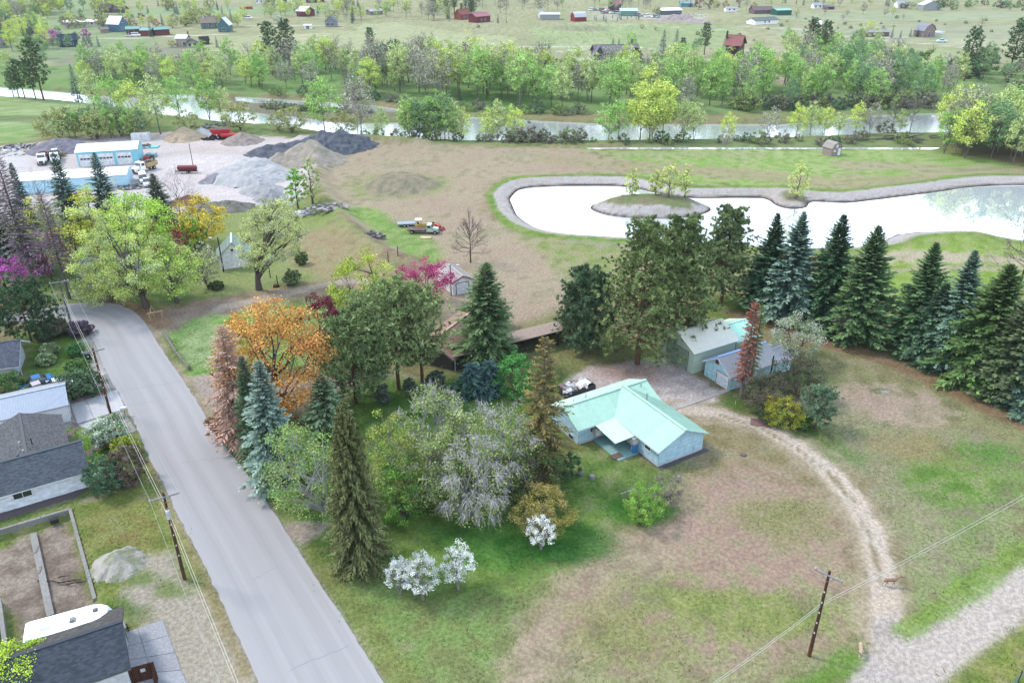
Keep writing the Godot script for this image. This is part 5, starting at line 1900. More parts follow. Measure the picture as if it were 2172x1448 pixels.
func sheds_in_the_middle() -> void:
	var brown := lit("b99785", 1.25)
	house("stable", "long low stable with a brown roof and pale ridge strip behind the pines", "stable", Vector3(-13.9,0,-99.81), Vector3(-8.3,0,-96.81), 16.0, 2.3, 1.6, Color(0.12, 0.1, 0.09), brown, {"gable": true, "over": 0.6, "roof_m": "matte", "wall_m": "wood", "cap": 1.9, "trim": Color(0.2, 0.17, 0.15)})
	# the open-fronted pens running off to the right
	var a := Vector3(-8.04,0,-96.81)
	var b := Vector3(9.12,0,-105.96)
	var len := a.distance_to(b)
	var o := thing("animal_pens", "long open fronted pen shed of dark boards with a brown roof", "shed", on(a), face(a, b))
	var roof := Build.new()
	roof.hexa([Vector3(-0.3, 2.35, 0.5), Vector3(len, 2.35, 0.5), Vector3(len, 2.0, -3.2), Vector3(-0.3, 2.0, -3.2), Vector3(-0.3, 2.47, 0.5), Vector3(len, 2.47, 0.5), Vector3(len, 2.12, -3.2), Vector3(-0.3, 2.12, -3.2)], lit("b8a494", 1.3))
	part("roof", roof, M.matte, o)
	var wall := Build.new()
	wall.box(Vector3(len / 2, 1.0, -3.0), Vector3(len, 2.0, 0.1), Color(0.06, 0.05, 0.045))
	part("back_wall", wall, M.wood, o)
	for i in 8:
		var p := Build.new()
		p.box(Vector3(len * i / 7.0, 1.17, 0.3), Vector3(0.14, 2.34, 0.14), Color(0.5, 0.47, 0.44) if i == 0 else Color(0.05, 0.04, 0.04))
		part("post", p, M.wood, o)
	for y in [0.5, 1.0]:
		for i in 7:
			var p := Build.new()
			p.box(Vector3(len * (i + 0.5) / 7.0, y, 0.4), Vector3(len / 7.0 - 0.04, 0.18, 0.05), Color(0.08, 0.065, 0.055))
			part("rail", p, M.wood, o)
	house("garage", "small white metal garage with brown trimmed sectional door beside the pink tree", "garage", Vector3(-9.92,0,-122.5), Vector3(-6.66,0,-124.26), 6.2, 2.4, 0.75, Color(0.72, 0.75, 0.76), lit("cfc3bb"), {"gable": true, "over": 0.15, "ribs": 0.5, "roof_m": "metal_roof", "doors": [["r", -0.1, 2.2, 2.0, Color(0.74, 0.76, 0.77), 4]], "frame": Color(0.25, 0.1, 0.08), "trim": Color(0.3, 0.13, 0.1)})
	house("white_cabin", "small white cabin with a grey green metal roof and round gable vent", "cabin", Vector3(-52.78,0,-133.72), Vector3(-47.78,0,-135.3), 4.6, 2.4, 2.5, Color(0.86, 0.87, 0.87), lit("b5c7ba", 1.3), {"gable": true, "over": 0.35, "ribs": 0.4, "roof_m": "metal_roof", "windows": [["r", -0.1, 3.5, 0.45, 0.45]], "cap": 1.5})
	house("white_house", "white house with dull grey roof hidden among the willows at the bend", "house", Vector3(-73.38,0,-125.26), Vector3(-65.19,0,-127.7), 7.0, 2.6, 1.8, Color(0.7, 0.72, 0.73), lit("9aa0a6"), {"over": 0.4, "windows": [["f", 2.4, 1.5, 0.9, 1.0], ["f", -2.0, 1.5, 1.2, 1.0]]})


# ---- the street of houses on the left

func houses_on_the_left() -> void:
	var white := Color(0.72, 0.76, 0.8)
	var slate := lit("88929b", 0.92)
	# front wing of the white house
	var f0 := Vector3(-56.44,0,-64.98)
	var f1 := Vector3(-46.85,0,-70.82)
	house("ranch_house", "white house with slate shingle roof and a gravel bed along its front wall", "house", f0, f1, 5.6, 2.45, 1.8, white, slate, {"over": 0.45, "shingles": true, "trim": Color(0.74, 0.77, 0.79), "windows": [["f", -0.55, 1.5, 1.7, 0.75]]})
	var yaw := face(f0, f1)
	house("house_wing", "grey shingled rear wing of the white house with roof vents", "house", Vector3(-55.9, 0, -69.0), Vector3(-49.7, 0, -73.0), 9.8, 2.45, 1.45, white, lit("9c9d9f", 0.86), {"gable": true, "over": 0.4, "shingles": true, "trim": Color(0.74, 0.76, 0.76)})
	for k in [[Vector3(-54.66,4,-72.96), 0.05, 0.5, Color(0.7, 0.7, 0.68)], [Vector3(-53.51,4,-71.62), 0.05, 0.35, Color(0.7, 0.7, 0.68)], [Vector3(-53.66,3.6,-73.62), 0.06, 0.9, Color(0.03, 0.03, 0.03)], [Vector3(-53.35,3.6,-72.45), 0.06, 0.3, Color(0.03, 0.03, 0.03)], [Vector3(-53.65,4,-70.75), 0.09, 0.22, Color(0.05, 0.05, 0.05)]]:
		var b := Build.new()
		b.tube([Vector3(0, -0.6, 0), Vector3(0, k[2], 0)], [k[1], k[1]], 6, k[3])
		b.tube([Vector3(0, k[2], 0), Vector3(0.18, k[2] + 0.04, 0)], [k[1], k[1]], 6, k[3])
		var o := part("roof_vent", b, M.steel, self)
		o.position = k[0]
		tag(o, "small vent pipe standing up from the grey shingled wing", "vent pipe", "vents on the grey shingled wing")
	house("metal_garage", "white garage with a pale blue corrugated roof beside the concrete drive", "garage", Vector3(-63.86,0,-79.37), Vector3(-55.37,0,-84), 6.4, 2.4, 1.1, Color(0.62, 0.64, 0.66), lit("b9c8da"), {"over": 0.25, "ribs": 0.28, "roof_m": "metal_roof", "skylit_back": lit("dcdfe4"), "wall_m": "metal_roof", "cap": 1.15, "doors": [["r", 0.2, 4.4, 2.1, Color(0.66, 0.68, 0.7), 4]]})
	house("grey_house", "pale blue house with a smooth grey roof and a white porch post", "house", Vector3(-74.92,0,-92.68), Vector3(-68.16,0,-94.97), 6.0, 2.5, 1.6, Color(0.55, 0.62, 0.68), lit("8d93a2", 0.95), {"over": 0.9, "shingles": true, "trim": Color(0.74, 0.76, 0.78), "windows": [["f", 0.9, 1.5, 1.1, 1.1]], "doors": [["f", 2.6, 0.95, 2.0, Color(0.5, 0.52, 0.55), 1]]})
	post("porch_post", "slim white post holding up the porch of the pale blue house", Vector3(-67.86,0,-95.62), 2.4, 0.07, Color(0.72, 0.74, 0.75))
	# the dark roofed house at the bottom
	house("dark_roof_house", "house with a dark slate shingle roof beside the white travel trailer", "house", Vector3(-39.6, 0, -40.1), Vector3(-31.0, 0, -44.6), 6.6, 2.5, 1.55, Color(0.6, 0.62, 0.64), lit("717a84", 0.95), {"over": 0.35, "shingles": true, "skylit_back": lit("8d8a86", 0.9), "trim": Color(0.15, 0.16, 0.17), "doors": [["r", 2.0, 1.0, 2.0, Color(0.06, 0.06, 0.07), 1]]})
	# foundation walls of an unbuilt house
	var o := thing("foundation", "open concrete foundation of an unbuilt house beside the trailer", "foundation", Vector3(-47.2, 0, -67.0))
	var grey := lit("b9b7b0")
	for k in [[Vector3(-55.56,0,-62.1), Vector3(-47.17,0,-67.03), 0.32, 1.15], [Vector3(-47.17,0,-67.03), Vector3(-38.55,0,-54.21), 0.32, 1.05], [Vector3(-49.56,-0.6,-63.85), Vector3(-42.07,-0.6,-52.79), 0.62, 0.5], [Vector3(-47.42,0,-54.21), Vector3(-43.24,0,-48.02), 0.36, 1.0]]:
		var p: Vector3 = k[0] - o.position
		var q: Vector3 = k[1] - o.position
		var z := Vector3(q.x - p.x, 0, q.z - p.z)
		var n := maxi(int(z.length() / 2.4), 1)
		var top := 0.06 if k[2] < 0.5 else -0.55
		for i in n:
			var b := Build.new()
			var mid := p.lerp(q, (i + 0.5) / n)
			b.box(Vector3(mid.x, top - k[3] / 2, mid.z), Vector3(k[2], k[3], z.length() / n - 0.012), tone(grey, rng.randf_range(0.92, 1.06)), Basis(Vector3.UP, atan2(z.x, z.z)))
			part("wall_section", b, M.concrete, o)
	var w := Build.new()
	var fy := face(Vector3(-52.72,0,-63.81), Vector3(-47.17,0,-67.03))
	w.box(Vector3(-48.17,-0.35,-65.55) - o.position, Vector3(0.75, 0.5, 0.5), Color(0.03, 0.035, 0.03), Basis(Vector3.UP, fy))
	part("vent_opening", w, M.matte, o)
	for k in [Vector3(-47.87,-0.5,-61.35), Vector3(-46.04,-0.5,-58.5)]:
		w = Build.new()
		w.box(k - o.position, Vector3(0.22, 0.04, 1.0), Color(0.2, 0.17, 0.16), Basis(Vector3.UP, fy + 1.3 + PI / 2))
		part("anchor_slot", w, M.matte, o)
	travel_trailer()
	# cars on the asphalt drive
	car("parked_car", "blue sedan with a white roof parked farthest from the metal garage", "car", Vector3(-64.35,0,-92.68), face(Vector3(-63.41,0,-94.2), Vector3(-66.05,0,-92.19)), Color(0.03, 0.12, 0.28))
	car("parked_car", "silver grey sedan parked against the back of the metal garage", "car", Vector3(-63.06,0,-91.21), face(Vector3(-64.36,0,-90.24), Vector3(-61.93,0,-92.44)), Color(0.33, 0.3, 0.31))
	car("parked_car", "white car mostly hidden between the silver sedan and the hedge", "car", Vector3(-60.79,0,-92.19), face(Vector3(-61.99,0,-91.7), Vector3(-60.39,0,-92.93)), Color(0.6, 0.6, 0.6))
	bin()
	# brown board fence with a square hole at the bottom edge
	var fa := Vector3(-31.35,1.8,-44.76)
	var fb := Vector3(-29.31,1.8,-45.55)
	fa.y = 0.0
	fb.y = 0.0
	var fo := thing("board_fence", "brown board fence corner with a square window beside the concrete drive", "fence", fa, face(fa, fb))
	var fl := fa.distance_to(fb)
	for i in 17:
		var b := Build.new()
		b.box(Vector3(fl * (i + 0.5) / 17.0, 0.9, 0), Vector3(fl / 17.0 - 0.012, 1.9 + rng.randf_range(-0.03, 0.03), 0.03), tone(lit("7a4f3a"), rng.randf_range(0.75, 1.25)))
		part("board", b, M.wood, fo)
	for i in 12:
		var b := Build.new()
		b.box(Vector3(fl + 0.02, 0.9, 0.15 * (i + 0.5) + 0.04), Vector3(0.03, 1.9, 0.138), tone(lit("7a4f3a"), rng.randf_range(0.75, 1.25)))
		part("board", b, M.wood, fo)
	var win := Build.new()
	win.box(Vector3(fl * 0.6, 1.3, 0.04), Vector3(0.5, 0.5, 0.05), Color(0.03, 0.03, 0.03))
	win.box(Vector3(fl * 0.6, 1.3, 0.05), Vector3(0.36, 0.36, 0.05), Color(0.6, 0.58, 0.55))
	part("window", win, M.paint, fo)


func bin() -> void:
	var o := thing("wheelie_bin", "dark green wheeled bin with a white sticker beside the road", "bin", on(Vector3(-60.51,0,-99.81)), 0.3)
	var b := Build.new()
	b.hexa([Vector3(-0.26, 0.05, 0.28), Vector3(0.26, 0.05, 0.28), Vector3(0.26, 0.05, -0.28), Vector3(-0.26, 0.05, -0.28), Vector3(-0.34, 1.1, 0.38), Vector3(0.34, 1.1, 0.38), Vector3(0.34, 1.1, -0.38), Vector3(-0.34, 1.1, -0.38)], Color(0.015, 0.03, 0.03))
	part("body", b, M.paint, o)
	b = Build.new()
	b.box(Vector3(0, 1.16, 0.02), Vector3(0.76, 0.1, 0.86), Color(0.02, 0.035, 0.035))
	part("lid", b, M.paint, o)
	b = Build.new()
	b.box(Vector3(0, 0.8, 0.35), Vector3(0.26, 0.2, 0.03), Color(0.7, 0.7, 0.7))
	part("sticker", b, M.paint, o)
	for s in [-1, 1]:
		wheel(o, Vector3(s * 0.28, 0.13, -0.36), 0.13, 0.06)


func travel_trailer() -> void:
	var a := Vector3(-40.64,3.1,-47.4)
	var b := Vector3(-34.61,3.1,-49.97)
	var o := thing("travel_trailer", "long white travel trailer with rounded nose parked by the foundation", "trailer", Vector3((a.x + b.x) / 2, 0, (a.z + b.z) / 2), face(a, b))
	var l := a.distance_to(b)
	var white := Color(0.8, 0.81, 0.83)
	var body := Build.new()
	var prof := [[-l / 2, 0.55, 2.75], [-l / 2 + 0.12, 0.5, 3.0], [-l / 2 + 0.4, 0.5, 3.1], [l / 2 - 1.3, 0.5, 3.12], [l / 2 - 0.7, 0.5, 2.98], [l / 2 - 0.25, 0.55, 2.6], [l / 2, 0.65, 2.0]]
	for i in prof.size() - 1:
		var p: Array = prof[i]
		var q: Array = prof[i + 1]
		var rows := [[1.22, 0], [1.25, 0.5], [1.22, 0.94], [1.1, 1.0]]
		for s in [1, -1]:
			for k in 3:
				var v := []
				for e in [[p, k], [p, k + 1], [q, k + 1], [q, k]]:
					v.append(Vector3(e[0][0], lerpf(e[0][1], e[0][2], rows[e[1]][1]), rows[e[1]][0] * s))
				if s == -1:
					v.reverse()
				body.quad(v[0], v[1], v[2], v[3], white)
		body.quad(Vector3(p[0], p[2], 1.1), Vector3(p[0], p[2], -1.1), Vector3(q[0], q[2], -1.1), Vector3(q[0], q[2], 1.1), white)
	for e in [0, prof.size() - 1]:
		var p: Array = prof[e]
		var v := [Vector3(p[0], p[1], -1.22), Vector3(p[0], p[2], -1.15), Vector3(p[0], p[2], 1.15), Vector3(p[0], p[1], 1.22)]
		if e:
			v.reverse()
		body.quad(v[0], v[1], v[2], v[3], white)
	part("body", body, M.car_paint, o)
	for k in [[-1.6, 0.1, 0.9, 0.7, 0.3, Color(0.72, 0.73, 0.74)], [0.5, 0.2, 0.5, 0.5, 0.24, Color(0.14, 0.13, 0.13)], [2.2, -0.35, 0.4, 0.4, 0.12, Color(0.08, 0.08, 0.08)], [-2.6, 0.3, 0.45, 0.35, 0.1, Color(0.66, 0.67, 0.68)]]:
		var v := Build.new()
		v.hexa([Vector3(k[0] - k[2] / 2, 3.1, k[1] + k[3] / 2), Vector3(k[0] + k[2] / 2, 3.1, k[1] + k[3] / 2), Vector3(k[0] + k[2] / 2, 3.1, k[1] - k[3] / 2), Vector3(k[0] - k[2] / 2, 3.1, k[1] - k[3] / 2), Vector3(k[0] - k[2] * 0.4, 3.1 + k[4], k[1] + k[3] * 0.4), Vector3(k[0] + k[2] * 0.35, 3.1 + k[4], k[1] + k[3] * 0.4), Vector3(k[0] + k[2] * 0.35, 3.1 + k[4], k[1] - k[3] * 0.4), Vector3(k[0] - k[2] * 0.4, 3.1 + k[4], k[1] - k[3] * 0.4)], k[5])
		part("roof_vent", v, M.car_paint, o)
	var aw := Build.new()
	aw.tube([Vector3(-l / 2 + 0.6, 2.85, 1.34), Vector3(l / 2 - 1.6, 2.85, 1.34)], [0.07, 0.07], 6, Color(0.6, 0.62, 0.64))
	part("awning_roll", aw, M.steel, o)
	for x in [-1.0, 0.0]:
		for s in [-1, 1]:
			wheel(o, Vector3(x, 0.36, s * 1.1), 0.36, 0.22)
	var h := Build.new()
	h.box(Vector3(l / 2 + 0.5, 0.5, 0), Vector3(1.3, 0.1, 0.1), Color(0.05, 0.05, 0.05))
	part("hitch", h, M.steel, o)
	h = Build.new()
	h.tube([Vector3(l / 2 + 0.45, 0.6, 0.0), Vector3(l / 2 + 0.45, 1.25, 0.0)], [0.36, 0.34], 10, Color(0.75, 0.76, 0.77))
	part("gas_bottle_cover", h, M.car_paint, o)
	h = Build.new()
	h.tube([Vector3(l / 2 + 0.95, 0.1, 0), Vector3(l / 2 + 0.95, 1.0, 0)], [0.05, 0.05], 6, Color(0.05, 0.05, 0.05))
	part("jack", h, M.steel, o)
	for k in [[-2.2, 0.9], [1.2, 1.1]]:
		var w := Build.new()
		w.box(Vector3(k[0], 1.9, 1.25), Vector3(k[1], 0.6, 0.04), Color.WHITE)
		part("window", w, M.glass, o)


# ---- the gravel yard

func block(called: String, label: String, category: String, at: Vector3, size: Vector3, turn: float, col: Color, group := "", m := "paint") -> void:
	var b := Build.new()
	b.box(Vector3(0, size.y / 2, 0), size, col)
	b.box(Vector3(0, size.y + 0.02, 0), Vector3(size.x * 0.94, 0.06, size.z * 0.94), tone(col, 0.85))
	var o := part(called, b, M[m], self)
	o.position = on(at)
	o.rotation.y = turn
	tag(o, label, category, group)


func clutter(called: String, label: String, category: String, at: Vector3, r: float, n: int, cols: Array, high := 0.6) -> void:
	var b := Build.new()
	for i in n:
		var t := rng.randf() * TAU
		var p := Vector3(cos(t), 0, sin(t) * 0.6) * r * sqrt(rng.randf())
		var s := Vector3(rng.randf_range(0.3, 1.6), rng.randf_range(0.1, 0.5), rng.randf_range(0.2, 0.9))
		b.box(p + Vector3(0, s.y / 2 + rng.randf() * high * (1.0 - p.length() / (r * 1.1)), 0), s, pick(cols), Basis.from_euler(Vector3(rng.randf_range(-0.3, 0.3), t * 2.0, rng.randf_range(-0.3, 0.3))))
	var o := part(called, b, M.matte, self)
	o.position = on(at)
	o.set_meta("kind", "stuff")
	tag(o, label, category)


func gravel_yard() -> void:
	var aqua := Color(0.2, 0.5, 0.58)
	var white := Color(0.8, 0.8, 0.8)
	house("repair_shop", "blue green repair shop with white roof and three white bay doors", "workshop", Vector3(-112.24,0,-203.68), Vector3(-98.05,0,-207.39), 8.5, 3.7, 1.0, aqua, white, {"over": 0.25, "over_x": 0.2, "ribs": 0.6, "roof_m": "metal_roof", "wall_m": "metal_roof", "doors": [["f", -5.0, 3.5, 3.0, Color(0.78, 0.78, 0.78), 4], ["f", -0.4, 3.5, 3.0, Color(0.78, 0.78, 0.78), 4], ["f", 4.0, 3.5, 3.0, Color(0.78, 0.78, 0.78), 4]]})
	house("storage_shed", "long low pale blue storage building with a bright white roof behind the firs", "storage building", Vector3(-115,0,-179.52), Vector3(-91.56,0,-185.56), 7.5, 3.0, 0.8, Color(0.4, 0.62, 0.72), white, {"over": 0.2, "ribs": 0.5, "roof_m": "metal_roof", "wall_m": "metal_roof", "doors": [["f", 8.0, 3.0, 2.4, Color(0.6, 0.7, 0.74), 1]]})
	var pale := lit("d9d6d4")
	var pile := "gravel heaps in the yard"
	heap("gravel_heap", "large whitish grey gravel heap in the middle of the yard", "gravel heap", pile, [[Vector3(-68.07,0,-194.46), 8.0, 3.2], [Vector3(-64.94,0,-197.02), 9.0, 4.3], [Vector3(-60.1,0,-194.46), 7.0, 3.0], [Vector3(-64.41,0,-191.96), 7.5, 3.0]], lit("c3c0bf"), lit("b6b8b8"), 0.3, 0.8, 0.85)
	heap("gravel_heap", "small dark gravel heap at the left foot of the large pale heap", "gravel heap", pile, [[Vector3(-73.5,0,-190.73), 3.2, 1.5], [Vector3(-72.75,0,-191.96), 3.0, 1.7]], lit("8d8b90"), lit("a29fa3"), 0.2)
	heap("gravel_heap", "low grey heap just in front of the large pale heap", "gravel heap", pile, [[Vector3(-58.76,0,-182.49), 5.0, 2.0], [Vector3(-59.88,0,-182.12), 4.0, 1.5]], lit("b5b4b2"), lit("a5a5a6"), 0.2)
	heap("gravel_heap", "small pointed grey heap nearest the willows", "gravel heap", pile, [[Vector3(-55.09,0,-176.26), 4.0, 2.2]], lit("acadb0"), lit("a09f9f"), 0.15)
	heap("gravel_heap", "long dark slate grey heap along the back of the yard", "gravel heap", pile, [[Vector3(-47.84,0,-222.99), 8.0, 4.6], [Vector3(-45.05,0,-225.15), 7.0, 3.2], [Vector3(-52.33,0,-222.99), 8.0, 3.2], [Vector3(-56.29,0,-222.99), 8.0, 2.8], [Vector3(-59.75,0,-220.86), 8.0, 2.6], [Vector3(-63.01,0,-218.25), 7.0, 2.3], [Vector3(-66.76,0,-217.74), 6.0, 2.2], [Vector3(-69.32,0,-216.71), 4.0, 1.0]], lit("6c7078"), lit("585c64"), 0.35, 0.9)
	heap("gravel_heap", "brownish heap with grassy flank in front of the dark heap", "gravel heap", pile, [[Vector3(-55.84,0,-209.78), 7.5, 4.2], [Vector3(-53.48,0,-209.3), 8.0, 4.0], [Vector3(-51.13,0,-208.82), 8.0, 3.0], [Vector3(-58.26,0,-207.39), 4.5, 2.7], [Vector3(-60.86,0,-206.92), 4.2, 2.8]], lit("aea398"), lit("a09a86"), 0.35, 0.8)
	heap("gravel_heap", "pointed tan heap at the back left of the red wagon", "gravel heap", pile, [[Vector3(-96.22,0,-235.36), 6.5, 3.0]], lit("bcaa92"), lit("ad9c86"), 0.2, 0.9)
	heap("gravel_heap", "low grey brown heap right of the red wagon", "gravel heap", pile, [[Vector3(-78.22,0,-231.3), 6.0, 2.4]], lit("a69a90"), lit("968b82"), 0.2, 0.9)
	heap("gravel_heap", "dark grey heap behind the left end of the repair shop", "gravel heap", pile, [[Vector3(-126.31,0,-220.86), 7.5, 3.1], [Vector3(-123.82,0,-221.92), 6.5, 2.8], [Vector3(-128.91,0,-219.81), 5.0, 2.4]], lit("8f8b94"), lit("7f7b84"), 0.25, 0.9)
	heap("gravel_heap", "white mound under the trees at the back of the yard", "gravel heap", pile, [[Vector3(-92.68,0,-239.56), 3.6, 1.9]], lit("d2d3d0"), lit("c4c8c6"), 0.1)
	heap("gravel_heap", "reddish brown soil heap by the dark fir at the yard's front", "soil heap", pile, [[Vector3(-73.14,0,-173.81), 3.6, 1.6], [Vector3(-74.27,0,-173.11), 3.0, 1.2]], lit("8f6f58"), lit("7c6250"), 0.2)
	heap("gravel_heap", "long low dark bank along the front edge of the yard", "soil heap", pile, [[Vector3(-65.73,0,-169.72), 4.0, 1.2], [Vector3(-63.34,0,-170.39), 4.0, 1.3], [Vector3(-60.52,0,-169.72), 4.0, 1.1], [Vector3(-68.11,0,-169.06), 3.0, 0.9]], lit("85807c"), lit("6f7062"), 0.25)
	# machines
	truck("dump_truck", "white cab dump truck with a red bed at the left of the yard", Vector3(-123.46,0,-207.87), face(Vector3(-124.71,0,-211.72), Vector3(-120.81,0,-201.42)), white, Color(0.35, 0.07, 0.04), 7.5, "full", "trucks in the gravel yard")
	truck("dump_truck", "white cab truck with a dark bed beside the red bedded truck", Vector3(-120.71,0,-208.82), face(Vector3(-122.43,0,-212.7), Vector3(-117.19,0,-201.42)), white, Color(0.12, 0.12, 0.12), 7.5, "full", "trucks in the gravel yard")
	truck("dump_truck", "dump truck with a tan bed parked by the end of the storage building", Vector3(-93.51,0,-199.64), face(Vector3(-92.66,0,-202.32), Vector3(-94.69,0,-197.88)), Color(0.75, 0.73, 0.68), Color(0.5, 0.36, 0.17), 7.0, "full", "trucks in the gravel yard")
	car("parked_van", "white van parked nose to the tan bedded dump truck", "van", Vector3(-89.92,0,-190.32), face(Vector3(-94.7,0,-199.64), Vector3(-87.06,0,-185.56)), white, "van")
	car("parked_pickup", "grey pickup parked in the shade in front of the white van", "pickup", Vector3(-87.7,0,-187.12), face(Vector3(-90.13,0,-191.96), Vector3(-85.99,0,-184.01)), Color(0.5, 0.5, 0.52), "pickup")
	loader("small_loader", "yellow loader with a white cab behind the two parked trucks", Vector3(-122.81,0,-213.69), 0.4, Color(0.5, 0.34, 0.06))
	tractor("red_tractor", "small red tractor with a blue tarpaulin in front of the repair shop", Vector3(-96.28,0,-209.78), 3.6, Color(0.45, 0.05, 0.04), 0.85)
	var o := thing("dump_wagon", "red dump wagon standing high on wheels at the back of the yard", "wagon", on(Vector3(-85.02,0,-234.19)), 0.1)
	var b := Build.new()
	b.hexa([Vector3(-2.2, 1.4, 1.0), Vector3(2.2, 1.4, 1.0), Vector3(2.2, 1.4, -1.0), Vector3(-2.2, 1.4, -1.0), Vector3(-2.9, 2.9, 1.4), Vector3(2.9, 2.9, 1.4), Vector3(2.9, 2.9, -1.4), Vector3(-2.9, 2.9, -1.4)], Color(0.5, 0.035, 0.03))
	b.box(Vector3(0, 2.85, 0), Vector3(5.4, 0.14, 2.6), Color(0.1, 0.03, 0.03))
	part("hopper", b, M.paint, o)
	for s in [-1, 1]:
		wheel(o, Vector3(-0.8, 0.6, s * 1.1), 0.6, 0.4)
		wheel(o, Vector3(0.8, 0.6, s * 1.1), 0.6, 0.4)
	clutter("tyre_pile", "pile of black tyres left of the red wagon", "tyres", Vector3(-87.86,0,-233.6), 2.6, 22, [Color(0.02, 0.02, 0.02), Color(0.04, 0.04, 0.045)], 0.8)
	for k in [[Vector3(-82.31,0,-233.02), "red tank lying right of the red wagon"], [Vector3(-81.84,0,-197.88), "dark red tank on a trailer beside the bare pole"]]:
		o = thing("steel_tank", k[1], "tank", on(k[0]), 0.1 if k[0].x > -60 else 0.05)
		b = Build.new()
		b.tube([Vector3(-2.4, 1.3, 0), Vector3(-2.2, 1.3, 0), Vector3(2.2, 1.3, 0), Vector3(2.4, 1.3, 0)], [0.4, 0.7, 0.7, 0.4], 12, Color(0.16, 0.025, 0.03) if k[0].z > -200 else Color(0.45, 0.03, 0.04))
		part("tank", b, M.paint, o)
		b = Build.new()
		b.box(Vector3(-0.3, 0.5, 0), Vector3(5.6, 0.14, 0.8), Color(0.1, 0.03, 0.03))
		part("frame", b, M.steel, o)
		for s in [-1, 1]:
			wheel(o, Vector3(0.2, 0.36, s * 0.8), 0.36, 0.25)
	post("bare_pole", "thin bare pole standing beside the dark red tank", Vector3(-80.92,0,-199.64), 7.0, 0.1, Color(0.25, 0.18, 0.13))
	for k in [[Vector3(-109,0,-232.45), "white container at the back of the yard, the left of two"], [Vector3(-106.91,0,-233.02), "white container at the back of the yard, the right of two"]]:
		block("white_container", k[1], "container", k[0], Vector3(2.7, 2.0, 2.2), 0.15, Color(0.7, 0.71, 0.72), "white containers")
	block("folded_tarp", "turquoise and white sheet lying flat behind the repair shop's right end", "tarpaulin", Vector3(-101.39,0,-224.06), Vector3(3.6, 0.3, 2.6), 0.1, Color(0.2, 0.55, 0.55))
	block("folded_tarp", "grey blue tarpaulin hump behind the small red tractor", "tarpaulin", Vector3(-97.68,0,-214.19), Vector3(2.6, 0.8, 2.0), 0.1, Color(0.24, 0.38, 0.4))
	clutter("scrap_heap", "scattered scrap metal behind the repair shop's right end", "scrap", Vector3(-103.91,0,-224.06), 2.4, 20, [Color(0.12, 0.1, 0.1), Color(0.3, 0.28, 0.28), Color(0.2, 0.08, 0.06)])
	clutter("junk_heap", "junk with tarpaulins at the left edge of the yard", "junk", Vector3(-138.22,0,-222.99), 6.0, 40, [Color(0.1, 0.1, 0.13), Color(0.4, 0.4, 0.42), Color(0.25, 0.1, 0.08), Color(0.15, 0.2, 0.3)])
	clutter("timber_pile", "stack of pale boards at the left edge of the yard", "boards", Vector3(-138.15,0,-217.22), 6.0, 30, [Color(0.7, 0.7, 0.7), Color(0.6, 0.6, 0.58), Color(0.4, 0.35, 0.25)], 0.4)
	clutter("debris_heap", "dark car bodies beside the grey heap at the yard's left", "junk", Vector3(-134.46,0,-224.61), 4.5, 18, [Color(0.05, 0.06, 0.08), Color(0.1, 0.12, 0.14), Color(0.3, 0.3, 0.3)])
	clutter("driftwood_heap", "grey driftwood heap under the trees by the river left of centre", "driftwood", Vector3(-91.71,0,-250.33), 8.0, 60, [Color(0.2, 0.19, 0.2), Color(0.14, 0.13, 0.15)])
	clutter("concrete_rubble", "dark rubble by the end of the storage building", "rubble", Vector3(-90.56,0,-184.78), 3.0, 25, [Color(0.12, 0.12, 0.13), Color(0.25, 0.24, 0.24)])
	clutter("brush_heap", "pale brush heap below the bright green tree at the yard's corner", "brush", Vector3(-45.32,0,-164.85), 2.6, 40, [Color(0.5, 0.49, 0.5), Color(0.3, 0.3, 0.3)], 0.4)
	clutter("brush_heap", "fallen grey branches on the bank beside the bright green tree", "brush", Vector3(-39.93,0,-165.8), 4.5, 50, [Color(0.35, 0.33, 0.33), Color(0.2, 0.18, 0.17)], 1.0)
	clutter("brush_heap", "dark brush heap lying on the grassy bank above the white cabin", "brush", Vector3(-27.94,0,-149.93), 2.6, 40, [Color(0.12, 0.11, 0.1), Color(0.25, 0.23, 0.22)], 0.8)
	# old machines on the dry field
	truck("flatbed_truck", "old green cab truck with a rusty flat bed on the dry field", Vector3(-17.98,0,-153.51), face(Vector3(-20.95,0,-154.35), Vector3(-14.18,0,-153.79)), Color(0.32, 0.4, 0.34), Color(0.1, 0.06, 0.05), 8.4, "flat").scale = Vector3.ONE * 0.76
	loader("bulldozer", "yellow bulldozer with white canopy standing behind the flatbed truck", Vector3(-18.82,0,-156.07), 0.15, Color(0.5, 0.33, 0.08))
	tractor("red_loader", "red tractor with a loader behind the old truck's cab", Vector3(-16.1,0,-156.07), -0.5, Color(0.5, 0.07, 0.04), 0.8)
	o = thing("car_trailer", "blue grey flat car trailer with two axles beside the bulldozer", "trailer", on(Vector3(-21.93,0,-157.82)), 0.12)
	o.scale = Vector3.ONE * 0.8
	b = Build.new()
	b.box(Vector3(0, 0.75, 0), Vector3(4.6, 0.3, 2.1), Color(0.25, 0.31, 0.36))
	part("deck", b, M.paint, o)
	b = Build.new()
	b.box(Vector3(2.9, 0.6, 0), Vector3(1.3, 0.12, 0.12), Color(0.1, 0.1, 0.1))
	part("drawbar", b, M.steel, o)
	for x in [-0.5, 0.4]:
		for s in [-1, 1]:
			wheel(o, Vector3(x, 0.4, s * 1.1), 0.4, 0.24, Color(0.7, 0.7, 0.7))
	block("pallet", "pale yellow pallet with dark levers in the grass before the old truck", "pallet", Vector3(-17.21,0,-150.47), Vector3(2.2, 0.2, 1.2), 0.0, Color(0.55, 0.48, 0.25))


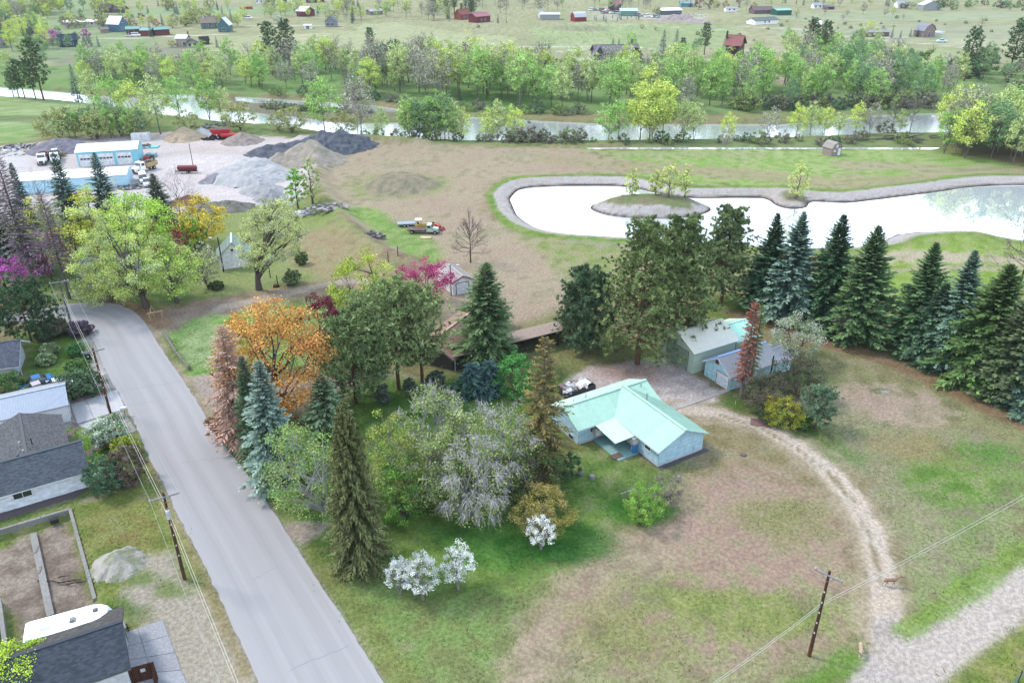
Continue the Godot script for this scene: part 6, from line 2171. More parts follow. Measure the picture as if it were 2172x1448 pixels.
func loader(called: String, label: String, at: Vector3, turn: float, col: Color) -> void:
	var o := thing(called, label, "bulldozer" if "dozer" in called else "loader", on(at), turn)
	o.scale = Vector3.ONE * 0.8
	var b := Build.new()
	for s in [-1, 1]:
		var tr := Build.new()
		tr.hexa([Vector3(-1.4, 0, 0.8 * s + 0.22), Vector3(1.3, 0, 0.8 * s + 0.22), Vector3(1.3, 0, 0.8 * s - 0.22), Vector3(-1.4, 0, 0.8 * s - 0.22), Vector3(-1.6, 0.75, 0.8 * s + 0.22), Vector3(1.5, 0.75, 0.8 * s + 0.22), Vector3(1.5, 0.75, 0.8 * s - 0.22), Vector3(-1.6, 0.75, 0.8 * s - 0.22)], tone(col, 0.45))
		part("track", tr, M.steel, o)
	b.hexa([Vector3(-1.3, 0.75, 0.75), Vector3(1.5, 0.75, 0.6), Vector3(1.5, 0.75, -0.6), Vector3(-1.3, 0.75, -0.75), Vector3(-1.2, 1.3, 0.7), Vector3(1.4, 1.5, 0.5), Vector3(1.4, 1.5, -0.5), Vector3(-1.2, 1.3, -0.7)], col)
	part("body", b, M.paint, o)
	b = Build.new()
	for sx in [-1.1, 0.2]:
		for s in [-1, 1]:
			b.tube([Vector3(sx, 1.2, 0.6 * s), Vector3(sx, 2.5, 0.6 * s)], [0.06, 0.06], 5, Color(0.3, 0.25, 0.15))
	part("canopy_posts", b, M.steel, o)
	b = Build.new()
	b.box(Vector3(-0.45, 2.55, 0), Vector3(1.8, 0.12, 1.6), Color(0.75, 0.75, 0.73))
	part("canopy", b, M.paint, o)
	b = Build.new()
	b.box(Vector3(-0.6, 1.5, 0), Vector3(0.5, 0.6, 0.6), Color(0.04, 0.04, 0.04))
	part("seat", b, M.rubber, o)
	b = Build.new()
	b.box(Vector3(2.2, 0.6, 0), Vector3(0.2, 1.1, 2.6), tone(col, 0.8), Basis(Vector3.BACK, -0.15))
	for s in [-1, 1]:
		b.box(Vector3(1.2, 0.7, 1.12 * s), Vector3(2.0, 0.16, 0.12), tone(col, 0.8))
	part("blade", b, M.steel, o)


func tractor(called: String, label: String, at: Vector3, turn: float, col: Color, size: float) -> void:
	var o := thing(called, label, "tractor", on(at), turn)
	o.scale = Vector3.ONE * size
	var b := Build.new()
	b.hexa([Vector3(0.0, 0.7, 0.4), Vector3(1.7, 0.7, 0.35), Vector3(1.7, 0.7, -0.35), Vector3(0.0, 0.7, -0.4), Vector3(0.0, 1.4, 0.35), Vector3(1.6, 1.25, 0.28), Vector3(1.6, 1.25, -0.28), Vector3(0.0, 1.4, -0.35)], col)
	part("hood", b, M.paint, o)
	b = Build.new()
	b.box(Vector3(-0.5, 0.85, 0), Vector3(1.3, 0.4, 0.7), tone(col, 0.7))
	part("body", b, M.paint, o)
	b = Build.new()
	b.box(Vector3(-0.7, 1.3, 0), Vector3(0.4, 0.5, 0.5), Color(0.03, 0.03, 0.03))
	part("seat", b, M.rubber, o)
	b = Build.new()
	for s in [-1, 1]:
		b.tube([Vector3(-0.2, 1.2, 0.5 * s), Vector3(1.2, 1.5, 0.5 * s), Vector3(2.5, 0.6, 0.5 * s)], [0.08, 0.08, 0.07], 5, col)
	part("loader_arms", b, M.paint, o)
	b = Build.new()
	b.hexa([Vector3(2.4, 0.15, 0.9), Vector3(3.0, 0.15, 0.9), Vector3(3.0, 0.15, -0.9), Vector3(2.4, 0.15, -0.9), Vector3(2.3, 0.8, 0.9), Vector3(2.5, 0.8, 0.9), Vector3(2.5, 0.8, -0.9), Vector3(2.3, 0.8, -0.9)], tone(col, 0.5))
	part("bucket", b, M.steel, o)
	for s in [-1, 1]:
		wheel(o, Vector3(-0.7, 0.75, 0.75 * s), 0.75, 0.4)
		wheel(o, Vector3(1.4, 0.45, 0.6 * s), 0.45, 0.28)


# ---- farms across the river

func farms() -> void:
	var white := Color(0.75, 0.76, 0.76)
	var win := [["f", -1.6, 1.6, 1.0, 1.1], ["f", 1.8, 1.6, 1.0, 1.1], ["r", 0.0, 1.6, 1.0, 1.1]]
	# name, label, category, left foot, right foot, depth, wall height, ridge rise, wall, roof, options
	var list := [
		["white_roof_stable", "very long white roofed building behind the garden trees, far left", "barn", Vector3(-278.13,0,-527.67), Vector3(-245.35,0,-541.09), 9.0, 3.2, 1.0, Color(0.55, 0.53, 0.52), white, {"roof_m": "metal_roof", "windows": win}],
		["red_house", "brown red house with dark roof at the far left top", "house", Vector3(-297.38,0,-619.25), Vector3(-289.21,0,-619.25), 9.0, 4.4, 2.4, lit("8f6d68"), lit("84767c"), {"windows": win}],
		["red_house", "low brown roofed house joining the brown red house on the right", "house", Vector3(-289.89,0,-619.25), Vector3(-279.68,0,-619.25), 9.0, 2.8, 2.2, lit("8f7a74"), lit("857a80"), {"windows": win}],
		["blue_house", "steep gabled blue house with white trimmed front, far left", "house", Vector3(-231.09,0,-500.26), Vector3(-228.61,0,-507.47), 12.0, 5.6, 4.6, lit("6f96b5"), white, {"gable": true, "windows": [["r", 0.0, 5.8, 1.6, 1.4], ["r", -1.6, 2.0, 1.2, 1.4]]}],
		["green_roof_barn", "low red barn with a teal metal roof left of the dark spruce", "barn", Vector3(-222.23,0,-488.67), Vector3(-215.29,0,-490.95), 9.0, 3.6, 1.4, lit("7d4540"), lit("6fa393"), {"roof_m": "metal_roof", "doors": [["f", -1.0, 3.0, 2.6, Color(0.1, 0.05, 0.05), 1]]}],
		["red_barn", "red barn wing between two teal roofed barns, far left", "barn", Vector3(-211.3,0,-481.96), Vector3(-205.4,0,-481.96), 9.0, 3.8, 1.3, lit("9a5552"), lit("7fa89a"), {"roof_m": "metal_roof"}],
		["green_roof_barn", "long red barn with teal and white metal roof right of the dark spruce", "barn", Vector3(-204.14,0,-484.18), Vector3(-197.23,0,-488.67), 9.0, 3.8, 1.3, lit("8a4a48"), lit("6fa393"), {"roof_m": "metal_roof", "skylit_back": white}],
		["dark_house", "dark navy house with dormers behind the bushes, far left", "house", Vector3(-233.22,0,-433.95), Vector3(-225.51,0,-437.61), 9.0, 4.0, 3.0, lit("4a5a6c"), lit("566074"), {"windows": win}],
		["blue_roof_house", "house with a slate blue roof among the trees, far left", "house", Vector3(-281.9,0,-495.56), Vector3(-273.04,0,-500.26), 9.0, 3.4, 2.2, lit("8d96a3"), lit("78869a"), {"windows": win}],
		["grey_cottage", "grey cottage cut by the left edge of the picture beyond the river", "house", Vector3(-264.12,0,-428.58), Vector3(-259.17,0,-432.15), 9.0, 3.2, 2.4, lit("b1acb0"), lit("9a9296"), {"windows": win}],
		["tan_roof_house", "dark green house with tan roof and a row of dormers", "house", Vector3(-188.97,0,-517.38), Vector3(-180.05,0,-519.92), 11.0, 4.2, 3.4, lit("6a8a88"), lit("b09f92"), {"windows": [["f", -4, 1.8, 1.2, 1.6], ["f", -1, 1.8, 1.2, 1.6], ["f", 2, 1.8, 1.2, 1.6]], "chimney": [-3, 1, 1.0, white]}],
		["teal_house", "tall teal A shaped house with white roof beside the tan roofed house", "house", Vector3(-173.04,0,-500.26), Vector3(-166.65,0,-500.26), 9.0, 5.0, 4.4, lit("5f9296"), white, {"gable": true, "windows": [["r", 0.0, 1.6, 2.0, 1.6]]}],
		["beige_hut", "small beige hut left of the blue gabled house", "hut", Vector3(-240.05,0,-495.56), Vector3(-236.7,0,-497.9), 5.0, 2.6, 1.4, lit("c2b3a4"), lit("b5a79c"), {}],
		["modern_house", "cream house with white shed roof and chimney on the meadow", "house", Vector3(-173.65,0,-435.77), Vector3(-168.28,0,-435.77), 9.0, 5.2, 1.6, lit("d5c8b6"), white, {"windows": [["f", 1.6, 1.6, 1.4, 2.0], ["l", 0.0, 4.0, 2.0, 1.0]], "chimney": [2.6, -1.0, 1.6, lit("c9a58d")]}],
		["modern_wing", "low cream wing with dark gable in front of the cream house", "house", Vector3(-167.62,0,-433.95), Vector3(-162.43,0,-435.77), 8.0, 2.6, 1.7, lit("d8cfc2"), lit("80797c"), {"gable": true, "windows": [["r", -1.2, 1.3, 1.4, 1.8], ["r", 1.2, 1.3, 1.4, 1.8]]}],
		["dark_garage", "dark brown garage right of the cream house", "garage", Vector3(-164.2,0,-445.09), Vector3(-160.36,0,-447), 7.0, 2.6, 1.8, lit("5d4a48"), lit("4f4a4e"), {}],
		["white_house", "white farmhouse at the very top left of centre", "house", Vector3(-206.26,0,-694.66), Vector3(-201.32,0,-694.66), 9.0, 3.2, 2.2, white, lit("d0d4d6"), {"windows": win}],
		["white_house", "white gabled house second from left at the very top", "house", Vector3(-196.32,0,-690.26), Vector3(-189.52,0,-690.26), 9.0, 3.4, 2.4, white, lit("c9cdd4"), {"windows": win}],
		["white_shop", "white metal shop with arched front at the very top", "shop", Vector3(-187.66,0,-699.12), Vector3(-180.39,0,-699.12), 12.0, 3.6, 1.8, white, white, {"gable": true, "doors": [["r", 0, 3.0, 2.8, Color(0.1, 0.1, 0.12), 1]]}],
		["maroon_house", "long maroon house with white band at the very top left of centre", "house", Vector3(-167.67,0,-703.63), Vector3(-154.01,0,-708.2), 9.0, 3.4, 2.0, lit("7d5a62"), lit("a08d92"), {"windows": win}],
		["red_white_house", "red house with bright white roof behind the yellow trees", "house", Vector3(-142.02,0,-588.76), Vector3(-137.69,0,-598.6), 10.0, 4.4, 3.0, lit("8f3f50"), white, {"gable": true, "windows": [["r", 0, 3.6, 1.4, 1.2]]}],
		["grey_porch_house", "grey gabled house with a long white porch", "house", Vector3(-115.69,0,-527.67), Vector3(-109.27,0,-527.67), 9.0, 4.2, 3.0, lit("a3acb8"), lit("9aa0a8"), {"gable": true, "windows": [["r", -1.4, 1.6, 1.6, 1.4], ["r", 1.2, 1.6, 1.6, 1.4], ["r", 0, 4.2, 1.2, 1.0]]}],
		["white_shed", "low white shed in the field left of the grey gabled house", "shed", Vector3(-126.46,0,-517.38), Vector3(-122.16,0,-517.38), 4.0, 2.4, 0.5, white, white, {"doors": [["f", 0, 2.0, 1.6, Color(0.2, 0.2, 0.2), 1]]}],
		["grey_barn", "low grey barn behind the row of leafless trees at top centre left", "barn", Vector3(-99.35,0,-601.95), Vector3(-91.72,0,-608.76), 8.0, 3.0, 1.2, lit("a9a29d"), lit("b5b5b6"), {"roof_m": "metal_roof"}],
		["teal_shed", "small teal shed behind the leafless trees", "shed", Vector3(-93.75,0,-630.1), Vector3(-89.75,0,-633.79), 7.0, 3.0, 0.8, lit("7fb3b0"), lit("9cc5c0"), {}],
		["red_cottage", "red orange roofed cottage among dark pines at top centre", "house", Vector3(-33.95,0,-569.98), Vector3(-27.95,0,-576.11), 9.0, 4.2, 3.4, lit("b5625a"), lit("b57a70"), {"windows": win}],
		["red_farmhouse", "dark red farmhouse with a bright red roof right of the pines", "house", Vector3(-23.19,0,-552.31), Vector3(-14.24,0,-561.01), 10.0, 4.6, 2.2, lit("8d3c45"), lit("a85a62"), {"windows": win, "roof_m": "metal_roof"}],
		["white_farmhouse", "white farmhouse with grey roof left of the long white shop", "house", Vector3(18.06,0,-585.55), Vector3(23.22,0,-585.55), 9.0, 3.8, 2.6, white, lit("c5c9cc"), {"gable": true, "windows": [["r", 0, 2.0, 1.4, 1.4]]}],
		["long_shop", "long pale grey metal shop on the green field", "shop", Vector3(18.86,0,-569.98), Vector3(31.75,0,-569.98), 12.0, 4.2, 1.0, lit("c3c8c8"), lit("d6d8d8"), {"roof_m": "metal_roof", "ribs": 1.0}],
		["red_gambrel_barn", "bright red barn with a white tiered roof at the edge of the field", "barn", Vector3(40.98,0,-558.08), Vector3(48.93,0,-561.01), 9.0, 3.4, 3.4, lit("a8323c"), lit("c9ccd2"), {"gambrel": true, "over": 0.2, "roof_m": "metal_roof"}],
		["red_roof_house", "tall dark house with red roof before the bare wood at the top", "house", Vector3(75.49,0,-633.79), Vector3(80.81,0,-637.53), 9.0, 5.6, 2.6, lit("6b4f58"), lit("b04a58"), {"windows": win, "roof_m": "metal_roof"}],
		["teal_shop", "pale teal metal shop in the row of yards at the top", "shop", Vector3(75.36,0,-595.29), Vector3(87.16,0,-595.29), 12.0, 4.0, 1.6, lit("8fbfae"), lit("c5d6cf"), {"roof_m": "metal_roof", "ribs": 1.0}],
		["white_pole_barn", "open white roofed pole barn beside the earth heap at the top", "barn", Vector3(104.98,0,-601.95), Vector3(119.86,0,-605.34), 14.0, 3.6, 1.2, lit("7e858d"), white, {"roof_m": "metal_roof"}],
		["turquoise_cabin", "low turquoise house under two dark trees at the top", "house", Vector3(130.39,0,-664.92), Vector3(139.87,0,-664.92), 9.0, 3.2, 1.6, lit("86bcc6"), lit("a9d0d6"), {"windows": win}],
		["white_bungalow", "small white bungalow left of the brown roofed house", "house", Vector3(156.19,0,-626.44), Vector3(164.44,0,-626.44), 8.0, 2.8, 1.2, white, lit("ccd0d2"), {"windows": win}],
		["brown_roof_house", "wide house with a brown hip like roof at top right", "house", Vector3(172.06,0,-608.76), Vector3(186.79,0,-612.22), 11.0, 3.0, 2.4, lit("93787a"), lit("98868a"), {"windows": win}],
		["green_shop", "dark green metal shop with pale teal roof at top right", "shop", Vector3(185.12,0,-598.6), Vector3(196.38,0,-601.95), 11.0, 4.0, 1.0, lit("2f7a66"), lit("8cc2b0"), {"roof_m": "metal_roof", "ribs": 1.0}],
		["white_ranch", "white ranch house with a three part grey roof by the road, top right", "house", Vector3(153.65,0,-538.36), Vector3(170.7,0,-546.65), 11.0, 3.0, 1.6, white, lit("8b9a94"), {"windows": win, "chimney": [2, 0, 0.8, white]}],
		["quonset_hut", "round white roofed hut with a red end wall", "hut", Vector3(187.27,0,-527.67), Vector3(191.94,0,-527.67), 5.0, 2.0, 2.4, lit("a8404c"), white, {"gambrel": true, "over": 0.1, "roof_m": "metal_roof"}],
		["ranch_house_far", "low brown ranch house with grey roof behind round pines, right", "house", Vector3(199.92,0,-477.58), Vector3(213.59,0,-479.76), 10.0, 3.0, 1.4, lit("8f7d7f"), lit("c3bcc0"), {"windows": win}],
		["gambrel_barn", "weathered reddish barn with a grey gambrel roof, right", "barn", Vector3(230.83,0,-475.42), Vector3(240.53,0,-481.96), 8.0, 4.2, 4.0, lit("b39a94"), lit("b5b7c2"), {"gambrel": true, "gable": true, "over": 0.3, "doors": [["r", 0, 2.4, 2.6, Color(0.15, 0.12, 0.12), 1]]}],
		["white_house", "white house between dark trees at the top right", "house", Vector3(294.48,0,-656.87), Vector3(302.76,0,-656.87), 9.0, 3.8, 2.2, white, lit("d3d6d6"), {"windows": win}],
		["grey_big_barn", "large pale grey barn at the top right", "barn", Vector3(305.07,0,-637.53), Vector3(317.66,0,-637.53), 13.0, 4.4, 3.6, lit("c1c3c4"), lit("cfd0d0"), {"gable": true, "roof_m": "metal_roof"}],
		["pale_cottage", "pale blue white cottage beside a yellow tree at the top right", "house", Vector3(229.07,0,-652.91), Vector3(235.51,0,-652.91), 8.0, 3.2, 1.8, white, lit("c9cfd8"), {"windows": win}],
		["red_shed", "low red and blue shed right of the yellow tree, top right", "shed", Vector3(234.95,0,-645.13), Vector3(242.03,0,-645.13), 6.0, 2.6, 1.0, lit("8c4a50"), lit("9aa7b4"), {}],
		["dark_cabin", "dark cabin with a navy roof among the tall pines at the right edge", "cabin", Vector3(215.03,0,-376.77), Vector3(221.67,0,-379.57), 7.0, 2.8, 2.0, lit("5a4a44"), lit("4f5c70"), {"windows": win}],
		["wood_cabin", "tiny brown plank cabin on the edge of the meadow", "cabin", Vector3(-64.42,0,-398.79), Vector3(-61.28,0,-400.34), 4.0, 2.4, 1.4, lit("8a6d50"), lit("7a7068"), {"doors": [["f", 0, 0.9, 1.8, Color(0.08, 0.06, 0.05), 1]]}],
		["red_lodge", "tall dark red timber lodge with red metal roof above the cottonwoods", "house", Vector3(102.57,0,-403.48), Vector3(108.14,0,-400.34), 13.0, 6.6, 4.2, lit("5a3030"), lit("95544e"), {"roof_m": "metal_roof", "ribs": 0.8, "over": 0.9, "windows": [["r", 0, 6.0, 2.4, 1.6], ["f", -1.5, 3.0, 1.4, 1.4]], "chimney": [-4, 2, 2.0, lit("8b8480")]}],
	]
	for k in list:
		house(k[0], k[1], k[2], k[3], k[4], k[5] * 0.75, k[6] * 0.82, k[7] * 0.85, tone(k[8], 1.25), tone(k[9], 1.35), k[10])
	# the dark lodge
	var dark := lit("5b4a48")
	var slate := lit("8d8992", 1.6)
	house("timber_lodge", "long brown timber lodge with slate roof, the middle of its range", "house", Vector3(38.69,0,-385.3), Vector3(59.11,0,-388.22), 10.0, 3.6, 2.8, dark, slate, {"over": 0.7, "windows": [["f", -6, 1.8, 2, 1.6], ["f", -2, 1.8, 2, 1.6], ["f", 3, 1.8, 2, 1.6]], "chimney": [8.0, -1.0, 2.2, lit("a39c98")]})
	house("timber_lodge_gable", "pale half timbered gable at the left end of the lodge", "house", Vector3(37.43,0,-380.99), Vector3(42.16,0,-380.99), 8.0, 3.4, 3.4, lit("8d8580"), slate, {"gable": true, "over": 0.6, "windows": [["r", 0.6, 1.6, 1.6, 1.6]]})
	house("timber_lodge_gable", "dark glazed gable at the right end of the lodge", "house", Vector3(53.17,0,-379.57), Vector3(58.94,0,-380.99), 8.0, 3.8, 3.4, lit("54383a"), slate, {"gable": true, "over": 0.7, "windows": [["r", -1.4, 2.0, 1.8, 2.4], ["r", 1.4, 2.0, 1.8, 2.4]]})
	house("timber_lodge_porch", "rust coloured porch roof in the middle of the lodge's front", "house", Vector3(42.59,0,-380.99), Vector3(48.62,0,-380.99), 4.0, 2.8, 0.7, dark, lit("a5827a"), {"over": 0.5})
	# the log pavilion with splayed roof poles
	var o := thing("log_pavilion", "dark red log pavilion on posts at the meadow's edge", "pavilion", on(Vector3(-22.53,0,-400.34)), 0.2)
	for s in [[-1, -1], [-1, 1], [1, -1], [1, 1]]:
		var p := Build.new()
		p.tube([Vector3(s[0] * 2.0, 0, s[1] * 2.0), Vector3(s[0] * 2.2, 3.6, s[1] * 2.2)], [0.25, 0.2], 6, lit("6a3d3c"))
		part("post", p, M.wood, o)
	var b := Build.new()
	for i in 8:
		var t := TAU * i / 8
		var u := TAU * (i + 1) / 8
		b.tri(Vector3(0, 5.8, 0), Vector3(cos(u), 0, sin(u)) * 3.6 + Vector3(0, 3.2, 0), Vector3(cos(t), 0, sin(t)) * 3.6 + Vector3(0, 3.2, 0), lit("5d3a3c"))
	part("roof", b, M.wood, o)
	for i in 8:
		var t := TAU * (i + 0.5) / 8
		b = Build.new()
		b.tube([Vector3(cos(t), 0, sin(t)) * 4.4 + Vector3(0, 3.4, 0), Vector3(0, 5.9, 0), Vector3(-cos(t), 0, -sin(t)) * 1.2 + Vector3(0, 6.6, 0)], [0.14, 0.14, 0.1], 5, lit("74484a"))
		part("rafter", b, M.wood, o)
	b = Build.new()
	b.box(Vector3(0, 1.6, -0.4), Vector3(2.6, 2.2, 2.6), lit("5a2f30"))
	part("wall", b, M.wood, o)
	# the weathered little barn by the ditch
	var r := house("old_shed", "tiny leaning weathered barn with broken gambrel roof beside the ditch", "barn", Vector3(86.16,0,-213.69), Vector3(89.38,0,-215.19), 3.4, 2.0, 1.5, lit("d5c5ba", 1.3), lit("c9c0b8", 1.5), {"gable": true, "gambrel": true, "over": 0.15, "wall_m": "wood", "roof_m": "wood", "siding": 0.3, "doors": [["r", 0.9, 0.85, 1.8, Color(0.78, 0.78, 0.78), 1]], "frame": Color(0.7, 0.7, 0.7)})
	for k in [[Vector3(1.73, 2.5, 0.1), Vector3(0.06, 0.8, 0.7)], [Vector3(1.73, 1.3, 0.75), Vector3(0.06, 0.5, 0.7)]]:
		b = Build.new()
		b.box(k[0], k[1], Color(0.78, 0.78, 0.78))
		part("boarded_window", b, M.paint, r)
	# vehicles and loose things on the farms
	car("parked_pickup", "pale blue pickup standing alone in the field at the right", "pickup", Vector3(231.53,0,-454.79), 0.0, Color(0.4, 0.6, 0.72), "pickup")
	car("parked_van", "white van in front of the teal roofed barns, far left", "van", Vector3(-213.98,0,-481.96), 0.3, white, "van")
	car("parked_car", "silver car left of the white van by the teal roofed barns", "car", Vector3(-216.8,0,-479.76), 0.3, Color(0.5, 0.5, 0.52))
	car("parked_van", "white camper in the field left of the pink tree, far left", "van", Vector3(-177.53,0,-576.11), 0.1, white, "van")
	var hulls := [[Vector3(246.14,0,-488.67), "white covered boat beside the gambrel barn"], [Vector3(-237.86,0,-509.91), "white boat on a trailer before the blue gabled house"]]
	for k in hulls:
		o = thing("covered_boat", k[1], "boat", on(k[0]), 0.1)
		b = Build.new()
		b.hexa([Vector3(-3, 0.4, 0.6), Vector3(2, 0.4, 0.5), Vector3(2, 0.4, -0.5), Vector3(-3, 0.4, -0.6), Vector3(-3.2, 1.4, 1.1), Vector3(3.6, 1.6, 0.2), Vector3(3.6, 1.6, -0.2), Vector3(-3.2, 1.4, -1.1)], white)
		part("hull", b, M.paint, o)
		b = Build.new()
		b.hexa([Vector3(-3.1, 1.42, 1.0), Vector3(2.8, 1.55, 0.3), Vector3(2.8, 1.55, -0.3), Vector3(-3.1, 1.42, -1.0), Vector3(-2.0, 2.1, 0.3), Vector3(1.0, 2.1, 0.2), Vector3(1.0, 2.1, -0.2), Vector3(-2.0, 2.1, -0.3)], Color(0.7, 0.72, 0.74))
		part("cover", b, M.matte, o)
	block("orange_machine", "orange farm machine lying in the field at the top left", "machine", Vector3(-200.71,0,-649), Vector3(9.0, 1.8, 2.5), 0.1, lit("dd6a4a"))
	heap("earth_heap", "long brown earth heap with stones beside the white pole barn", "earth heap", "", [[Vector3(108.14,0,-569.98), 9.0, 3.4], [Vector3(115.01,0,-573.03), 8.0, 3.4], [Vector3(101.34,0,-566.96), 8.0, 2.2], [Vector3(119.86,0,-558.08), 9.0, 1.6], [Vector3(125.69,0,-549.46), 6.0, 1.0]], lit("a3948f"), lit("b0a6a2"), 0.4, 1.6)
	clutter("machine_junk", "old machines and junk at the end of the earth heap", "junk", Vector3(123.86,0,-595.29), 11.0, 40, [Color(0.7, 0.7, 0.7), Color(0.5, 0.3, 0.1), Color(0.1, 0.1, 0.12), Color(0.4, 0.4, 0.42)], 1.6)
	var rows := [[Vector3(59.47,0,-637.53), Vector3(74.87,0,-637.53), 7], [Vector3(88.47,0,-595.29), Vector3(100.76,0,-582.37), 8], [Vector3(65.65,0,-615.72), Vector3(75.39,0,-612.22), 4]]
	var where := ["in the left row of the yards at the top", "in front of the teal shop at the top", "in the middle of the yards at the top"]
	var paints := [white, Color(0.1, 0.16, 0.25), Color(0.3, 0.3, 0.32), Color(0.35, 0.06, 0.05), white, Color(0.5, 0.52, 0.55)]
	for i in rows.size():
		for k in rows[i][2]:
			var p: Vector3 = rows[i][0].lerp(rows[i][1], float(k) / (rows[i][2] - 1))
			car("yard_car", "car parked %s" % where[i], "car", p + Vector3(rng.randf_range(-1, 1), 0, rng.randf_range(-2, 2)), rng.randf() * 0.8, paints[(k + i) % 6], "van" if k % 3 == 0 else "sedan", "cars parked in the yards at the top, row %d" % (i + 1), false)
	for i in 9:
		post("stump_post", "pale trunk standing in the row at the meadow's wooded edge", Vector3(-46.78,0,-372.64).lerp(Vector3(-40.6,0,-374.01), i / 8.0), 3.2 + rng.randf() * 1.4, 0.3, lit("c9c4ba"), "pale trunks in a row at the meadow's edge")


# ---- trees of the big garden and the right-hand belt

func at_height(p: Vector3) -> Vector3:           # places carry the height of the tree in y
	return Vector3(p.x, 0, p.z)


func near_trees() -> void:
	var cat := "tree"
	var spruce := [leafc("4e6a48"), leafc("7c9870")]
	var dark := [leafc("38523a"), leafc("567653")]
	var blue := [leafc("5f7b6c"), leafc("98ae9e")]
	var olive := [leafc("545a38", 1.4), leafc("848a5a", 1.4)]
	var p: Vector3
	# name, label, group, place with height, radius, colours, settings
	p = Vector3(-14.63,18.98,-58.17)
	plant("spruce_tree", "tall olive green spruce with hanging boughs standing nearest to the road fork", cat, "", at_height(p), conifer({"h": p.y, "r": 3.46, "cols": olive, "branches": 420, "twigs": 18, "droop": 0.75, "hang": 1.0, "curtain": true, "taper": 0.72, "fan": 0.3, "pack": 0.85, "ragged": 0.35}, 11))
	p = Vector3(-25.84,15.94,-70.98)
	plant("blue_spruce", "silvery blue spruce beside the road in front of the orange maple", cat, "", at_height(p), conifer({"h": p.y, "r": 3.77, "cols": blue, "branches": 300, "twigs": 22, "droop": 0.45, "fan": 0.3, "width": 0.42, "ragged": 0.4, "taper": 0.75}, 12))
	p = Vector3(-29.04,14.24,-74.92)
	plant("fir_tree", "slender dark green fir squeezed between the blue spruce and the dead larch", cat, "", at_height(p), conifer({"h": p.y, "r": 2.39, "cols": dark, "branches": 260, "twigs": 14, "droop": 0.6, "taper": 0.7}, 13))
	p = Vector3(-22.72,7.83,-82)
	plant("spruce_tree", "small fresh green spruce right of the blue spruce", cat, "", at_height(p), conifer({"h": p.y, "r": 3.72, "cols": [leafc("5a7550"), leafc("9cb388")], "branches": 220, "twigs": 15, "droop": 0.4, "rise": 0.25}, 14))
	p = Vector3(3.39,18.03,-72.26)
	plant("fir_tree", "thinning brownish fir with a bare top beside the turquoise house", cat, "", at_height(p), conifer({"h": p.y, "r": 4.24, "cols": [leafc("5c5638"), leafc("92854f")], "branches": 240, "twigs": 15, "droop": 0.5, "hang": 0.7, "width": 0.26, "ragged": 0.5, "taper": 0.66, "bark": Color(0.2, 0.19, 0.18), "girth": 0.016, "thin": -0.25}, 15))
	p = Vector3(-3.43,15.26,-99.25)
	plant("spruce_tree", "broad dark spruce in front of the brown stable roof", cat, "", at_height(p), conifer({"h": p.y, "r": 6.31, "cols": [leafc("47603c"), leafc("748c5c")], "branches": 330, "twigs": 18, "droop": 0.35, "ragged": 0.35, "taper": 0.8}, 16))
	for k in [[Vector3(-5.37,4.71,-90.24), 44, "low bluish weeping spruce under the broad dark spruce, left one"], [Vector3(-2.89,4.59,-90.96), 46, "low bluish weeping spruce under the broad dark spruce, right one"]]:
		p = k[0]
		plant("weeping_spruce", k[2], cat, "weeping spruces under the broad spruce", at_height(p), conifer({"h": p.y, "r": k[1] / 15.5, "cols": [leafc("3c5550"), leafc("65857d")], "branches": 150, "twigs": 14, "droop": 0.9, "hang": 0.9, "taper": 0.55, "ragged": 0.5}, 17 + k[1]))
	p = Vector3(-32.18,16.03,-78.68)
	plant("dead_larch", "dead pinkish brown larch leaning over the gravel pull-off", cat, "", at_height(p), conifer({"h": p.y, "r": 4.28, "cols": [leafc("a5806e"), leafc("d3b09c")], "branches": 260, "twigs": 18, "droop": 0.5, "width": 0.18, "ragged": 0.7, "taper": 0.55, "bark": Color(0.25, 0.16, 0.13), "fan": 0.4}, 21))
	# the belt on the right
	var belt := [
		[Vector3(40.46,16.6,-116.2), 50, dark, "dark green spruce at the left end of the right hand belt"],
		[Vector3(43.62,17.59,-114.1), 58, [leafc("587a68"), leafc("92ad98")], "bluish spruce second from the left in the right hand belt"],
		[Vector3(48.23,18.27,-110.73), 56, [leafc("385237"), leafc("5c7d58")], "deep green spruce third from the left in the right hand belt"],
		[Vector3(51.32,18.21,-105.96), 62, [leafc("466142"), leafc("77945f")], "large yellowish green spruce with upswept arms beside the gap in the belt"],
		[Vector3(57.8,17.14,-102.09), 56, [leafc("40603f"), leafc("72925f")], "dark bluish green spruce just right of the gap in the belt"],
		[Vector3(60.73,17.66,-97.88), 50, [leafc("4c6e5c"), leafc("86a48c")], "narrow blue grey spruce with a pointed top in the right part of the belt"],
		[Vector3(63.47,17.26,-93.94), 76, [leafc("44603a"), leafc("6f8c52")], "very broad green spruce in the right part of the belt"],
		[Vector3(64.88,17.34,-88.59), 64, [leafc("4a5c42"), leafc("76865f")], "dull green spruce near the right edge of the photo"],
		[Vector3(66.77,12.15,-86.53), 50, [leafc("486a56"), leafc("7c9a80")], "low bluish spruce cut by the right edge"],
		[Vector3(59.03,12.25,-99.25), 46, [leafc("3d5b46"), leafc("6a8868")], "shorter spruce between the bluish green and the blue grey spruce"],
		[Vector3(64.31,13.25,-90.96), 52, [leafc("3f583c"), leafc("67824f")], "shorter green spruce between the two broad ones at the right"],
	]
	var n := 0
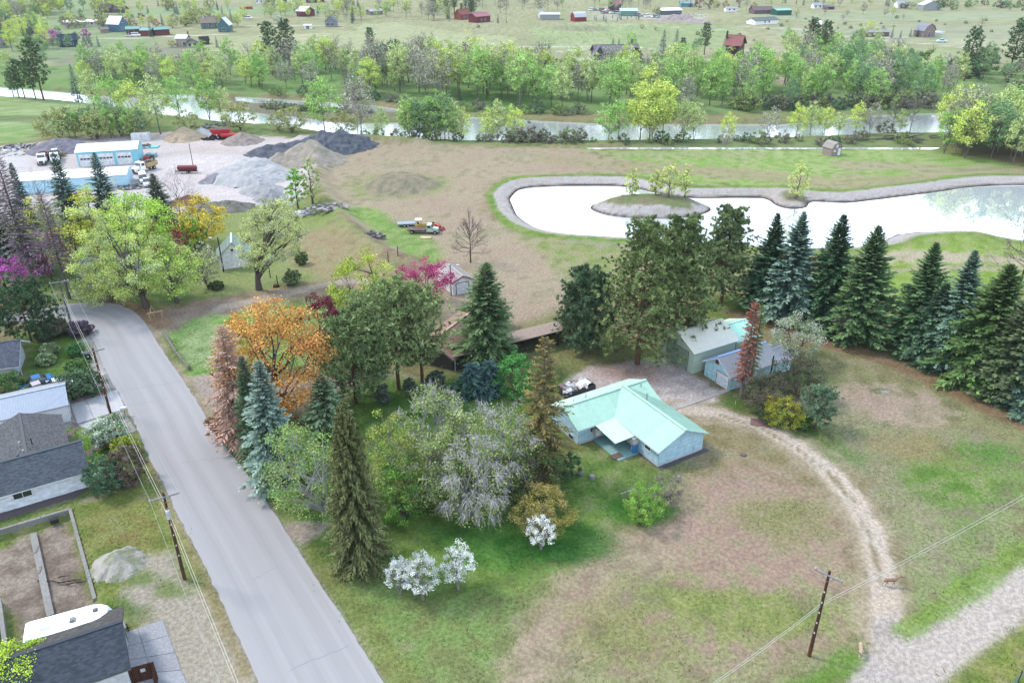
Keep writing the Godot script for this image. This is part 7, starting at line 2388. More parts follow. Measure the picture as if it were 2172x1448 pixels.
	for k in belt:
		p = k[0]
		n += 1
		plant("spruce_tree", k[3], cat, "spruces of the right hand belt", at_height(p), conifer({"h": p.y, "r": k[1] / 10.0, "cols": k[2], "branches": 400, "twigs": 26, "droop": 0.3 + 0.07 * (n % 4), "ragged": 0.4 + 0.05 * (n % 3), "rise": 0.05 + 0.09 * (n % 3), "taper": 0.85, "width": 0.36, "pack": 0.95, "fan": 0.32 + 0.012 * (n % 5)}, 30 + n))
	p = Vector3(30.22,13.8,-89.76)
	plant("dying_spruce", "thin red brown dying spruce in front of the garden shed", cat, "", at_height(p), conifer({"h": p.y, "r": 1.55, "base": 0.2, "cols": [leafc("7d4a3c"), leafc("a8705a")], "branches": 170, "twigs": 9, "droop": 0.5, "taper": 0.4, "ragged": 0.5, "fan": 0.4, "bark": Color(0.3, 0.25, 0.22), "girth": 0.02}, 51))
	p = Vector3(31.34,13.2,-90.24)
	plant("spruce_tree", "narrow green spruce right behind the red brown dying one", cat, "", at_height(p), conifer({"h": p.y, "r": 1.19, "base": 0.3, "cols": [leafc("5b7145"), leafc("90a46c")], "branches": 130, "twigs": 10, "droop": 0.5, "taper": 0.5}, 52))
	# pines
	var pines := [
		[Vector3(-20.32,12.72,-88.24), 62, [leafc("56683f"), leafc("7a8c5c")], "pine at the left of the group before the stable, its crown low", 0.14],
		[Vector3(-18.34,13.8,-89.76), 60, [leafc("647448"), leafc("8c9c68")], "two toned pine second from left in the group before the stable", 0.3],
		[Vector3(-15.17,15.64,-91.7), 64, [leafc("5f6f46"), leafc("889862")], "pine with a bare reddish trunk in the middle of the group before the stable", 0.34],
		[Vector3(-12.14,14.14,-93.06), 54, [leafc("647248"), leafc("8e9a68")], "thin crowned pine at the right of the group before the stable", 0.34],
		[Vector3(10.69,12.34,-103.55), 56, [leafc("445a3c"), leafc("6b8260")], "dark layered pine left of the great ponderosas", 0.12],
		[Vector3(17.79,21.11,-98.7), 78, [leafc("5c6d40"), leafc("8a9a64")], "great ponderosa pine standing nearest to the gravel court", 0.14],
		[Vector3(23.48,20.48,-102.09), 66, [leafc("566840"), leafc("82955f")], "great ponderosa pine behind and right of the nearest one, against the pond", 0.22],
		[Vector3(34.53,16.29,-119.47), 56, [leafc("5c6c46"), leafc("889a68")], "ponderosa pine standing free between the great pines and the spruce belt", 0.16],
	]
	n = 0
	for k in pines:
		p = k[0]
		n += 1
		var form := {"cone": true} if n > 4 else {}
		form.merge({"h": p.y, "r": k[1] / (12.0 if n > 4 else 14.5), "base": k[4] * 0.8, "cols": k[2].map(func(c): return tone(c, 1.2 if n > 4 else 1.5)), "limbs": 125 if n > 4 else 105, "tufts": 19 if n > 4 else 15, "needles": 20 if n > 4 else 12, "needle": 0.48, "needle_w": 0.07, "spread": 0.25, "round": 0.6})
		plant("pine_tree", k[3], cat, "pines in the garden", at_height(p), pine(form, 60 + n))
	p = Vector3(37.59,5.5,-82.52)
	plant("pine_tree", "small bushy pine standing alone right of the yellow shrub", cat, "pines in the garden", at_height(p), pine({"h": p.y, "r": 2.33, "base": 0.22, "cols": [leafc("587557"), leafc("8aa381")], "limbs": 75, "tufts": 12, "needles": 18, "needle": 0.3, "needle_w": 0.035, "spread": 0.16}, 70))
	# broadleaved trees
	var grey := Color(0.27, 0.25, 0.24)
	p = Vector3(-28.97,15.44,-84.87)
	plant("maple_tree", "large orange and yellow maple beside the road", cat, "", at_height(p), broadleaf({"h": p.y, "r": 6.91, "base": 0.12, "cols": [leafc("dca250"), leafc("e6b75c"), leafc("d2904c"), leafc("c67c54"), leafc("d8b066")], "clumps": 170, "leaves": 85, "leaf": 0.24, "clump": 0.2, "gap": -0.22, "limbs": 24, "egg": 0.1, "bark": Color(0.13, 0.1, 0.09)}, 81))
	p = Vector3(-34.47,4.23,-79.67)
	plant("maple_shrub", "reddish brown bush under the dead larch at the road's edge", "shrub", "", at_height(p), broadleaf({"h": p.y, "r": 1.93, "base": 0.05, "cols": [leafc("9c6a48"), leafc("b0805a"), leafc("8a5a40")], "clumps": 40, "leaves": 60, "leaf": 0.16, "stems": 3, "gap": -0.3}, 82))
	p = Vector3(-26.54,10.56,-98.98)
	plant("plum_tree", "dark burgundy plum tree right of the orange maple", cat, "", at_height(p), broadleaf({"h": p.y, "r": 3.22, "base": 0.15, "cols": [leafc("7c3846"), leafc("9a4656"), leafc("5e2a35")], "clumps": 70, "leaves": 60, "leaf": 0.22, "clump": 0.24, "gap": -0.15, "twigs": 5, "limbs": 18}, 83))
	p = Vector3(-22.06,12.1,-108.62)
	plant("maple_tree", "bright yellow green maple showing above the pines before the stable", cat, "", at_height(p), broadleaf({"h": p.y, "r": 5.19, "base": 0.15, "cols": [leafc("afc24a"), leafc("c6cf5c"), leafc("93ab40")], "clumps": 90, "leaves": 70, "leaf": 0.24, "gap": -0.2}, 84))
	p = Vector3(-13.97,7.29,-118.36)
	plant("crabapple_tree", "magenta flowering crabapple beside the white metal garage", cat, "", at_height(p), broadleaf({"h": p.y, "r": 4.48, "base": 0.3, "cols": [leafc("b03a78"), leafc("d0528c"), leafc("8c2858"), leafc("c0487c")], "clumps": 75, "leaves": 65, "leaf": 0.2, "gap": -0.2, "egg": -0.1, "limbs": 16}, 85))
	p = Vector3(0.56,5.9,-90.24)
	plant("lilac_tree", "fresh green round bush behind the brownish fir", "bush", "", at_height(p), broadleaf({"h": p.y, "r": 2.87, "base": 0.06, "cols": [leafc("57934a"), leafc("6fae5c"), leafc("437a3a")], "clumps": 75, "leaves": 70, "leaf": 0.18, "stems": 3, "gap": -0.4}, 86))
	p = Vector3(-19.64,10.69,-65.81)
	plant("birch_tree", "light green birch with white forking limbs leaning towards the road", cat, "", at_height(p), broadleaf({"h": p.y, "r": 4.07, "base": 0.12, "cols": [leafc("9cb465"), leafc("b4bd78"), leafc("7fa858"), leafc("8ab05c")], "clumps": 120, "leaves": 80, "leaf": 0.17, "clump": 0.24, "gap": -0.02, "stems": 4, "girth": 0.02, "limbs": 40, "sag": 0.45, "bark": Color(0.52, 0.5, 0.48), "lean": Vector3(-1.6, 0, 0.4)}, 87))
	p = Vector3(-12.5,11.08,-67.34)
	plant("birch_tree", "yellow green young tree right of the olive spruce", cat, "", at_height(p), broadleaf({"h": p.y, "r": 3.23, "base": 0.12, "cols": [leafc("a9b052"), leafc("bdbb62"), leafc("8fae52"), leafc("7da34c")], "clumps": 90, "leaves": 80, "leaf": 0.16, "gap": -0.08, "twigs": 6, "twig": 1.0, "sag": 0.3, "limbs": 24, "bark": grey}, 88))
	p = Vector3(-11.16,6.96,-65.43)
	plant("understory_tree", "green leafy bush low between the young tree and the grey tangled tree", "bush", "", at_height(p), broadleaf({"h": p.y, "r": 3.06, "base": 0.04, "cols": [leafc("66943f"), leafc("7fa84e"), leafc("4f7a36")], "clumps": 70, "leaves": 70, "leaf": 0.17, "gap": -0.15, "stems": 3}, 89))
	var tangled := leafc("c4bfc0", 2.2)
	for k in [[Vector3(-3.82,10.72,-64.54), 60, 75, 26, 22, "grey tangled half bare tree drooping over the lawn", 91, 0.9], [Vector3(-8.11,9.66,-67.34), 58, 75, 75, 6, "grey and green half bare tree left of the tangled one", 90, 0.6], [Vector3(-5.24,9.83,-70.15), 46, 55, 70, 7, "light green tree crown rising behind the tangled one", 99, 0.3], [Vector3(-8.57,11.63,-72.69), 62, 85, 50, 14, "taller tree with grey twigs and fresh leaves behind the tangled one", 92, 0.2], [Vector3(-1.37,9.73,-71.41), 72, 90, 40, 18, "half leafed tree with drooping grey limbs left of the brownish fir", 93, 0.6]]:
		p = k[0]
		plant("locust_tree", k[5], cat, "half bare trees on the lawn", at_height(p), broadleaf({"h": p.y, "r": k[1] / 17.5, "base": 0.1, "cols": [leafc("9fb062"), leafc("b4c07c"), leafc("7d9a4e")], "clumps": k[2], "leaves": k[3], "leaf": 0.21, "clump": 0.3, "gap": -0.05, "stems": 3, "limbs": 50, "twigs": k[4], "twig": 1.1, "twig_w": 0.03, "twig_col": tangled, "bark": tangled.lerp(grey, 0.5), "sag": k[7], "girth": 0.018}, k[6]))
	p = Vector3(2,6.22,-68.93)
	plant("juniper_shrub", "dark green undergrowth at the foot of the brownish fir", "shrub", "", at_height(p), broadleaf({"h": p.y, "r": 3.69, "base": 0.0, "cols": [leafc("3f5c36"), leafc("57723f"), leafc("5c4f3c")], "clumps": 80, "leaves": 70, "leaf": 0.18, "gap": -0.3, "stems": 4}, 94))
	p = Vector3(6.06,3.04,-72.52)
	plant("juniper_shrub", "low dark spreading juniper beside the boulder on the lawn", "shrub", "", at_height(p), broadleaf({"h": p.y, "r": 1.59, "base": 0.0, "cols": [leafc("3d5a3c"), leafc("587350")], "clumps": 40, "leaves": 60, "leaf": 0.14, "gap": -0.5, "stems": 3}, 95))
	p = Vector3(3.21,4.57,-64.1)
	plant("flowering_shrub", "wide olive yellow flowering shrub behind the single white apple tree", "shrub", "", at_height(p), broadleaf({"h": p.y, "r": 3.12, "base": 0.1, "cols": [leafc("b0a54c"), leafc("c2b660"), leafc("9b9a4c"), leafc("a3906a")], "clumps": 90, "leaves": 80, "leaf": 0.13, "clump": 0.2, "gap": -0.22, "stems": 5, "twigs": 8, "twig": 0.6, "twig_col": leafc("9a8878"), "bark": Color(0.2, 0.16, 0.13)}, 96))
	p = Vector3(13.69,4.47,-64.83)
	plant("green_shrub", "bright green upright shrub beside the fallen aerial", "shrub", "", at_height(p), broadleaf({"h": p.y, "r": 1.96, "base": 0.05, "cols": [leafc("85b04a"), leafc("a0c55e"), leafc("6c9a3e")], "clumps": 70, "leaves": 70, "leaf": 0.12, "gap": -0.35, "stems": 5, "egg": -0.1}, 97))
	p = Vector3(16.76,3.4,-68.37)
	plant("bare_shrub", "pale twiggy shrub just coming into blossom near the house corner", "shrub", "", at_height(p), broadleaf({"h": p.y, "r": 1.94, "base": 0.1, "cols": [leafc("bfc3a8"), leafc("a5ad88")], "clumps": 45, "leaves": 10, "leaf": 0.1, "stems": 4, "twigs": 26, "twig": 0.8, "twig_w": 0.014, "twig_col": leafc("b0a49a")}, 98))
	var bloom := [lit("f4f4f2", 1.9), lit("e9ebe4", 1.8), lit("fbfbfb", 2.0), leafc("9aa884")]
	for k in [[Vector3(2.91,3.89,-60.8), 32, "single white blossoming apple tree before the olive yellow shrub", 101], [Vector3(-8.21,5.24,-54.09), 36, "white blossoming apple tree with forked trunk, middle of the three near the road", 102], [Vector3(-10.41,4.26,-54.68), 28, "white blossoming apple tree, leftmost of the three near the road", 103], [Vector3(-5.03,5.06,-55.39), 36, "white blossoming apple tree, rightmost of the three near the road", 104]]:
		p = k[0]
		plant("apple_tree", k[2], cat, "white apple trees on the lawn", at_height(p), broadleaf({"h": p.y, "r": k[1] / 23.0, "base": 0.3, "cols": bloom, "clumps": 55, "leaves": 55, "leaf": 0.1, "clump": 0.24, "gap": -0.1, "stems": 2, "limbs": 20, "bark": Color(0.3, 0.27, 0.25), "girth": 0.03}, k[3]))
	p = Vector3(40.29,6.75,-100.09)
	plant("apple_tree", "pale green and white apple tree in blossom behind the garden shed", cat, "", at_height(p), broadleaf({"h": p.y, "r": 3.65, "base": 0.2, "cols": [leafc("9fb483"), leafc("b4c39a"), lit("e6e8e2", 1.6), leafc("86a46c")], "clumps": 85, "leaves": 65, "leaf": 0.15, "gap": -0.12, "twigs": 8, "twig_col": leafc("a39a96"), "stems": 2}, 105))
	p = Vector3(53.57,5.22,-108.46)
	plant("apple_tree", "thin apple tree dotted with white blossom under the belt's big spruce", cat, "", at_height(p), broadleaf({"h": p.y, "r": 2.59, "base": 0.2, "cols": [lit("e0e4de", 1.6), leafc("6f8a62")], "clumps": 55, "leaves": 22, "leaf": 0.15, "gap": -0.1, "twigs": 6}, 106))
	p = Vector3(48.44,4.9,-105.05)
	plant("dead_apple", "dead apple tree with a whitish broken trunk before the big spruce", cat, "", at_height(p), leafless({"h": p.y, "r": 1.83, "bark": leafc("a8999a"), "boughs": 9, "depth": 3, "girth": 0.05, "base": 0.4}, 107))
	for k in [[Vector3(32.05,5.4,-85.64), 46, "dusky lilac bush left of the pair below the garden shed", 108], [Vector3(37.24,6.16,-89.76), 52, "dusky lilac bush right of the pair below the garden shed, stems showing", 109]]:
		p = k[0]
		plant("lilac_bush", k[2], "bush", "lilac bushes by the garden shed", at_height(p), broadleaf({"h": p.y, "r": k[1] / 15.5, "base": 0.12, "cols": [leafc("4d5a40"), leafc("64694c"), leafc("5b5548")], "clumps": 80, "leaves": 65, "leaf": 0.16, "gap": -0.15, "stems": 5, "bark": Color(0.22, 0.17, 0.14), "twigs": 4}, k[3]))
	p = Vector3(33.73,3.99,-83.26)
	plant("yellow_shrub", "round yellow green shrub beside the drive", "shrub", "", at_height(p), broadleaf({"h": p.y, "r": 2.47, "base": 0.0, "cols": [leafc("a9a83a"), leafc("8f9a3c"), leafc("6d8440"), leafc("c0b548")], "clumps": 75, "leaves": 75, "leaf": 0.13, "gap": -0.4, "stems": 4}, 110))
	p = Vector3(-7.67,8.19,-137.37)
	plant("bare_tree", "leafless tree alone on the dry field", cat, "", at_height(p), leafless({"h": p.y, "r": 3.14, "bark": leafc("7d6a68"), "twig_col": leafc("857274"), "boughs": 22, "depth": 4, "kids": 3, "base": 0.2, "open": 0.6, "low": 0.15}, 111))
	p = Vector3(88.59,9.66,-127.7)
	plant("bare_tree", "leafless spreading tree at the right edge beside the pond", cat, "", at_height(p), leafless({"h": p.y, "r": 5.09, "bark": leafc("6f625c"), "twig_col": leafc("8a7d7a"), "boughs": 20, "depth": 4, "base": 0.2, "open": 0.75}, 112))
	p = Vector3(8.93,4.08,-106.27)
	plant("sapling", "small light green sapling growing before the dark pens", cat, "", at_height(p), broadleaf({"h": p.y + 1.0, "r": 2.07, "base": 0.2, "cols": [leafc("7f9a58"), leafc("95a86a"), leafc("8a7a5c")], "clumps": 36, "leaves": 26, "leaf": 0.17, "gap": -0.1, "stems": 3, "twigs": 6}, 113))
	# the slim willows on the islets
	for k in [[Vector3(27.77,6.63,-179.52), 15, "slim yellow green willow at the left of the big islet", 121], [Vector3(32.77,5.91,-176.62), 16, "thin yellow green willow second from left on the big islet", 122], [Vector3(35.48,7.89,-174.85), 20, "tallest yellow green willow in the middle of the big islet", 123], [Vector3(39.04,7.56,-174.5), 14, "slim yellow green willow at the right of the big islet", 124], [Vector3(65.11,8.48,-176.62), 22, "yellow green willow standing on the small round islet", 125]]:
		p = k[0]
		plant("willow_tree", k[2], cat, "willows on the islets", at_height(p), broadleaf({"h": p.y, "r": k[1] / 9.6, "base": 0.12, "cols": [leafc("bcc476", 2.2), leafc("ced288", 2.2), leafc("abb86a", 2.2)], "clumps": 55, "leaves": 26, "leaf": 0.28, "gap": 0.0, "sag": 0.5, "limbs": 16, "bark": leafc("8f8a78")}, k[3]))


# ---- trees by the bend and in the gardens on the left

func left_trees() -> void:
	var cat := "tree"
	var p: Vector3
	var n := 0
	for k in [[Vector3(-86.57,17.44,-149.39), 50, [leafc("455f50"), leafc("6c8672")], "dark green fir in front of the storage building, left of the pair"], [Vector3(-81.49,16.19,-154.35), 50, [leafc("4a6252"), leafc("718a76")], "dark green fir in front of the storage building, right of the pair"], [Vector3(-72.1,11.27,-156.65), 42, [leafc("4a5b45"), leafc("6d7d62")], "dark olive fir by the reddish soil heap"], [Vector3(-92.93,20.45,-136.44), 50, [leafc("3c5240"), leafc("587058")], "dark spruce cut by the left edge behind the dead one"], [Vector3(-100.15,13.3,-157.23), 30, [leafc("4f5c4e"), leafc("6f7c6c")], "dull spruce peeping out behind the dead grey one"]]:
		p = k[0]
		n += 1
		plant("fir_tree", k[3], cat, "firs along the yard", at_height(p), conifer({"h": p.y, "r": k[1] / 10.0, "cols": k[2], "branches": 260, "twigs": 18, "droop": 0.4, "ragged": 0.45, "taper": 0.8}, 130 + n))
	for k in [[Vector3(-78.21,25.16,-119.84), 42, 230, "tall dead grey spruce at the left edge, its trunk reaching the road", 141, 0.3], [Vector3(-73.77,18.84,-120.97), 34, 130, "tall nearly bare grey trunked spruce beside the utility pole at the bend", 142, 0.34]]:
		p = k[0]
		plant("dead_spruce", k[3], cat, "dead spruces at the bend", at_height(p), conifer({"h": p.y, "r": k[1] / 12.4, "base": k[5], "cols": [leafc("6a5f66"), leafc("95878c")], "branches": k[2], "twigs": 12, "droop": 0.55, "width": 0.2, "ragged": 0.5, "taper": 0.55, "fan": 0.42, "bark": leafc("8b807e"), "girth": 0.013}, k[4]))
	p = Vector3(-71.93,8.61,-105.65)
	plant("pine_tree", "round dark pine standing on the lawn inside the bend", cat, "", at_height(p), pine({"h": p.y, "r": 5.08, "base": 0.22, "cols": [leafc("3d5a3a"), leafc("5f7d55")], "limbs": 90, "tufts": 13, "needles": 18, "needle": 0.42, "needle_w": 0.07, "spread": 0.22, "round": 0.4}, 143))
	var list := [
		# place, px radius, px scale, colours, label, settings
		[Vector3(-59.53,16.88,-117.63), 80, ["b3c266", "c6d077", "9fb55c", "a9b48a"], "great leaning yellow green willow at the outside of the bend", {"clumps": 105, "leaves": 190, "clump": 0.17, "twigs": 7, "lean": Vector3(-5.0, 0, -1.0), "rough": 0.6, "gap": 0.04, "limbs": 30, "girth": 0.026, "leaf": 0.2, "bark": Color(0.17, 0.14, 0.12)}],
		[Vector3(-66.35,8.32,-119.84), 58, ["b0bd62", "c3cc74", "a3ad84"], "low drooping willow branches hiding the white house", {"clumps": 90, "leaves": 55, "twigs": 9, "gap": -0.12, "stems": 3, "base": 0.08, "sag": 0.4}],
		[Vector3(-55.3,10.06,-119.47), 54, ["a9c05c", "bccb70", "8fae50"], "yellow green willow right of the great leaning one", {"clumps": 95, "leaves": 55, "twigs": 6, "gap": -0.1, "girth": 0.03}],
		[Vector3(-43.29,15.49,-124.86), 66, ["b9c577", "c9cf8a", "a6b16c", "aeb09c"], "tall pale yellow willow with a thick trunk beside the white cabin", {"clumps": 105, "leaves": 130, "clump": 0.17, "twigs": 14, "gap": -0.04, "girth": 0.03, "base": 0.3, "limbs": 36, "lean": Vector3(5.2, 0, 0), "leaf": 0.2, "bark": leafc("7d746a"), "twig_col": leafc("a8a398")}],
		[Vector3(-52.05,8.3,-125.26), 30, ["c0c792", "b3bb7c", "b5b0a0"], "pale half leafed tree just left of the white cabin", {"clumps": 60, "leaves": 30, "twigs": 14, "base": 0.15, "stems": 2, "twig_col": leafc("aca59e")}],
		[Vector3(-67.71,12.68,-136.44), 64, ["a5c652", "b7d162", "8db048"], "bright lime green round tree behind the willows", {"clumps": 120, "leaves": 65, "gap": -0.25, "base": 0.2, "leaf": 0.3}],
		[Vector3(-75.51,14.05,-136.44), 34, ["b2b43c", "c4c24a", "98a238"], "mustard green tree between the two dark firs", {"clumps": 75, "leaves": 55, "gap": -0.12, "base": 0.2, "twigs": 3}],
		[Vector3(-77.35,9.32,-133.05), 46, ["b6b848", "a5ad50", "c3bf55"], "yellowish tree low behind the purple flowering one", {"clumps": 75, "leaves": 40, "gap": -0.1, "twigs": 6}],
		[Vector3(-60.06,9.47,-146.22), 46, ["cdb53e", "d8c352", "b3a63c"], "golden yellow round tree at the front of the yard", {"clumps": 95, "leaves": 60, "gap": -0.2, "base": 0.15, "twigs": 5}],
		[Vector3(-61.08,5.69,-144.18), 27, ["6aa043", "83b553", "558a38"], "small bright green round tree in front of the golden one", {"clumps": 55, "leaves": 60, "gap": -0.4, "base": 0.15}],
		[Vector3(-64.46,7.12,-139.98), 36, ["9a3f44", "b5555a", "7c3338"], "red leaved tree behind the bright green ones", {"clumps": 60, "leaves": 45, "gap": -0.15, "twigs": 8, "twig_col": leafc("a8969a")}],
		[Vector3(-82.81,6.86,-119.84), 46, ["b458a8", "c873b8", "8d4488"], "violet pink flowering tree at the left edge", {"clumps": 75, "leaves": 60, "gap": -0.2, "base": 0.1}],
		[Vector3(-81.37,8.07,-129.8), 44, ["9a5a90", "84507c", "b070a4", "6f5a58"], "purple flowering tree behind the nearly bare spruce", {"clumps": 60, "leaves": 36, "gap": -0.02, "twigs": 8, "base": 0.15}],
		[Vector3(-85.91,12.51,-136.44), 38, ["b4b458", "c2bf6a", "9fa858"], "thin yellow green tree behind the dead grey spruce", {"clumps": 65, "leaves": 32, "gap": -0.05, "twigs": 8, "base": 0.25}],
		[Vector3(-82.59,12.15,-137.61), 34, ["a5ab7c", "b3b690", "8f9a6c"], "greyish thin leafed tree left of the dark fir pair", {"clumps": 55, "leaves": 24, "gap": -0.05, "twigs": 12, "base": 0.25, "twig_col": leafc("9a9490")}],
		[Vector3(-47.13,8.84,-169.06), 18, ["8fb85c", "a3c570", "79a54c"], "bright green slender tree at the corner of the yard", {"clumps": 60, "leaves": 40, "gap": -0.15, "base": 0.12, "leaf": 0.3}],
		[Vector3(-44.26,10.66,-171.07), 17, ["a8b57a", "b6bf8c", "98a86c"], "paler slender tree right behind the bright green one at the yard's corner", {"clumps": 55, "leaves": 26, "gap": -0.05, "base": 0.15, "leaf": 0.3}],
		[Vector3(-39.76,4.74,-43.75), 66, ["a9c23e", "bccf50", "8fae36"], "yellow green leafy crown at the bottom left corner", {"clumps": 110, "leaves": 80, "leaf": 0.13, "gap": -0.3, "base": 0.1}],
		[Vector3(-84.53,6.18,-129.8), 30, ["7a4a50", "8c5a58", "5c5040"], "dusky reddish bush between the dead spruce and the purple tree", {"clumps": 50, "leaves": 40, "base": 0.05, "twigs": 6}],
	]
	n = 0
	for k in list:
		p = k[0]
		n += 1
		var ppm := 1689.0 / Vector3(p.x, 55.0 - p.y * 0.5, p.z).length()
		var o := {"h": p.y, "r": k[1] / ppm, "cols": k[2].map(func(h): return leafc(h, 2.15)), "leaf": 0.24, "base": 0.18}
		o.merge(k[4], true)
		plant("garden_tree" if n != 18 else "garden_tree", k[3], cat, "", at_height(p), broadleaf(o, 150 + n))
	p = Vector3(-69.52,7.61,-160.21)
	plant("bare_tree", "leafless bush like tree right of the dark olive fir", cat, "", at_height(p), leafless({"h": p.y, "r": 5.0, "bark": leafc("8d8078"), "boughs": 16, "depth": 4, "base": 0.1, "open": 0.8}, 171))
	p = Vector3(-98.28,7.12,-160.21)
	plant("bare_tree", "leafless tree in front of the storage building's pale blue wall", cat, "", at_height(p), leafless({"h": p.y, "r": 5.0, "bark": leafc("93898a"), "boughs": 14, "depth": 4, "base": 0.15, "open": 0.8}, 172))
	var shrubs := [
		[Vector3(-44.61,4.92,-70.15), 31, ["5a7a5c", "6f8f6c", "4c684e"], "dense cone shaped juniper at the corner of the white house", 0.0],
		[Vector3(-42.66,4.91,-71.66), 34, ["6a6f50", "7f7a5c", "8a6a72"], "dusky lilac bush right of the cone shaped juniper", 0.0],
		[Vector3(-45.28,2.33,-76.76), 26, ["a3b03e", "b5bf4e", "8a9c3c"], "small yellow green bush under the power lines", 0.0],
		[Vector3(-47.11,1.82,-78.68), 22, ["7f6a55", "8f7a60", "9a6a80"], "reddish lilac bush behind the yellow green one", 0.0],
		[Vector3(-48.03,3.76,-78.97), 35, ["7f9a6c", "e9efe2", "cfdcc4", "6d8c58"], "round bush covered with white blossom beside the road", 0.1],
		[Vector3(-57.89,3.72,-89.76), 32, ["64805c", "7a946c", "56704e"], "clipped grey green hedge bush, the left of two by the driveway", 0.0],
		[Vector3(-55.8,3.74,-90.48), 28, ["66825c", "7c966e", "567250"], "clipped grey green hedge bush, the right of two by the driveway", 0.0],
		[Vector3(-66.67,3.02,-90.24), 34, ["557542", "6a8c50", "48683a"], "round green bush at the left edge beside the cars", 0.0],
		[Vector3(-69.78,2.39,-107.51), 30, ["6a6a58", "7c7262", "5c6448"], "dusky low bush right of the round pine", 0.0],
		[Vector3(-65.65,1.92,-108.14), 22, ["6d6070", "7a6c78", "5a5058"], "purple grey low shrub at the foot of the pole", 0.0],
		[Vector3(-63.08,1.85,-101.22), 15, ["5c8a4e", "72a060", "4d7842"], "small bright green bush before the gravel patch", 0.0],
		[Vector3(-67.05,1.7,-101.51), 16, ["8a9a6c", "9caa80", "748a5a"], "pale green perennial clump on the garden lawn", 0.0],
		[Vector3(-66.07,1.52,-98.7), 17, ["7f9566", "95a67c"], "grey green perennial clump nearest the driveway", 0.0],
		[Vector3(-60.93,1.21,-97.34), 20, ["5f8046", "728f56"], "low green clump left of the wheeled bin", 0.0],
		[Vector3(-38.67,2.58,-136.44), 12, ["6f7f50", "828f60"], "small dark shrub beyond the thick willow", 0.0],
		[Vector3(-50.59,1.23,-125.26), 13, ["5a6b45", "6c7a52"], "small round shrub on the verge before the cabin", 0.1],
		[Vector3(-38.16,2.38,-127.29), 17, ["6f8f45", "84a055", "8f8a80"], "sprouting stump bush at the fence right of the thick willow", 0.1],
		[Vector3(-6.29,2.88,-90), 26, ["4a6b50", "5f8064"], "grey green bush under the weeping spruces", 0.0],
		[Vector3(-16.55,3.19,-87.67), 15, ["5f6c58", "748068"], "wispy grey green bush between the pine trunks", 0.1],
		[Vector3(-10.18,2.55,-91.82), 20, ["55634f", "6b7862"], "wispy bush at the foot of the thin crowned pine", 0.1],
		[Vector3(-13.46,2.52,-90), 14, ["566850", "6a7a62"], "wispy bush right of the reddish pine trunk", 0.1],
		[Vector3(35.91,1.73,-82.73), 20, ["5a7840", "6f8a50"], "low green clump between the yellow shrub and the small pine", 0.0],
		[Vector3(32.71,1.74,-83.79), 22, ["66845a", "7c966c"], "grey green low clump left of the yellow shrub", 0.0],
	]
	n = 0
	for k in shrubs:
		p = k[0]
		n += 1
		var ppm := 1689.0 / Vector3(p.x, 55.0, p.z).length()
		plant("garden_shrub", k[3], "shrub", "", at_height(p), broadleaf({"h": maxf(p.y, 0.6), "r": k[1] / ppm, "base": k[4], "cols": k[2].map(func(h): return leafc(h)), "clumps": 60, "leaves": 80, "leaf": 0.18 if p.z > -100 else 0.24, "gap": -0.6, "stems": 3, "inner": 300, "egg": 0.35 if n == 1 else 0.1}, 200 + n))


# ---- the woods along the river: a few dozen shapes, each tree a copy

var kinds := {}
const LOOKS := {"pale": "pale green thin leafed cottonwood", "green": "fresh green tree", "lime": "yellow green tree", "grey": "greyish budding tree", "deep": "bluish green tree", "shrub": "twiggy low shrub", "bare": "leafless tree", "pine": "dark pine", "spruce": "dark spruce", "round": "rounded yellow green willow", "rust": "coppery brown tree", "blossom": "small flowering tree"}


func shape_of(kind: String, called: String, parts: Array, h: float) -> void:
	var o := Node3D.new()
	o.name = called
	for q in parts:
		if q[1].v.size():
			part(q[0], q[1], q[2], o)
	o.set_meta("category", "tree" if not "shrub" in called else "shrub")
	if not kinds.has(kind):
		kinds[kind] = []
	kinds[kind].append([o, h])


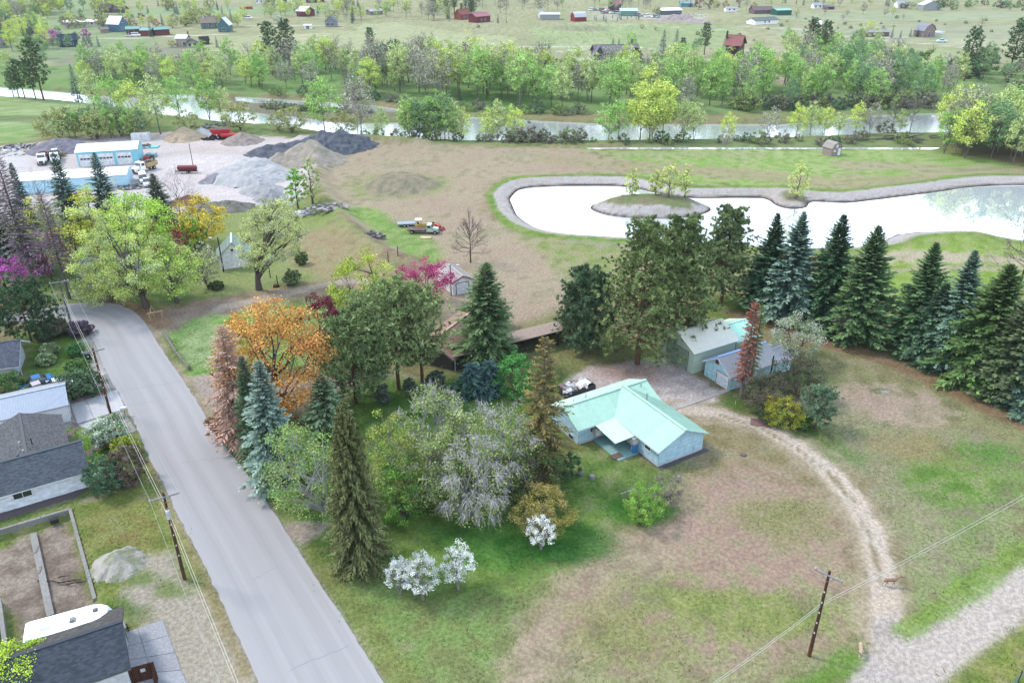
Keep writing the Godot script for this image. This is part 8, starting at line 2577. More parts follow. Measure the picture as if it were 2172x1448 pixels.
func make_kinds() -> void:
	var pal := {"pale": ["aaba78", "b8c487", "9bb06c", "a8b474"], "green": ["8aae5c", "9cbc6c", "7ea452"], "lime": ["b2c25e", "c2cc70", "a4b854"], "grey": ["a5a490", "b0ad9c", "9aa084"], "deep": ["6f9062", "809f70", "648458"]}
	var sd := 300
	for kind in pal:  # one cottonwood form; only leaf colour and leaf density differ
		for i in 5:
			sd += 1
			rng.seed = sd
			var sparse: bool = kind == "grey"
			var slim := rng.randf_range(0.2, 0.34)
			shape_of(kind, {"pale": "cottonwood_tree", "green": "fresh_green_tree", "lime": "yellow_green_tree", "grey": "budding_tree", "deep": "bluish_green_tree"}[kind], broadleaf({"h": 15.0, "r": 15.0 * slim, "base": rng.randf_range(0.18, 0.34), "cols": pal[kind].map(func(h): return leafc(h, 2.5)), "clumps": 64, "leaves": 14 if sparse else 34, "leaf": 0.46, "clump": 0.3, "gap": -0.1, "egg": rng.randf_range(-0.1, 0.3), "limbs": 22, "girth": 0.012, "full": false, "bark": leafc("b5aea2") if i % 2 else leafc("8f877c"), "stems": 1 if i < 3 else 3, "twigs": 9 if sparse else 3, "twig": 2.0, "twig_w": 0.06, "twig_col": leafc("b3aca0")}, sd), 15.0)
	for i in 4:
		sd += 1
		shape_of("round", "willow_tree", broadleaf({"h": 8.0, "r": 4.6, "base": 0.12, "cols": ["b4b978", "c0c283", "a3ad68"].map(func(h): return leafc(h)), "clumps": 60, "leaves": 22, "leaf": 0.5, "gap": -0.2, "full": false, "stems": 3, "limbs": 14, "twigs": 3, "twig": 1.4, "twig_w": 0.04}, sd), 8.0)
	for i in 3:
		sd += 1
		shape_of("bare", "bare_tree", leafless({"h": 14.0, "r": 5.0, "bark": leafc("b0a8a2"), "twig_col": leafc("a39a94"), "boughs": 16, "depth": 3, "base": 0.3, "open": 0.7, "girth": 0.016}, sd), 14.0)
	for i in 4:
		sd += 1
		shape_of("shrub", "river_shrub", broadleaf({"h": 3.0, "r": 2.2, "base": 0.0, "cols": [["7d8f62", "93a076", "8f8578"], ["8d857c", "9a9086", "7f8a68"], ["8fa55c", "a5b56c", "7d9850"], ["5f7a58", "71896a", "55704e"]][i].map(func(h): return leafc(h)), "clumps": 30, "leaves": 18, "leaf": 0.42, "gap": -0.5, "full": false, "stems": 3, "limbs": 8, "twigs": 6, "twig": 1.2, "twig_w": 0.03, "twig_col": leafc("9a9088")}, sd), 3.0)
	for i in 3:
		sd += 1
		shape_of("pine", "pine_tree", pine({"h": 20.0, "r": 4.2, "base": 0.28, "cols": [leafc("55704c"), leafc("788f64")], "limbs": 60, "tufts": 6, "needles": 6, "needle": 0.95, "needle_w": 0.2, "spread": 0.24}, sd), 20.0)
		sd += 1
		shape_of("spruce", "spruce_tree", conifer({"h": 14.0, "r": 3.2, "cols": [leafc("45625a"), leafc("6a877a")], "branches": 150, "twigs": 7, "droop": 0.4, "width": 0.5, "show_boughs": false}, sd), 14.0)
	for i in 2:
		sd += 1
		shape_of("blossom", "flowering_tree", broadleaf({"h": 5.0, "r": 3.0, "base": 0.15, "cols": [["c06ab0", "d07fc0"], ["dfe2d8", "c9d0bc"]][i].map(func(h): return leafc(h)), "clumps": 40, "leaves": 24, "leaf": 0.42, "gap": -0.35, "full": false}, sd), 5.0)
		sd += 1
		shape_of("rust", "copper_tree", broadleaf({"h": 7.0, "r": 3.6, "base": 0.15, "cols": [["8f6468", "a07a7a"], ["b39a68", "a58a5c"]][i].map(func(h): return leafc(h)), "clumps": 45, "leaves": 18, "leaf": 0.48, "gap": -0.2, "full": false, "twigs": 5, "twig": 1.4, "twig_w": 0.04}, sd), 7.0)


func put(kind: String, at: Vector3, h: float, label: String, group: String) -> void:
	var k: Array = kinds[kind][rng.randi() % kinds[kind].size()]
	copy(k[0], on(at), rng.randf() * TAU, h / k[1], label, group)


func wood(corners: Array, count: int, mix: Array, lo: float, hi: float, label: String, group: String, apart := 3.0) -> void:
	var zone := area(corners)
	var placed := []
	var tries := 0
	while placed.size() < count and tries < count * 40:
		tries += 1
		var p := Vector3(rng.randf_range(zone.box.position.x, zone.box.end.x), 0, rng.randf_range(zone.box.position.y, zone.box.end.y))
		if zone.depth_in(p.x, p.z) < 0.0 or placed.any(func(q): return q.distance_to(p) < apart):
			continue
		var wet := false
		for c in channels:
			if c.box.has_point(Vector2(p.x, p.z)) and c.depth_in(p.x, p.z) > -0.4:
				wet = true
		if wet:
			continue
		placed.append(p)
		var kind: String = mix[rng.randi() % mix.size()]
		put(kind, p, rng.randf_range(lo, hi), LOOKS[kind] + " " + label, group)


func river_trees() -> void:
	make_kinds()
	rng.seed = 77
	var leafy := ["pale", "pale", "green", "grey", "lime", "deep"]
	# the grove beyond the river
	wood([-56.1,-299.1,-14.1,-284.4,24.3,-271.6,32,-270.1,34.2,-290.3,2.6,-323.6,-40.5,-345.9,-60.3,-323.6], 54, ["pale", "pale", "grey", "grey", "green", "lime"], 11, 18, "in the open grove beyond the middle of the river", "cottonwoods beyond the river, middle", 4.0)
	wood([32,-270.1,75.1,-273.2,86.9,-281.1,102.5,-323.6,80.2,-340.1,40.2,-328.9], 42, ["pale", "grey", "green", "green", "lime"], 11, 17, "in the grove beyond the river below the dark lodge", "cottonwoods beyond the river, below the lodge", 4.0)
	wood([88.7,-276.3,116.1,-281.1,150.2,-284.4,171.3,-313.4,160.1,-345.9,124.7,-358.2,106.2,-323.6], 55, ["deep", "deep", "green", "pale", "grey"], 10, 15, "in the dense wood beyond the river, right", "cottonwoods beyond the river, right", 3.6)
	wood([161.3,-358.2,190.4,-328.9,199.3,-294.6,223.8,-334.4,197.9,-358.2], 14, ["deep", "grey", "shrub"], 5, 10, "in the thicket under the tall pines at the right", "thicket under the tall pines", 4.0)
	wood([133.2,-413.2,176.9,-406.7,167.6,-363.3,125.6,-360.7], 22, ["deep", "pale", "green"], 7, 13, "at the upper edge of the wood, right", "cottonwoods at the wood's upper edge", 4.0)
	wood([-110.6,-313.4,-67.4,-303.7,-38.2,-292.9,-43.1,-334.4,-81.1,-371.3,-123.1,-358.2], 52, ["pale", "lime", "grey", "green", "bare", "green"], 8, 14, "on the wooded island left of the middle", "cottonwoods on the island", 4.0)
	wood([-101.2,-403.5,-50.9,-400.3,-37.8,-358.2,-78.4,-358.2], 13, ["grey", "pale", "bare", "shrub"], 5, 12, "on the meadow's wooded edge above the river", "trees at the meadow's edge", 4.0)
	wood([-169.4,-323.6,-135.6,-317.4,-113.7,-317.4,-127.2,-358.2,-159.7,-358.2,-178.2,-345.9], 38, ["pale", "lime", "green", "grey"], 8, 14, "on the far bank at the left", "cottonwoods on the far bank, left", 4.0)
	wood([-218.5,-334.4,-196.8,-336.6,-190,-345.9,-219.9,-400.3,-267.9,-416.5], 12, ["pale", "grey", "deep"], 6, 11, "at the left edge beyond the river", "trees beyond the river at the left edge", 4.0)
	# the near bank
	for k in [[Vector3(-105.31,15.5,-240.17), "pale", "tall leafy cottonwood with whitish trunk behind the repair shop's right end"], [Vector3(-116.07,13.77,-249.02), "lime", "broad yellow green cottonwood behind the repair shop"], [Vector3(-123.79,14.3,-251.66), "green", "cottonwood left of the broad yellow green one behind the repair shop"], [Vector3(-141.87,11.83,-276.27), "pale", "pale cottonwood at the left end of the near bank row"], [Vector3(-110.76,13.53,-270.1), "green", "cottonwood growing out of the river's edge left of the driftwood"], [Vector3(-96.65,14.18,-258.47), "green", "deep leaved cottonwood on the near bank above the driftwood heap"], [Vector3(-93.79,12.31,-261.29), "pale", "cottonwood just right of the deep leaved one above the driftwood"], [Vector3(-55.65,15.96,-238.95), "green", "cottonwood beside the dark heap's right end on the near bank"], [Vector3(-30.08,12.69,-236.55), "green", "slim cottonwood in the cluster on the near bank at centre left"]]:
		put(k[1], at_height(k[0]), k[0].y, k[2], "cottonwoods on the near bank, left")
	for i in 9:
		put(["deep", "green", "pale"][i % 3], Vector3(-27.45,0,-235.36).lerp(Vector3(-17.15,0,-234.78), i / 8.0) + Vector3(0, 0, rng.randf_range(-3, 1)), rng.randf_range(10.5, 14.0), "cottonwood in the tight cluster on the near bank above the dry field", "cottonwoods in the cluster above the dry field")
	for k in [[Vector3(-6.44,9.95,-237.75), "lime", 1], [Vector3(-4.32,11.51,-236.55), "pale", 2], [Vector3(-15.53,9.95,-237.75), "lime", 3], [Vector3(0.55,10.54,-235.36), "lime", 4], [Vector3(-31.06,11.73,-238.95), "pale", 5], [Vector3(-39.68,8.55,-245.16), "pale", 6], [Vector3(-46.59,16.96,-247.72), "grey", 7], [Vector3(-48.89,17.32,-254.35), "bare", 8]]:
		put(k[1], at_height(k[0]), k[0].y, ["slender yellow green cottonwood standing alone in front of the wide river", "pale cottonwood close beside the slender yellow green one", "small yellow green tree at the right of the tight cluster", "small yellow green tree right of the pale pair on the near bank", "pale thin tree left of the tight cluster", "small pale tree on the near bank at the narrows", "greyish tall tree on the near bank right of the dark heap", "leafless tall tree on the bank right of the dark heap"][k[2] - 1], "")
	for k in [[Vector3(28.43,11.94,-234.19), "green", "full round headed cottonwood on the near bank, left of four"], [Vector3(37.63,16.38,-234.78), "lime", "tall yellowish cottonwood on the near bank, second of four"], [Vector3(41.36,16.64,-234.78), "lime", "tall yellowish cottonwood on the near bank, third of four"], [Vector3(50.02,10.85,-233.02), "pale", "smaller cottonwood on the near bank, right of four"]]:
		for i in 2:
			put(k[1], at_height(k[0]) + Vector3(i * 2.6, 0, i * 1.5), k[0].y * (1.0 - 0.08 * i), k[2] + (", front stem" if i else ", main stem"), "")
	for k in [[Vector3(64.5,7.97,-238.95), "lime", 0], [Vector3(60.25,6.55,-224.06), "grey", 0], [Vector3(77.08,9.49,-240.17), "grey", 0], [Vector3(86.05,9.98,-242.64), "lime", 0], [Vector3(90.74,10.15,-243.89), "pale", 0], [Vector3(94.81,9.32,-243.27), "lime", 0], [Vector3(95.94,7.07,-235.36), "pale", 0], [Vector3(103.38,9.12,-241.4), "lime", 0], [Vector3(106.9,8.66,-239.56), "grey", 0], [Vector3(115.36,10.15,-243.89), "bare", 0], [Vector3(119.69,10.61,-241.4), "bare", 0], [Vector3(113.64,3.94,-243.89), "shrub", 0], [Vector3(117.93,7.41,-243.89), "pale", 0]]:
		put(k[1], at_height(k[0]), k[0].y, "tree in the loose row on the near bank between river and ditch, right", "trees between river and ditch")
	wood([116,-219.8,121.9,-209.8,131.7,-202.3,145.5,-199.6,195.4,-277.9,176.6,-281.1,155.9,-270.1,132.9,-236.5], 50, ["deep", "green", "pale", "green", "lime"], 10, 16, "in the clump at the right edge beyond the pond", "cottonwoods in the clump at the right edge", 3.2)
	wood([119.8,-220.9,124.2,-216.7,132.7,-230.7,127,-233], 7, ["pale", "grey", "lime"], 12, 16, "at the left end of the right hand clump", "whitish trunked cottonwoods", 2.4)
	# the round willows and shrubs
	for k in [[Vector3(-82.82,8.41,-245.16), "round", "round yellow green willow alone on the near bank above the driftwood"], [Vector3(-66.08,7.9,-241.4), "round", "round willow on the near bank behind the dark heap"], [Vector3(-71.32,5.64,-245.16), "round", "small round willow left of the one behind the dark heap"], [Vector3(-49.8,6.86,-237.75), "round", "yellow green willow at the right end of the dark heap"], [Vector3(-97.06,6.52,-240.79), "round", "grey green willow behind the tan heap"]]:
		put(k[1], at_height(k[0]), k[0].y, k[2], "")
	for i in 15:
		put(["green", "round", "deep"][i % 3], Vector3(-133.02,0,-233.02).lerp(Vector3(-108.73,0,-234.78), i / 14.0) + Vector3(0, 0, rng.randf_range(-5, 1)), rng.randf_range(7.0, 9.5), "dense green willow in the thicket behind the repair shop", "willows behind the repair shop")
	wood([-45.2,-235.4,-11.7,-230.7,20.7,-227.4,21.2,-233,-11.9,-234.2,-40,-237.7], 22, ["shrub"], 1.5, 3.5, "on the near bank along the wide river", "shrubs on the near bank, middle", 2.0)
	wood([22,-226.2,68.7,-225.7,119.7,-226.2,122.8,-233,70.3,-231.9,22.3,-230.7], 24, ["shrub"], 1.2, 3.2, "on the strip between river and ditch", "shrubs between river and ditch", 2.0)
	wood([75.1,-273.2,143.9,-277.9,146.9,-284.4,77.5,-282.7], 26, ["shrub"], 3, 5.5, "at the water's edge on the far bank, right", "shrubs on the far bank, right", 3.0)
	wood([-93.8,-276.3,-50.9,-268.6,-32,-267.1,-51.7,-273.2,-86,-282.7], 22, ["shrub"], 1.2, 3.0, "on the gravel bar in the river", "shrubs on the gravel bar", 2.0)
	wood([-103.4,-307.5,-56,-298.2,-30.4,-282.7,24.2,-270.1,23.8,-265.6,-29.5,-273.2,-65.2,-292.9,-101.1,-300], 26, ["shrub"], 1.6, 3.6, "along the far bank in the middle", "shrubs along the far bank, middle", 3.0)
	wood([-100.5,-400.3,34.1,-392.7,32.3,-371.3,-93.7,-371.3], 34, ["shrub"], 1.6, 4.0, "at the upper edge of the far grove", "shrubs at the upper edge of the grove", 4.0)
	put("shrub", Vector3(4.34,0,-229.59), 5.0, "large grey green shrub on the near bank in front of the wide river", "")
	# dark pines along the river
	for k in [[Vector3(-167.83,20.66,-292.87), "pine", "tallest dark pine in the stand at the left river bank"], [Vector3(-178.56,10.77,-296.41), "pine", "leaning dark pine at the left of the stand by the river"], [Vector3(-176.51,13.32,-296.41), "pine", "second leaning dark pine from the left by the river"], [Vector3(-171.64,13.89,-294.63), "pine", "third leaning dark pine from the left by the river"], [Vector3(-182.62,8.93,-300.03), "pine", "small dark pine at the far left of the stand by the river"], [Vector3(-155.51,14.14,-292.87), "spruce", "slim dark pine alone right of the stand by the river"], [Vector3(-137.97,11.05,-305.62), "pine", "dark bushy pine among the cottonwoods on the far left bank"], [Vector3(-102.52,19.95,-355.66), "pine", "broad dark pine, the left of the tall pair on the island"], [Vector3(-96.51,20.56,-360.73), "pine", "tall dark pine, the right of the tall pair on the island"], [Vector3(181.9,20.21,-332.17), "pine", "tall dark pine with reddish trunk, the left of the right hand stand"], [Vector3(207.32,21.98,-345.91), "pine", "tallest dark pine near the right edge"], [Vector3(210.28,15.84,-340.06), "pine", "dark pine cut by the right edge"], [Vector3(191.64,13.76,-336.64), "deep", "bushy green tree between the tall pines at the right"], [Vector3(67.24,15.05,-374.01), "spruce", "dark fir right of the timber lodge"], [Vector3(75.75,13.53,-388.22), "spruce", "second dark fir right of the timber lodge"], [Vector3(78.81,9.88,-388.22), "pine", "smaller dark pine right of the lodge's firs"], [Vector3(93.27,14.5,-406.66), "pine", "pine left of the red lodge"], [Vector3(103.1,10.71,-406.66), "spruce", "narrow dark fir touching the red lodge"], [Vector3(87.86,8.06,-400.34), "deep", "bushy tree at the foot of the pine left of the red lodge"], [Vector3(136.95,18.61,-385.3), "pine", "tall thin pine with bare trunk, left of a pair at the right"], [Vector3(143.04,17.42,-385.3), "pine", "tall thin pine with bare trunk, right of a pair at the right"], [Vector3(51.19,5.85,-426.81), "spruce", "dark spruce clump behind the timber lodge, left"], [Vector3(54.06,5.4,-426.81), "spruce", "dark spruce clump behind the timber lodge, right"], [Vector3(60.29,8.9,-423.33), "green", "round fresh green tree behind the timber lodge"], [Vector3(-68.86,12.06,-409.9), "pine", "half green pine on the meadow left of the cabin"], [Vector3(-18.57,4.25,-292.87), "spruce", "small dark spruce inside the open grove beyond the river"]]:
		put(k[1], at_height(k[0]), k[0].y, k[2], "")


func town_trees() -> void:
	rng.seed = 99
	wood([-335.9,-519.9,-306.8,-576.1,-279.8,-608.8,-321.5,-703.6,-448.4,-703.6], 74, ["lime", "lime", "pale", "grey", "round", "deep"], 7, 12, "among the gardens at the top left", "trees among the gardens, top left", 5.0)
	wood([-270.5,-413.2,-232.3,-419.9,-281.2,-519.9,-332.8,-514.9], 56, ["spruce", "deep", "lime", "rust", "lime", "pine"], 6, 11, "in the dark thicket of gardens at the left edge", "trees in the gardens at the left edge", 4.0)
	wood([-235.8,-426.8,-206.7,-423.3,-225.7,-464.9,-243.5,-477.6,-255.1,-469], 16, ["spruce", "deep", "spruce", "blossom"], 4, 7.5, "around the dark navy house", "trees around the dark navy house", 3.5)
	wood([-272.9,-514.9,-197.6,-519.9,-213.5,-564,-297.5,-564], 35, ["spruce", "round", "lime", "rust", "deep"], 4, 8, "in front of the long white roofed building", "trees around the teal roofed barns", 4.5)
	wood([-289.9,-608.8,-194.1,-602,-214.7,-669,-313.7,-677.4], 25, ["lime", "pale", "round", "spruce"], 5, 9, "behind the far left farms", "trees behind the far left farms", 6.0)
	wood([-207.2,-530.3,-161.6,-514.9,-179.8,-576.1,-217.9,-576.1], 17, ["lime", "round", "spruce", "pale"], 5, 9, "around the tan roofed house", "trees around the tan roofed house", 5.0)
	wood([-167.1,-576.1,-97.5,-541.1,-119.4,-669,-195,-677.4], 38, ["lime", "pale", "bare", "spruce", "round"], 5, 10, "around the red and grey farmhouses, top left of centre", "trees around the red and grey farmhouses", 5.0)
	wood([-111.5,-558.1,-39.2,-564,-44.1,-637.5,-125.2,-630.1], 26, ["grey", "bare", "bare", "lime", "pale"], 7, 12, "in the row along the road at the top", "trees along the road at the top", 5.0)
	wood([-52.7,-576.1,-26.8,-564,-26.9,-645.1,-55.8,-652.9], 12, ["pine", "spruce", "pine"], 9, 15, "around the red cottages at the top", "pines around the red cottages", 4.5)
	wood([-28.2,-595.3,74.2,-602,85.1,-694.7,-32.7,-694.7], 24, ["bare", "grey", "bare", "pale"], 9, 14, "in the long row at the top", "leafless trees in the row at the top", 5.0)
	wood([79.3,-645.1,107.6,-645.1,115.5,-694.7,85.1,-694.7], 16, ["bare"], 8, 11, "in the wood behind the red roofed house", "bare trees behind the red roofed house", 4.0)
	wood([53.1,-552.3,86.1,-570,88.8,-588.8,55.3,-576.1], 14, ["spruce"], 2.5, 4.5, "in the plantation before the yards", "young spruces before the yards", 4.0)
	wood([121.1,-622.8,177.8,-630.1,197.7,-703.6,136.1,-703.6], 16, ["bare", "grey", "spruce", "rust", "pale"], 4, 8, "along the farms at the top right of centre", "trees along the top right farms", 5.0)
	wood([186.1,-660.9,298.2,-669,317,-712.8,200.1,-712.8], 20, ["spruce", "grey", "pale", "lime"], 4, 8, "in the line of farms at the top right", "trees in the top right farms", 6.0)
	wood([273.9,-645.1,381.1,-622.8,444.8,-669,347.2,-694.7], 44, ["deep", "deep", "shrub"], 3.5, 5.5, "in the long hedge at the top right", "trees of the long hedge, top right", 4.0)
	wood([167.4,-546.6,240.9,-564,264.1,-546.6,272.5,-608.8,207.8,-615.7], 9, ["grey", "pale", "bare"], 4, 8, "alone in the right hand fields", "lone trees in the right hand fields", 12.0)
	wood([95.9,-473.3,154,-434,207.5,-482,291.2,-482,344.9,-576.1,199.1,-588.8], 30, ["shrub"], 0.8, 1.8, "in the right hand fields", "bushes in the right hand fields", 8.0)
	for k in [[Vector3(-149.85,5.05,-546.65), "blossom", "round pink flowering tree in the gardens left of centre"], [Vector3(210.82,6.73,-500.26), "lime", "yellow green tree left of the low ranch house"], [Vector3(207.01,5.01,-481.96), "lime", "small round yellow green tree touching the low ranch house"], [Vector3(212.45,5.67,-473.28), "spruce", "round dark pine before the low ranch house, first of four"], [Vector3(217.2,4.44,-473.28), "spruce", "round dark pine before the low ranch house, second of four"], [Vector3(224.64,4.97,-477.58), "spruce", "round dark pine before the low ranch house, third of four"], [Vector3(228.36,5.22,-477.58), "spruce", "round dark pine before the low ranch house, last of four"], [Vector3(78.78,2.67,-514.87), "round", "round brown green bush tree in the green field, left one"], [Vector3(86.26,2.12,-509.91), "round", "round brown green bush tree in the green field, right one"], [Vector3(106.84,2.03,-486.42), "shrub", "lone dark bush in the green field"], [Vector3(-203.64,8.42,-477.58), "spruce", "dark pointed spruce among the teal roofed barns"], [Vector3(-247.18,7.43,-514.87), "spruce", "dark pointed spruce left of the blue gabled house"], [Vector3(-175.16,3.66,-433.95), "round", "yellow round bush left of the cream house"], [Vector3(-152.08,5.93,-433.95), "spruce", "loose spruce right of the cream house"], [Vector3(101.67,5.51,-601.95), "round", "pale yellow round tree before the earth heap"], [Vector3(-20.65,1.63,-525.06), "shrub", "dark bush before the dark red farmhouse"], [Vector3(-9.15,5.66,-552.31), "spruce", "dark round spruce right of the dark red farmhouse"], [Vector3(-3.66,3.41,-552.31), "spruce", "second dark round spruce right of the dark red farmhouse"], [Vector3(-17.11,3.28,-411.53), "round", "small round dark tree right of the log pavilion"], [Vector3(-6.49,2.97,-397.24), "spruce", "small spruce on the meadow's edge right of the log pavilion"], [Vector3(278.59,8.34,-505.04), "bare", "grey bare tree beside the tall pine at the right"]]:
		put(k[1], at_height(k[0]), k[0].y, k[2], "")
	for kind in kinds:
		for k in kinds[kind]:
			k[0].free()


# ---- poles, wires and small things

func poles_and_wires() -> void:
	var rust := Color(0.16, 0.075, 0.05)
	var poles := [
		[Vector3(-66.42,9.29,-107.51), "weathered utility pole inside the bend of the road", Color(0.2, 0.19, 0.185), Color(0.12, 0.1, 0.09)],
		[Vector3(-51.13,9.51,-85.64), "brown utility pole beside the concrete drive", rust, Color(0.14, 0.06, 0.04)],
		[Vector3(-31.15,10.21,-56.73), "brown utility pole with transformer in the weedy lot", Color(0.09, 0.045, 0.035), rust],
	]
	var tops := []
	for k in poles:
		var p: Vector3 = k[0]
		var turn := 0.42 if tops.size() < 2 else 0.5
		utility_pole(k[1], at_height(p), p.y, turn, k[2], k[3], 2.6, tops.size() == 2)
		tops.append([p, turn])
	var next := Vector3(tops[2][0].x + 17.0, 9.5, tops[2][0].z + 26.0)
	tops.append([next, 0.5])
	utility_pole("utility pole beyond the bottom edge of the photo carrying the street's wires on", at_height(next), next.y, 0.5, rust, rust, 2.6, false)
	var before := Vector3(tops[0][0].x - 26.0, 8.6, tops[0][0].z - 22.0)
	for i in tops.size() - 1:
		var a: Vector3 = tops[i][0]
		var b: Vector3 = tops[i + 1][0]
		var where: String = ["from the bend to the concrete drive", "from the concrete drive to the transformer pole", "from the transformer pole to the bottom edge"][i]
		for s in [[-1.2, -0.12], [1.2, -0.12]]:
			var da := Vector3(s[0], s[1], 0.13).rotated(Vector3.UP, tops[i][1])
			var db := Vector3(s[0], s[1], 0.13).rotated(Vector3.UP, tops[i + 1][1])
			wire("power_wire", "thin wire on the crossarms %s" % where, "wires %s" % where, a + da, b + db, 0.5, 0.012, Color(0.3, 0.3, 0.28))
		for s in [[0.22, -2.3, 0.016], [0.05, -2.8, 0.014]]:
			wire("street_cable", "pale cable slung under the crossarms %s" % where, "cables %s" % where, a + Vector3(s[0], s[1], 0.1), b + Vector3(s[0], s[1], 0.1), 0.7, s[2], Color(0.45, 0.44, 0.38))
	wire("service_wire", "service cable from the drive pole to the roof of the metal garage", "", tops[1][0] + Vector3(0, -2.0, 0), Vector3(-57.19,3.2,-81.29), 0.5, 0.012, Color(0.2, 0.2, 0.2))
	wire("guy_wire", "stay wire from the bend pole down to the lawn across the road", "", tops[0][0] + Vector3(0.2, -0.4, 0), Vector3(-68.11,0,-117.09), 0.0, 0.01, Color(0.3, 0.3, 0.3))
	# the pole on the lawn at the lower right
	var p := Vector3(25.3,9.53,-47.73)
	utility_pole("dark utility pole on the lawn beside the lane, lower right", at_height(p), p.y, -0.72, Color(0.05, 0.042, 0.04), Color(0.16, 0.07, 0.04), 2.3, false)
	var here := p + Vector3(0, -3.4, 0)
	var far := Vector3(Vector3(50.07,6,-62.28).x, 6.0, Vector3(50.07,6,-62.28).z)
	var dir := (far - here)
	for s in [[0.0, 0.0], [0.15, -0.3]]:
		wire("lawn_wire", "pale cable running from the lawn pole to the %s right" % ["upper", "far"][int(s[0] > 0)], "cables of the lawn pole", here + Vector3(0, s[1], 0), here + dir * 1.6 + Vector3(s[0] * 3, s[1], 0), 0.5, 0.014, Color(0.42, 0.42, 0.41))
		wire("lawn_wire", "pale cable running from the lawn pole to the bottom edge, %s of two" % ["upper", "lower"][int(s[0] > 0)], "cables of the lawn pole", here + Vector3(0, s[1], 0), Vector3(Vector3(13.91,5.6,-39.86).x, 5.5 + s[1], Vector3(13.91,5.6,-39.86).z), 0.2, 0.014, Color(0.42, 0.42, 0.41))


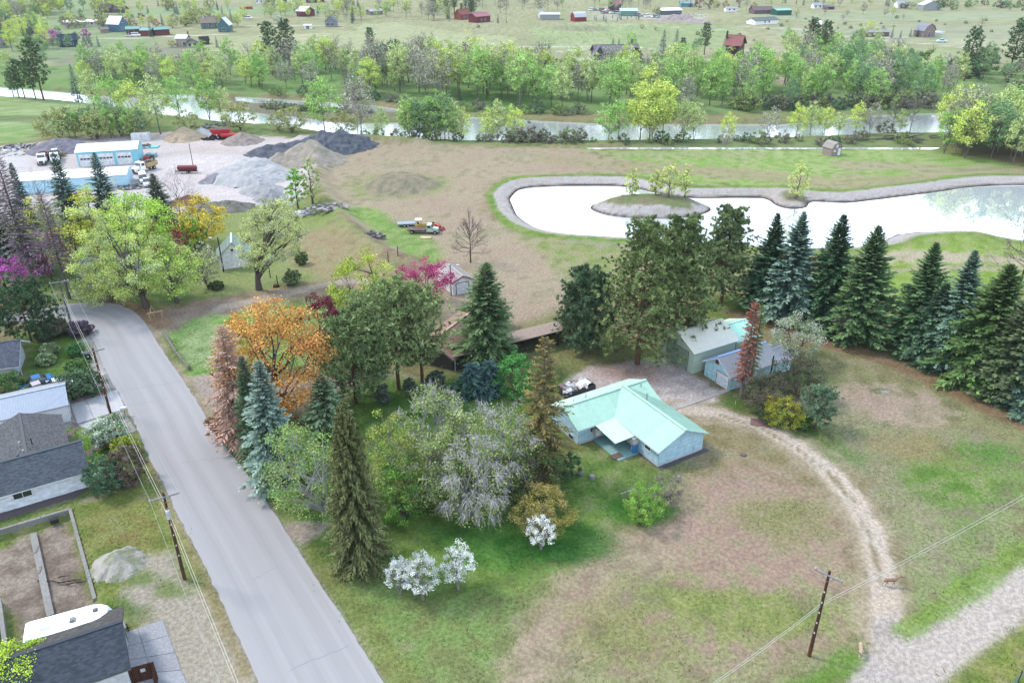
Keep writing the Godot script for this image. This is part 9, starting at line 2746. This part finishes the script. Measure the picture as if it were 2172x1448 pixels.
func small_things() -> void:
	yard_light("dark street lamp pole standing before the white cabin", Vector3(-51.82,0,-132.61), 6.6, PI, Color(0.04, 0.035, 0.035))
	yard_light("grey street lamp pole with meter box beside the white metal garage", Vector3(-10.23,0,-122.31), 5.6, 0.1, Color(0.2, 0.2, 0.2))
	for k in [[Vector3(-42.74,0,-130.01), "dark fence post left of two beyond the thick willow"], [Vector3(-40.48,0,-126.47), "dark fence post right of two beyond the thick willow"], [Vector3(-22.65,0,-135.98), "dark fence post left of two at the end of the grassy bank"], [Vector3(-20.95,0,-136.91), "dark fence post right of two at the end of the grassy bank"]]:
		post("fence_post", k[1], k[0], 1.9, 0.09, Color(0.06, 0.05, 0.05))
	for k in [[Vector3(-76.96,0,-119.84), "short white gate post at the left of the wire fence by the bend"], [Vector3(-72.49,0,-121.73), "short white post in the middle of the wire fence by the bend"]]:
		post("white_post", k[1], k[0], 1.1, 0.07, Color(0.7, 0.7, 0.7))
	post("fence_rail_post", "leaning grey wooden pole propped beside the great willow's trunk", Vector3(-60.98,0,-118.36), 3.6, 0.07, Color(0.3, 0.28, 0.26), "", Vector3(-0.9, 0, 0.2))
	# log barrier lying along the verge
	var a := Vector3(-52.83,0,-107.67)
	var b := Vector3(-48.66,0,-101.51)
	var c := Vector3(-45.06,0,-96.81)
	for k in [[a, b, 0.26, "grey log of the roadside barrier, the upper length"], [b, c, 0.22, "grey log of the roadside barrier, the lower length on posts"]]:
		var w := Build.new()
		w.tube([Vector3(0, 0.45, 0), k[1] - k[0] + Vector3(0, 0.45, 0)], [k[2], k[2] * 0.9], 8, lit("b5b3a2"))
		var o := part("barrier_log", w, M.bark, self)
		o.position = k[0]
		tag(o, k[3], "log", "barrier logs")
	for t in [0.02, 0.5, 0.98]:
		post("barrier_post", "stub post under the lower barrier log, %s" % ["upper end", "middle", "lower end"][int(t * 2.1)], b.lerp(c, t), 0.75, 0.12, Color(0.2, 0.18, 0.15))
	# wooden trestles at the bend
	for k in [[Vector3(-56.32,0,-113.41), 0.5, "orange wooden trestle standing at the track's mouth", Color(0.62, 0.42, 0.24)], [Vector3(-57.54,0,-114.79), 1.9, "orange wooden trestle lying half tipped behind the other", Color(0.6, 0.45, 0.28)]]:
		var o := thing("road_trestle", k[2], "trestle", on(k[0]), k[1], "")
		for s in [-1, 1]:
			for e in [-1, 1]:
				var w := Build.new()
				w.tube([Vector3(s * 0.9, 0, e * 0.45), Vector3(s * 0.9, 1.25, -e * 0.04)], [0.05, 0.05], 4, k[3])
				part("leg", w, M.wood, o)
		var w := Build.new()
		w.box(Vector3(0, 1.15, 0), Vector3(2.4, 0.2, 0.06), k[3])
		part("bar", w, M.wood, o)
	# fallen television aerial
	var o := thing("tv_aerial", "fallen television aerial standing crooked in the grass beside the green shrub", "aerial", on(Vector3(12.59,0,-68.85)), 0.35)
	var w := Build.new()
	w.tube([Vector3.ZERO, Vector3(0, 0.9, 0)], [0.03, 0.03], 5, Color(0.4, 0.38, 0.35))
	part("mast", w, M.steel, o)
	w = Build.new()
	w.tube([Vector3(-0.9, 0.8, 0), Vector3(0.9, 1.05, 0)], [0.035, 0.035], 5, Color(0.6, 0.58, 0.55))
	part("boom", w, M.steel, o)
	for i in 8:
		w = Build.new()
		var x := -0.85 + i * 0.24
		w.tube([Vector3(x, 0.8 + (x + 0.9) * 0.14, -0.75 + i * 0.04), Vector3(x, 0.8 + (x + 0.9) * 0.14, 0.75 - i * 0.04)], [0.022, 0.022], 4, lit("d8ccb4"))
		part("element", w, M.steel, o)
	# trailer full of rubbish behind the house
	o = thing("junk_trailer", "open trailer heaped with boards and rubbish behind the turquoise house", "trailer", on(Vector3(8.51,0,-90.48)), 0.5)
	w = Build.new()
	w.box(Vector3(0, 0.6, 0), Vector3(4.6, 0.2, 2.2), Color(0.1, 0.09, 0.09))
	for s in [-1, 1]:
		w.box(Vector3(0, 1.0, s * 1.1), Vector3(4.6, 0.7, 0.08), Color(0.1, 0.09, 0.1))
		w.box(Vector3(s * 2.3, 1.0, 0), Vector3(0.08, 0.7, 2.2), Color(0.1, 0.09, 0.1))
		wheel(o, Vector3(0, 0.36, s * 1.25), 0.36, 0.22)
	part("bed", w, M.steel, o)
	w = Build.new()
	for i in 60:
		w.box(Vector3(rng.randf_range(-2, 2), 1.1 + rng.randf() * 0.5, rng.randf_range(-0.9, 0.9)), Vector3(rng.randf_range(0.2, 1.3), rng.randf_range(0.05, 0.25), rng.randf_range(0.1, 0.5)), pick([Color(0.7, 0.7, 0.7), Color(0.45, 0.28, 0.18), Color(0.1, 0.1, 0.12), Color(0.4, 0.45, 0.5), Color(0.65, 0.6, 0.5)]), Basis.from_euler(Vector3(rng.randf_range(-0.4, 0.4), rng.randf() * 6, rng.randf_range(-0.4, 0.4))))
	w.box(Vector3(1.0, 1.5, 0.1), Vector3(1.9, 0.05, 1.2), Color(0.75, 0.76, 0.78), Basis.from_euler(Vector3(0.1, 0.2, 0.06)))
	part("rubbish", w, M.matte, o, true)
	# sheets, stones, lids
	w = Build.new()
	for i in 5:
		w.box(Vector3(i * 0.5 - 1.0, 0.06 + 0.01 * (i % 2), 0), Vector3(0.47, 0.05, 1.5), tone(lit("a5807c"), rng.randf_range(0.88, 1.08)))
	o = Node3D.new()
	var sheet := part("roofing_sheet", w, M.metal_roof, self)
	sheet.position = on(Vector3(31.08,0,-83.47))
	sheet.rotation.y = -0.32
	tag(sheet, "flat reddish brown metal sheet lying in the grass beside the drive", "metal sheet")
	o.free()
	for k in [[Vector3(27.18,0,-76.76), 0.42, 0.22, "ab9c90", "round pale concrete lid in the lawn right of the house"], [Vector3(9.02,0,-72.35), 0.4, 0.4, "c9c6c2", "pale boulder on the lawn left of the house"], [Vector3(7.78,0,-72.87), 0.35, 0.3, "a5a29c", "grey stone beside the dark juniper"], [Vector3(-41.46,0,-95.88), 0.5, 0.22, "6a5a66", "purplish flat stone on the grass across the road"], [Vector3(-40.62,0,-126.06), 0.6, 0.3, "6a5545", "brown stump beside the thick willow"]]:
		w = Build.new()
		var ring := []
		for i in 9:
			var t := TAU * i / 9
			ring.append(Vector3(cos(t), 0, sin(t)) * k[1] * rng.randf_range(0.85, 1.1))
		for i in 9:
			var q: Vector3 = ring[i]
			var r: Vector3 = ring[(i + 1) % 9]
			var up := Vector3(0, k[2], 0)
			w.quad(r, q, q * 0.8 + up, r * 0.8 + up, lit(k[3]))
			w.tri(up * 1.15, r * 0.8 + up, q * 0.8 + up, lit(k[3]))
		var stone := part("stone", w, M.stone, self)
		stone.position = on(k[0])
		tag(stone, k[4], "stone")
	# heap of gravel in the weedy lot
	heap("gravel_heap", "pale rubble heap sprinkled with weeds in the lot by the foundation", "gravel heap", "", [[Vector3(-38.36,0,-58.75), 2.5, 1.3], [Vector3(-37.71,0,-58.62), 2.0, 0.9], [Vector3(-38.8,0,-58.49), 1.8, 0.8]], lit("b8b2a8"), lit("8f9478"), 0.1, 0.22)
	# letter boxes at the drive
	o = thing("letter_box", "white letter box on a post at the edge of the concrete drive", "letter box", on(Vector3(-49.08,0,-85.2)), 0.4)
	w = Build.new()
	w.box(Vector3(0, 0.5, 0), Vector3(0.1, 1.0, 0.1), Color(0.3, 0.28, 0.26))
	part("post", w, M.wood, o)
	w = Build.new()
	w.box(Vector3(0, 1.15, 0), Vector3(0.75, 0.3, 0.35), Color(0.72, 0.73, 0.75))
	part("box", w, M.paint, o)
	# driftwood on the strip by the ditch and branches on the small islet
	for k in [[Vector3(114.68,0,-234.78), 14, 9.0, "long grey driftwood trunks lying between the ditch and the river"], [Vector3(103.61,0,-233.02), 7, 6.0, "short grey driftwood trunks left of the long ones"], [Vector3(65.22,0,-176.98), 10, 2.4, "dead branches at the foot of the willow on the small islet"], [Vector3(25.67,0,-175.91), 10, 2.6, "pale dead branches on the big islet"], [Vector3(73.79,0,-148.32), 7, 2.2, "dark branch lying on the pond's near shore"], [Vector3(-44.17,-0.8,-57.3), 9, 2.6, "black bent roots and pipes lying in the foundation pit"]]:
		w = Build.new()
		for i in k[1]:
			var s = Vector3(rng.randf_range(-1, 1), 0, rng.randf_range(-0.25, 0.25)) * k[2]
			var e = s + Vector3(rng.randf_range(0.3, 0.7), rng.randf_range(-0.02, 0.12), rng.randf_range(-0.12, 0.12)) * k[2]
			w.tube([s + Vector3(0, 0.18, 0), s.lerp(e, 0.5) + ball() * 0.1 + Vector3(0, 0.22, 0), e + Vector3(0, 0.18, 0)], [0.02 * k[2], 0.016 * k[2], 0.008 * k[2]], 5, Color(0.03, 0.03, 0.03) if k[0].z > -75 else lit("a39e9c"))
		var drift := part("driftwood", w, M.bark, self)
		drift.position = on(k[0])
		drift.set_meta("kind", "stuff")
		tag(drift, k[3], "driftwood")
	# ducks on the pond, each at the head of its wake
	for k in [[Vector3(104.84,-1.2,-174.45), "white duck swimming on the right part of the pond, the left of two"], [Vector3(113.5,-1.2,-176.19), "white duck swimming on the right part of the pond, nearer the edge"]]:
		o = thing("duck", k[1], "duck", k[0], 0.3)
		w = skin([[Vector3(-0.3, 0.08, 0), 0.1, Vector3(0.15, 0.08, 0), 0.14], [Vector3(0.15, 0.1, 0), 0.08, Vector3(0.28, 0.36, 0), 0.05], [Vector3(0.28, 0.38, 0), 0.07, Vector3(0.38, 0.36, 0), 0.03], [Vector3(-0.3, 0.1, 0), 0.06, Vector3(-0.5, 0.2, 0), 0.02]], 0.03, func(q: Vector3) -> Color: return Color(0.5, 0.3, 0.05) if q.x > 0.37 else Color(0.75, 0.75, 0.72))
		part("body", w, M.matte, o)
	deer("brown deer walking across the gravel drive", Vector3(35.48,0,-55.81), 0.0, lit("a5816c", 1.5), lit("d8c8b4", 1.4), false)
	deer("pale deer standing on the grass at the mouth of the drive", Vector3(29.61,0,-47.88), 1.25, lit("cdb496", 1.5), lit("e4d8c6", 1.4), true)
	for k in [[Vector3(29.04,0,-88.01), "white"], [Vector3(31.83,0,-89.29), "white"], [Vector3(32.77,0,-89.76), "white"], [Vector3(34.97,0,-90.48), "white"]]:
		post("garden_stake", "small white stake in the shrub bed below the lilac bushes", k[0], 0.5, 0.04, Color(0.75, 0.75, 0.75), "white stakes in the shrub bed")
	# wire mesh fence cut by the bottom right corner
	var f := thing("mesh_fence", "green wire mesh fence on a dark post at the bottom right corner", "fence", on(Vector3(41.59,0,-45.1)), 0.6)
	w = Build.new()
	w.tube([Vector3.ZERO, Vector3(0, 1.3, 0)], [0.05, 0.05], 6, Color(0.06, 0.05, 0.05))
	part("post", w, M.wood, f)
	w = Build.new()
	for i in 14:
		w.tube([Vector3(-1.6 + i * 0.25, 0.05, 0), Vector3(-1.6 + i * 0.25, 1.1, 0)], [0.012, 0.012], 3, Color(0.2, 0.33, 0.27))
	for i in 6:
		w.tube([Vector3(-1.7, 0.1 + i * 0.2, 0), Vector3(1.8, 0.1 + i * 0.2, 0)], [0.012, 0.012], 3, Color(0.2, 0.33, 0.27))
	part("mesh", w, M.steel, f)
	# wire fence by the bend
	f = thing("wire_fence", "low wire mesh fence between the bend and the white house", "fence", on(Vector3(-77.15,0,-120.21)), face(Vector3(-77.15,0,-120.21), Vector3(-70.03,0,-124.46)))
	var fl := Vector3(-77.15,0,-120.21).distance_to(Vector3(-70.03,0,-124.46))
	for i in 6:
		w = Build.new()
		w.tube([Vector3(fl * i / 5.0, 0, 0), Vector3(fl * i / 5.0, 1.05, 0)], [0.05, 0.05], 5, Color(0.5, 0.5, 0.5))
		part("post", w, M.steel, f)
	w = Build.new()
	for i in 4:
		w.tube([Vector3(0, 0.2 + i * 0.27, 0), Vector3(fl, 0.2 + i * 0.27, 0)], [0.018, 0.018], 3, Color(0.4, 0.41, 0.4))
	part("mesh", w, M.steel, f)
	# panes of a rail fence before the white cabin
	f = thing("rail_fence", "thin brown rail fence in front of the white cabin", "fence", on(Vector3(-52.05,0,-134.39)), face(Vector3(-52.05,0,-134.39), Vector3(-46.77,0,-135.98)))
	for i in 4:
		w = Build.new()
		w.tube([Vector3(i * 2.0, 0, 0), Vector3(i * 2.0, 1.4, 0)], [0.06, 0.06], 5, Color(0.2, 0.13, 0.1))
		part("post", w, M.wood, f)
	w = Build.new()
	w.tube([Vector3(0, 1.2, 0), Vector3(6.0, 1.2, 0)], [0.06, 0.06], 5, Color(0.22, 0.13, 0.1))
	part("rail", w, M.wood, f)
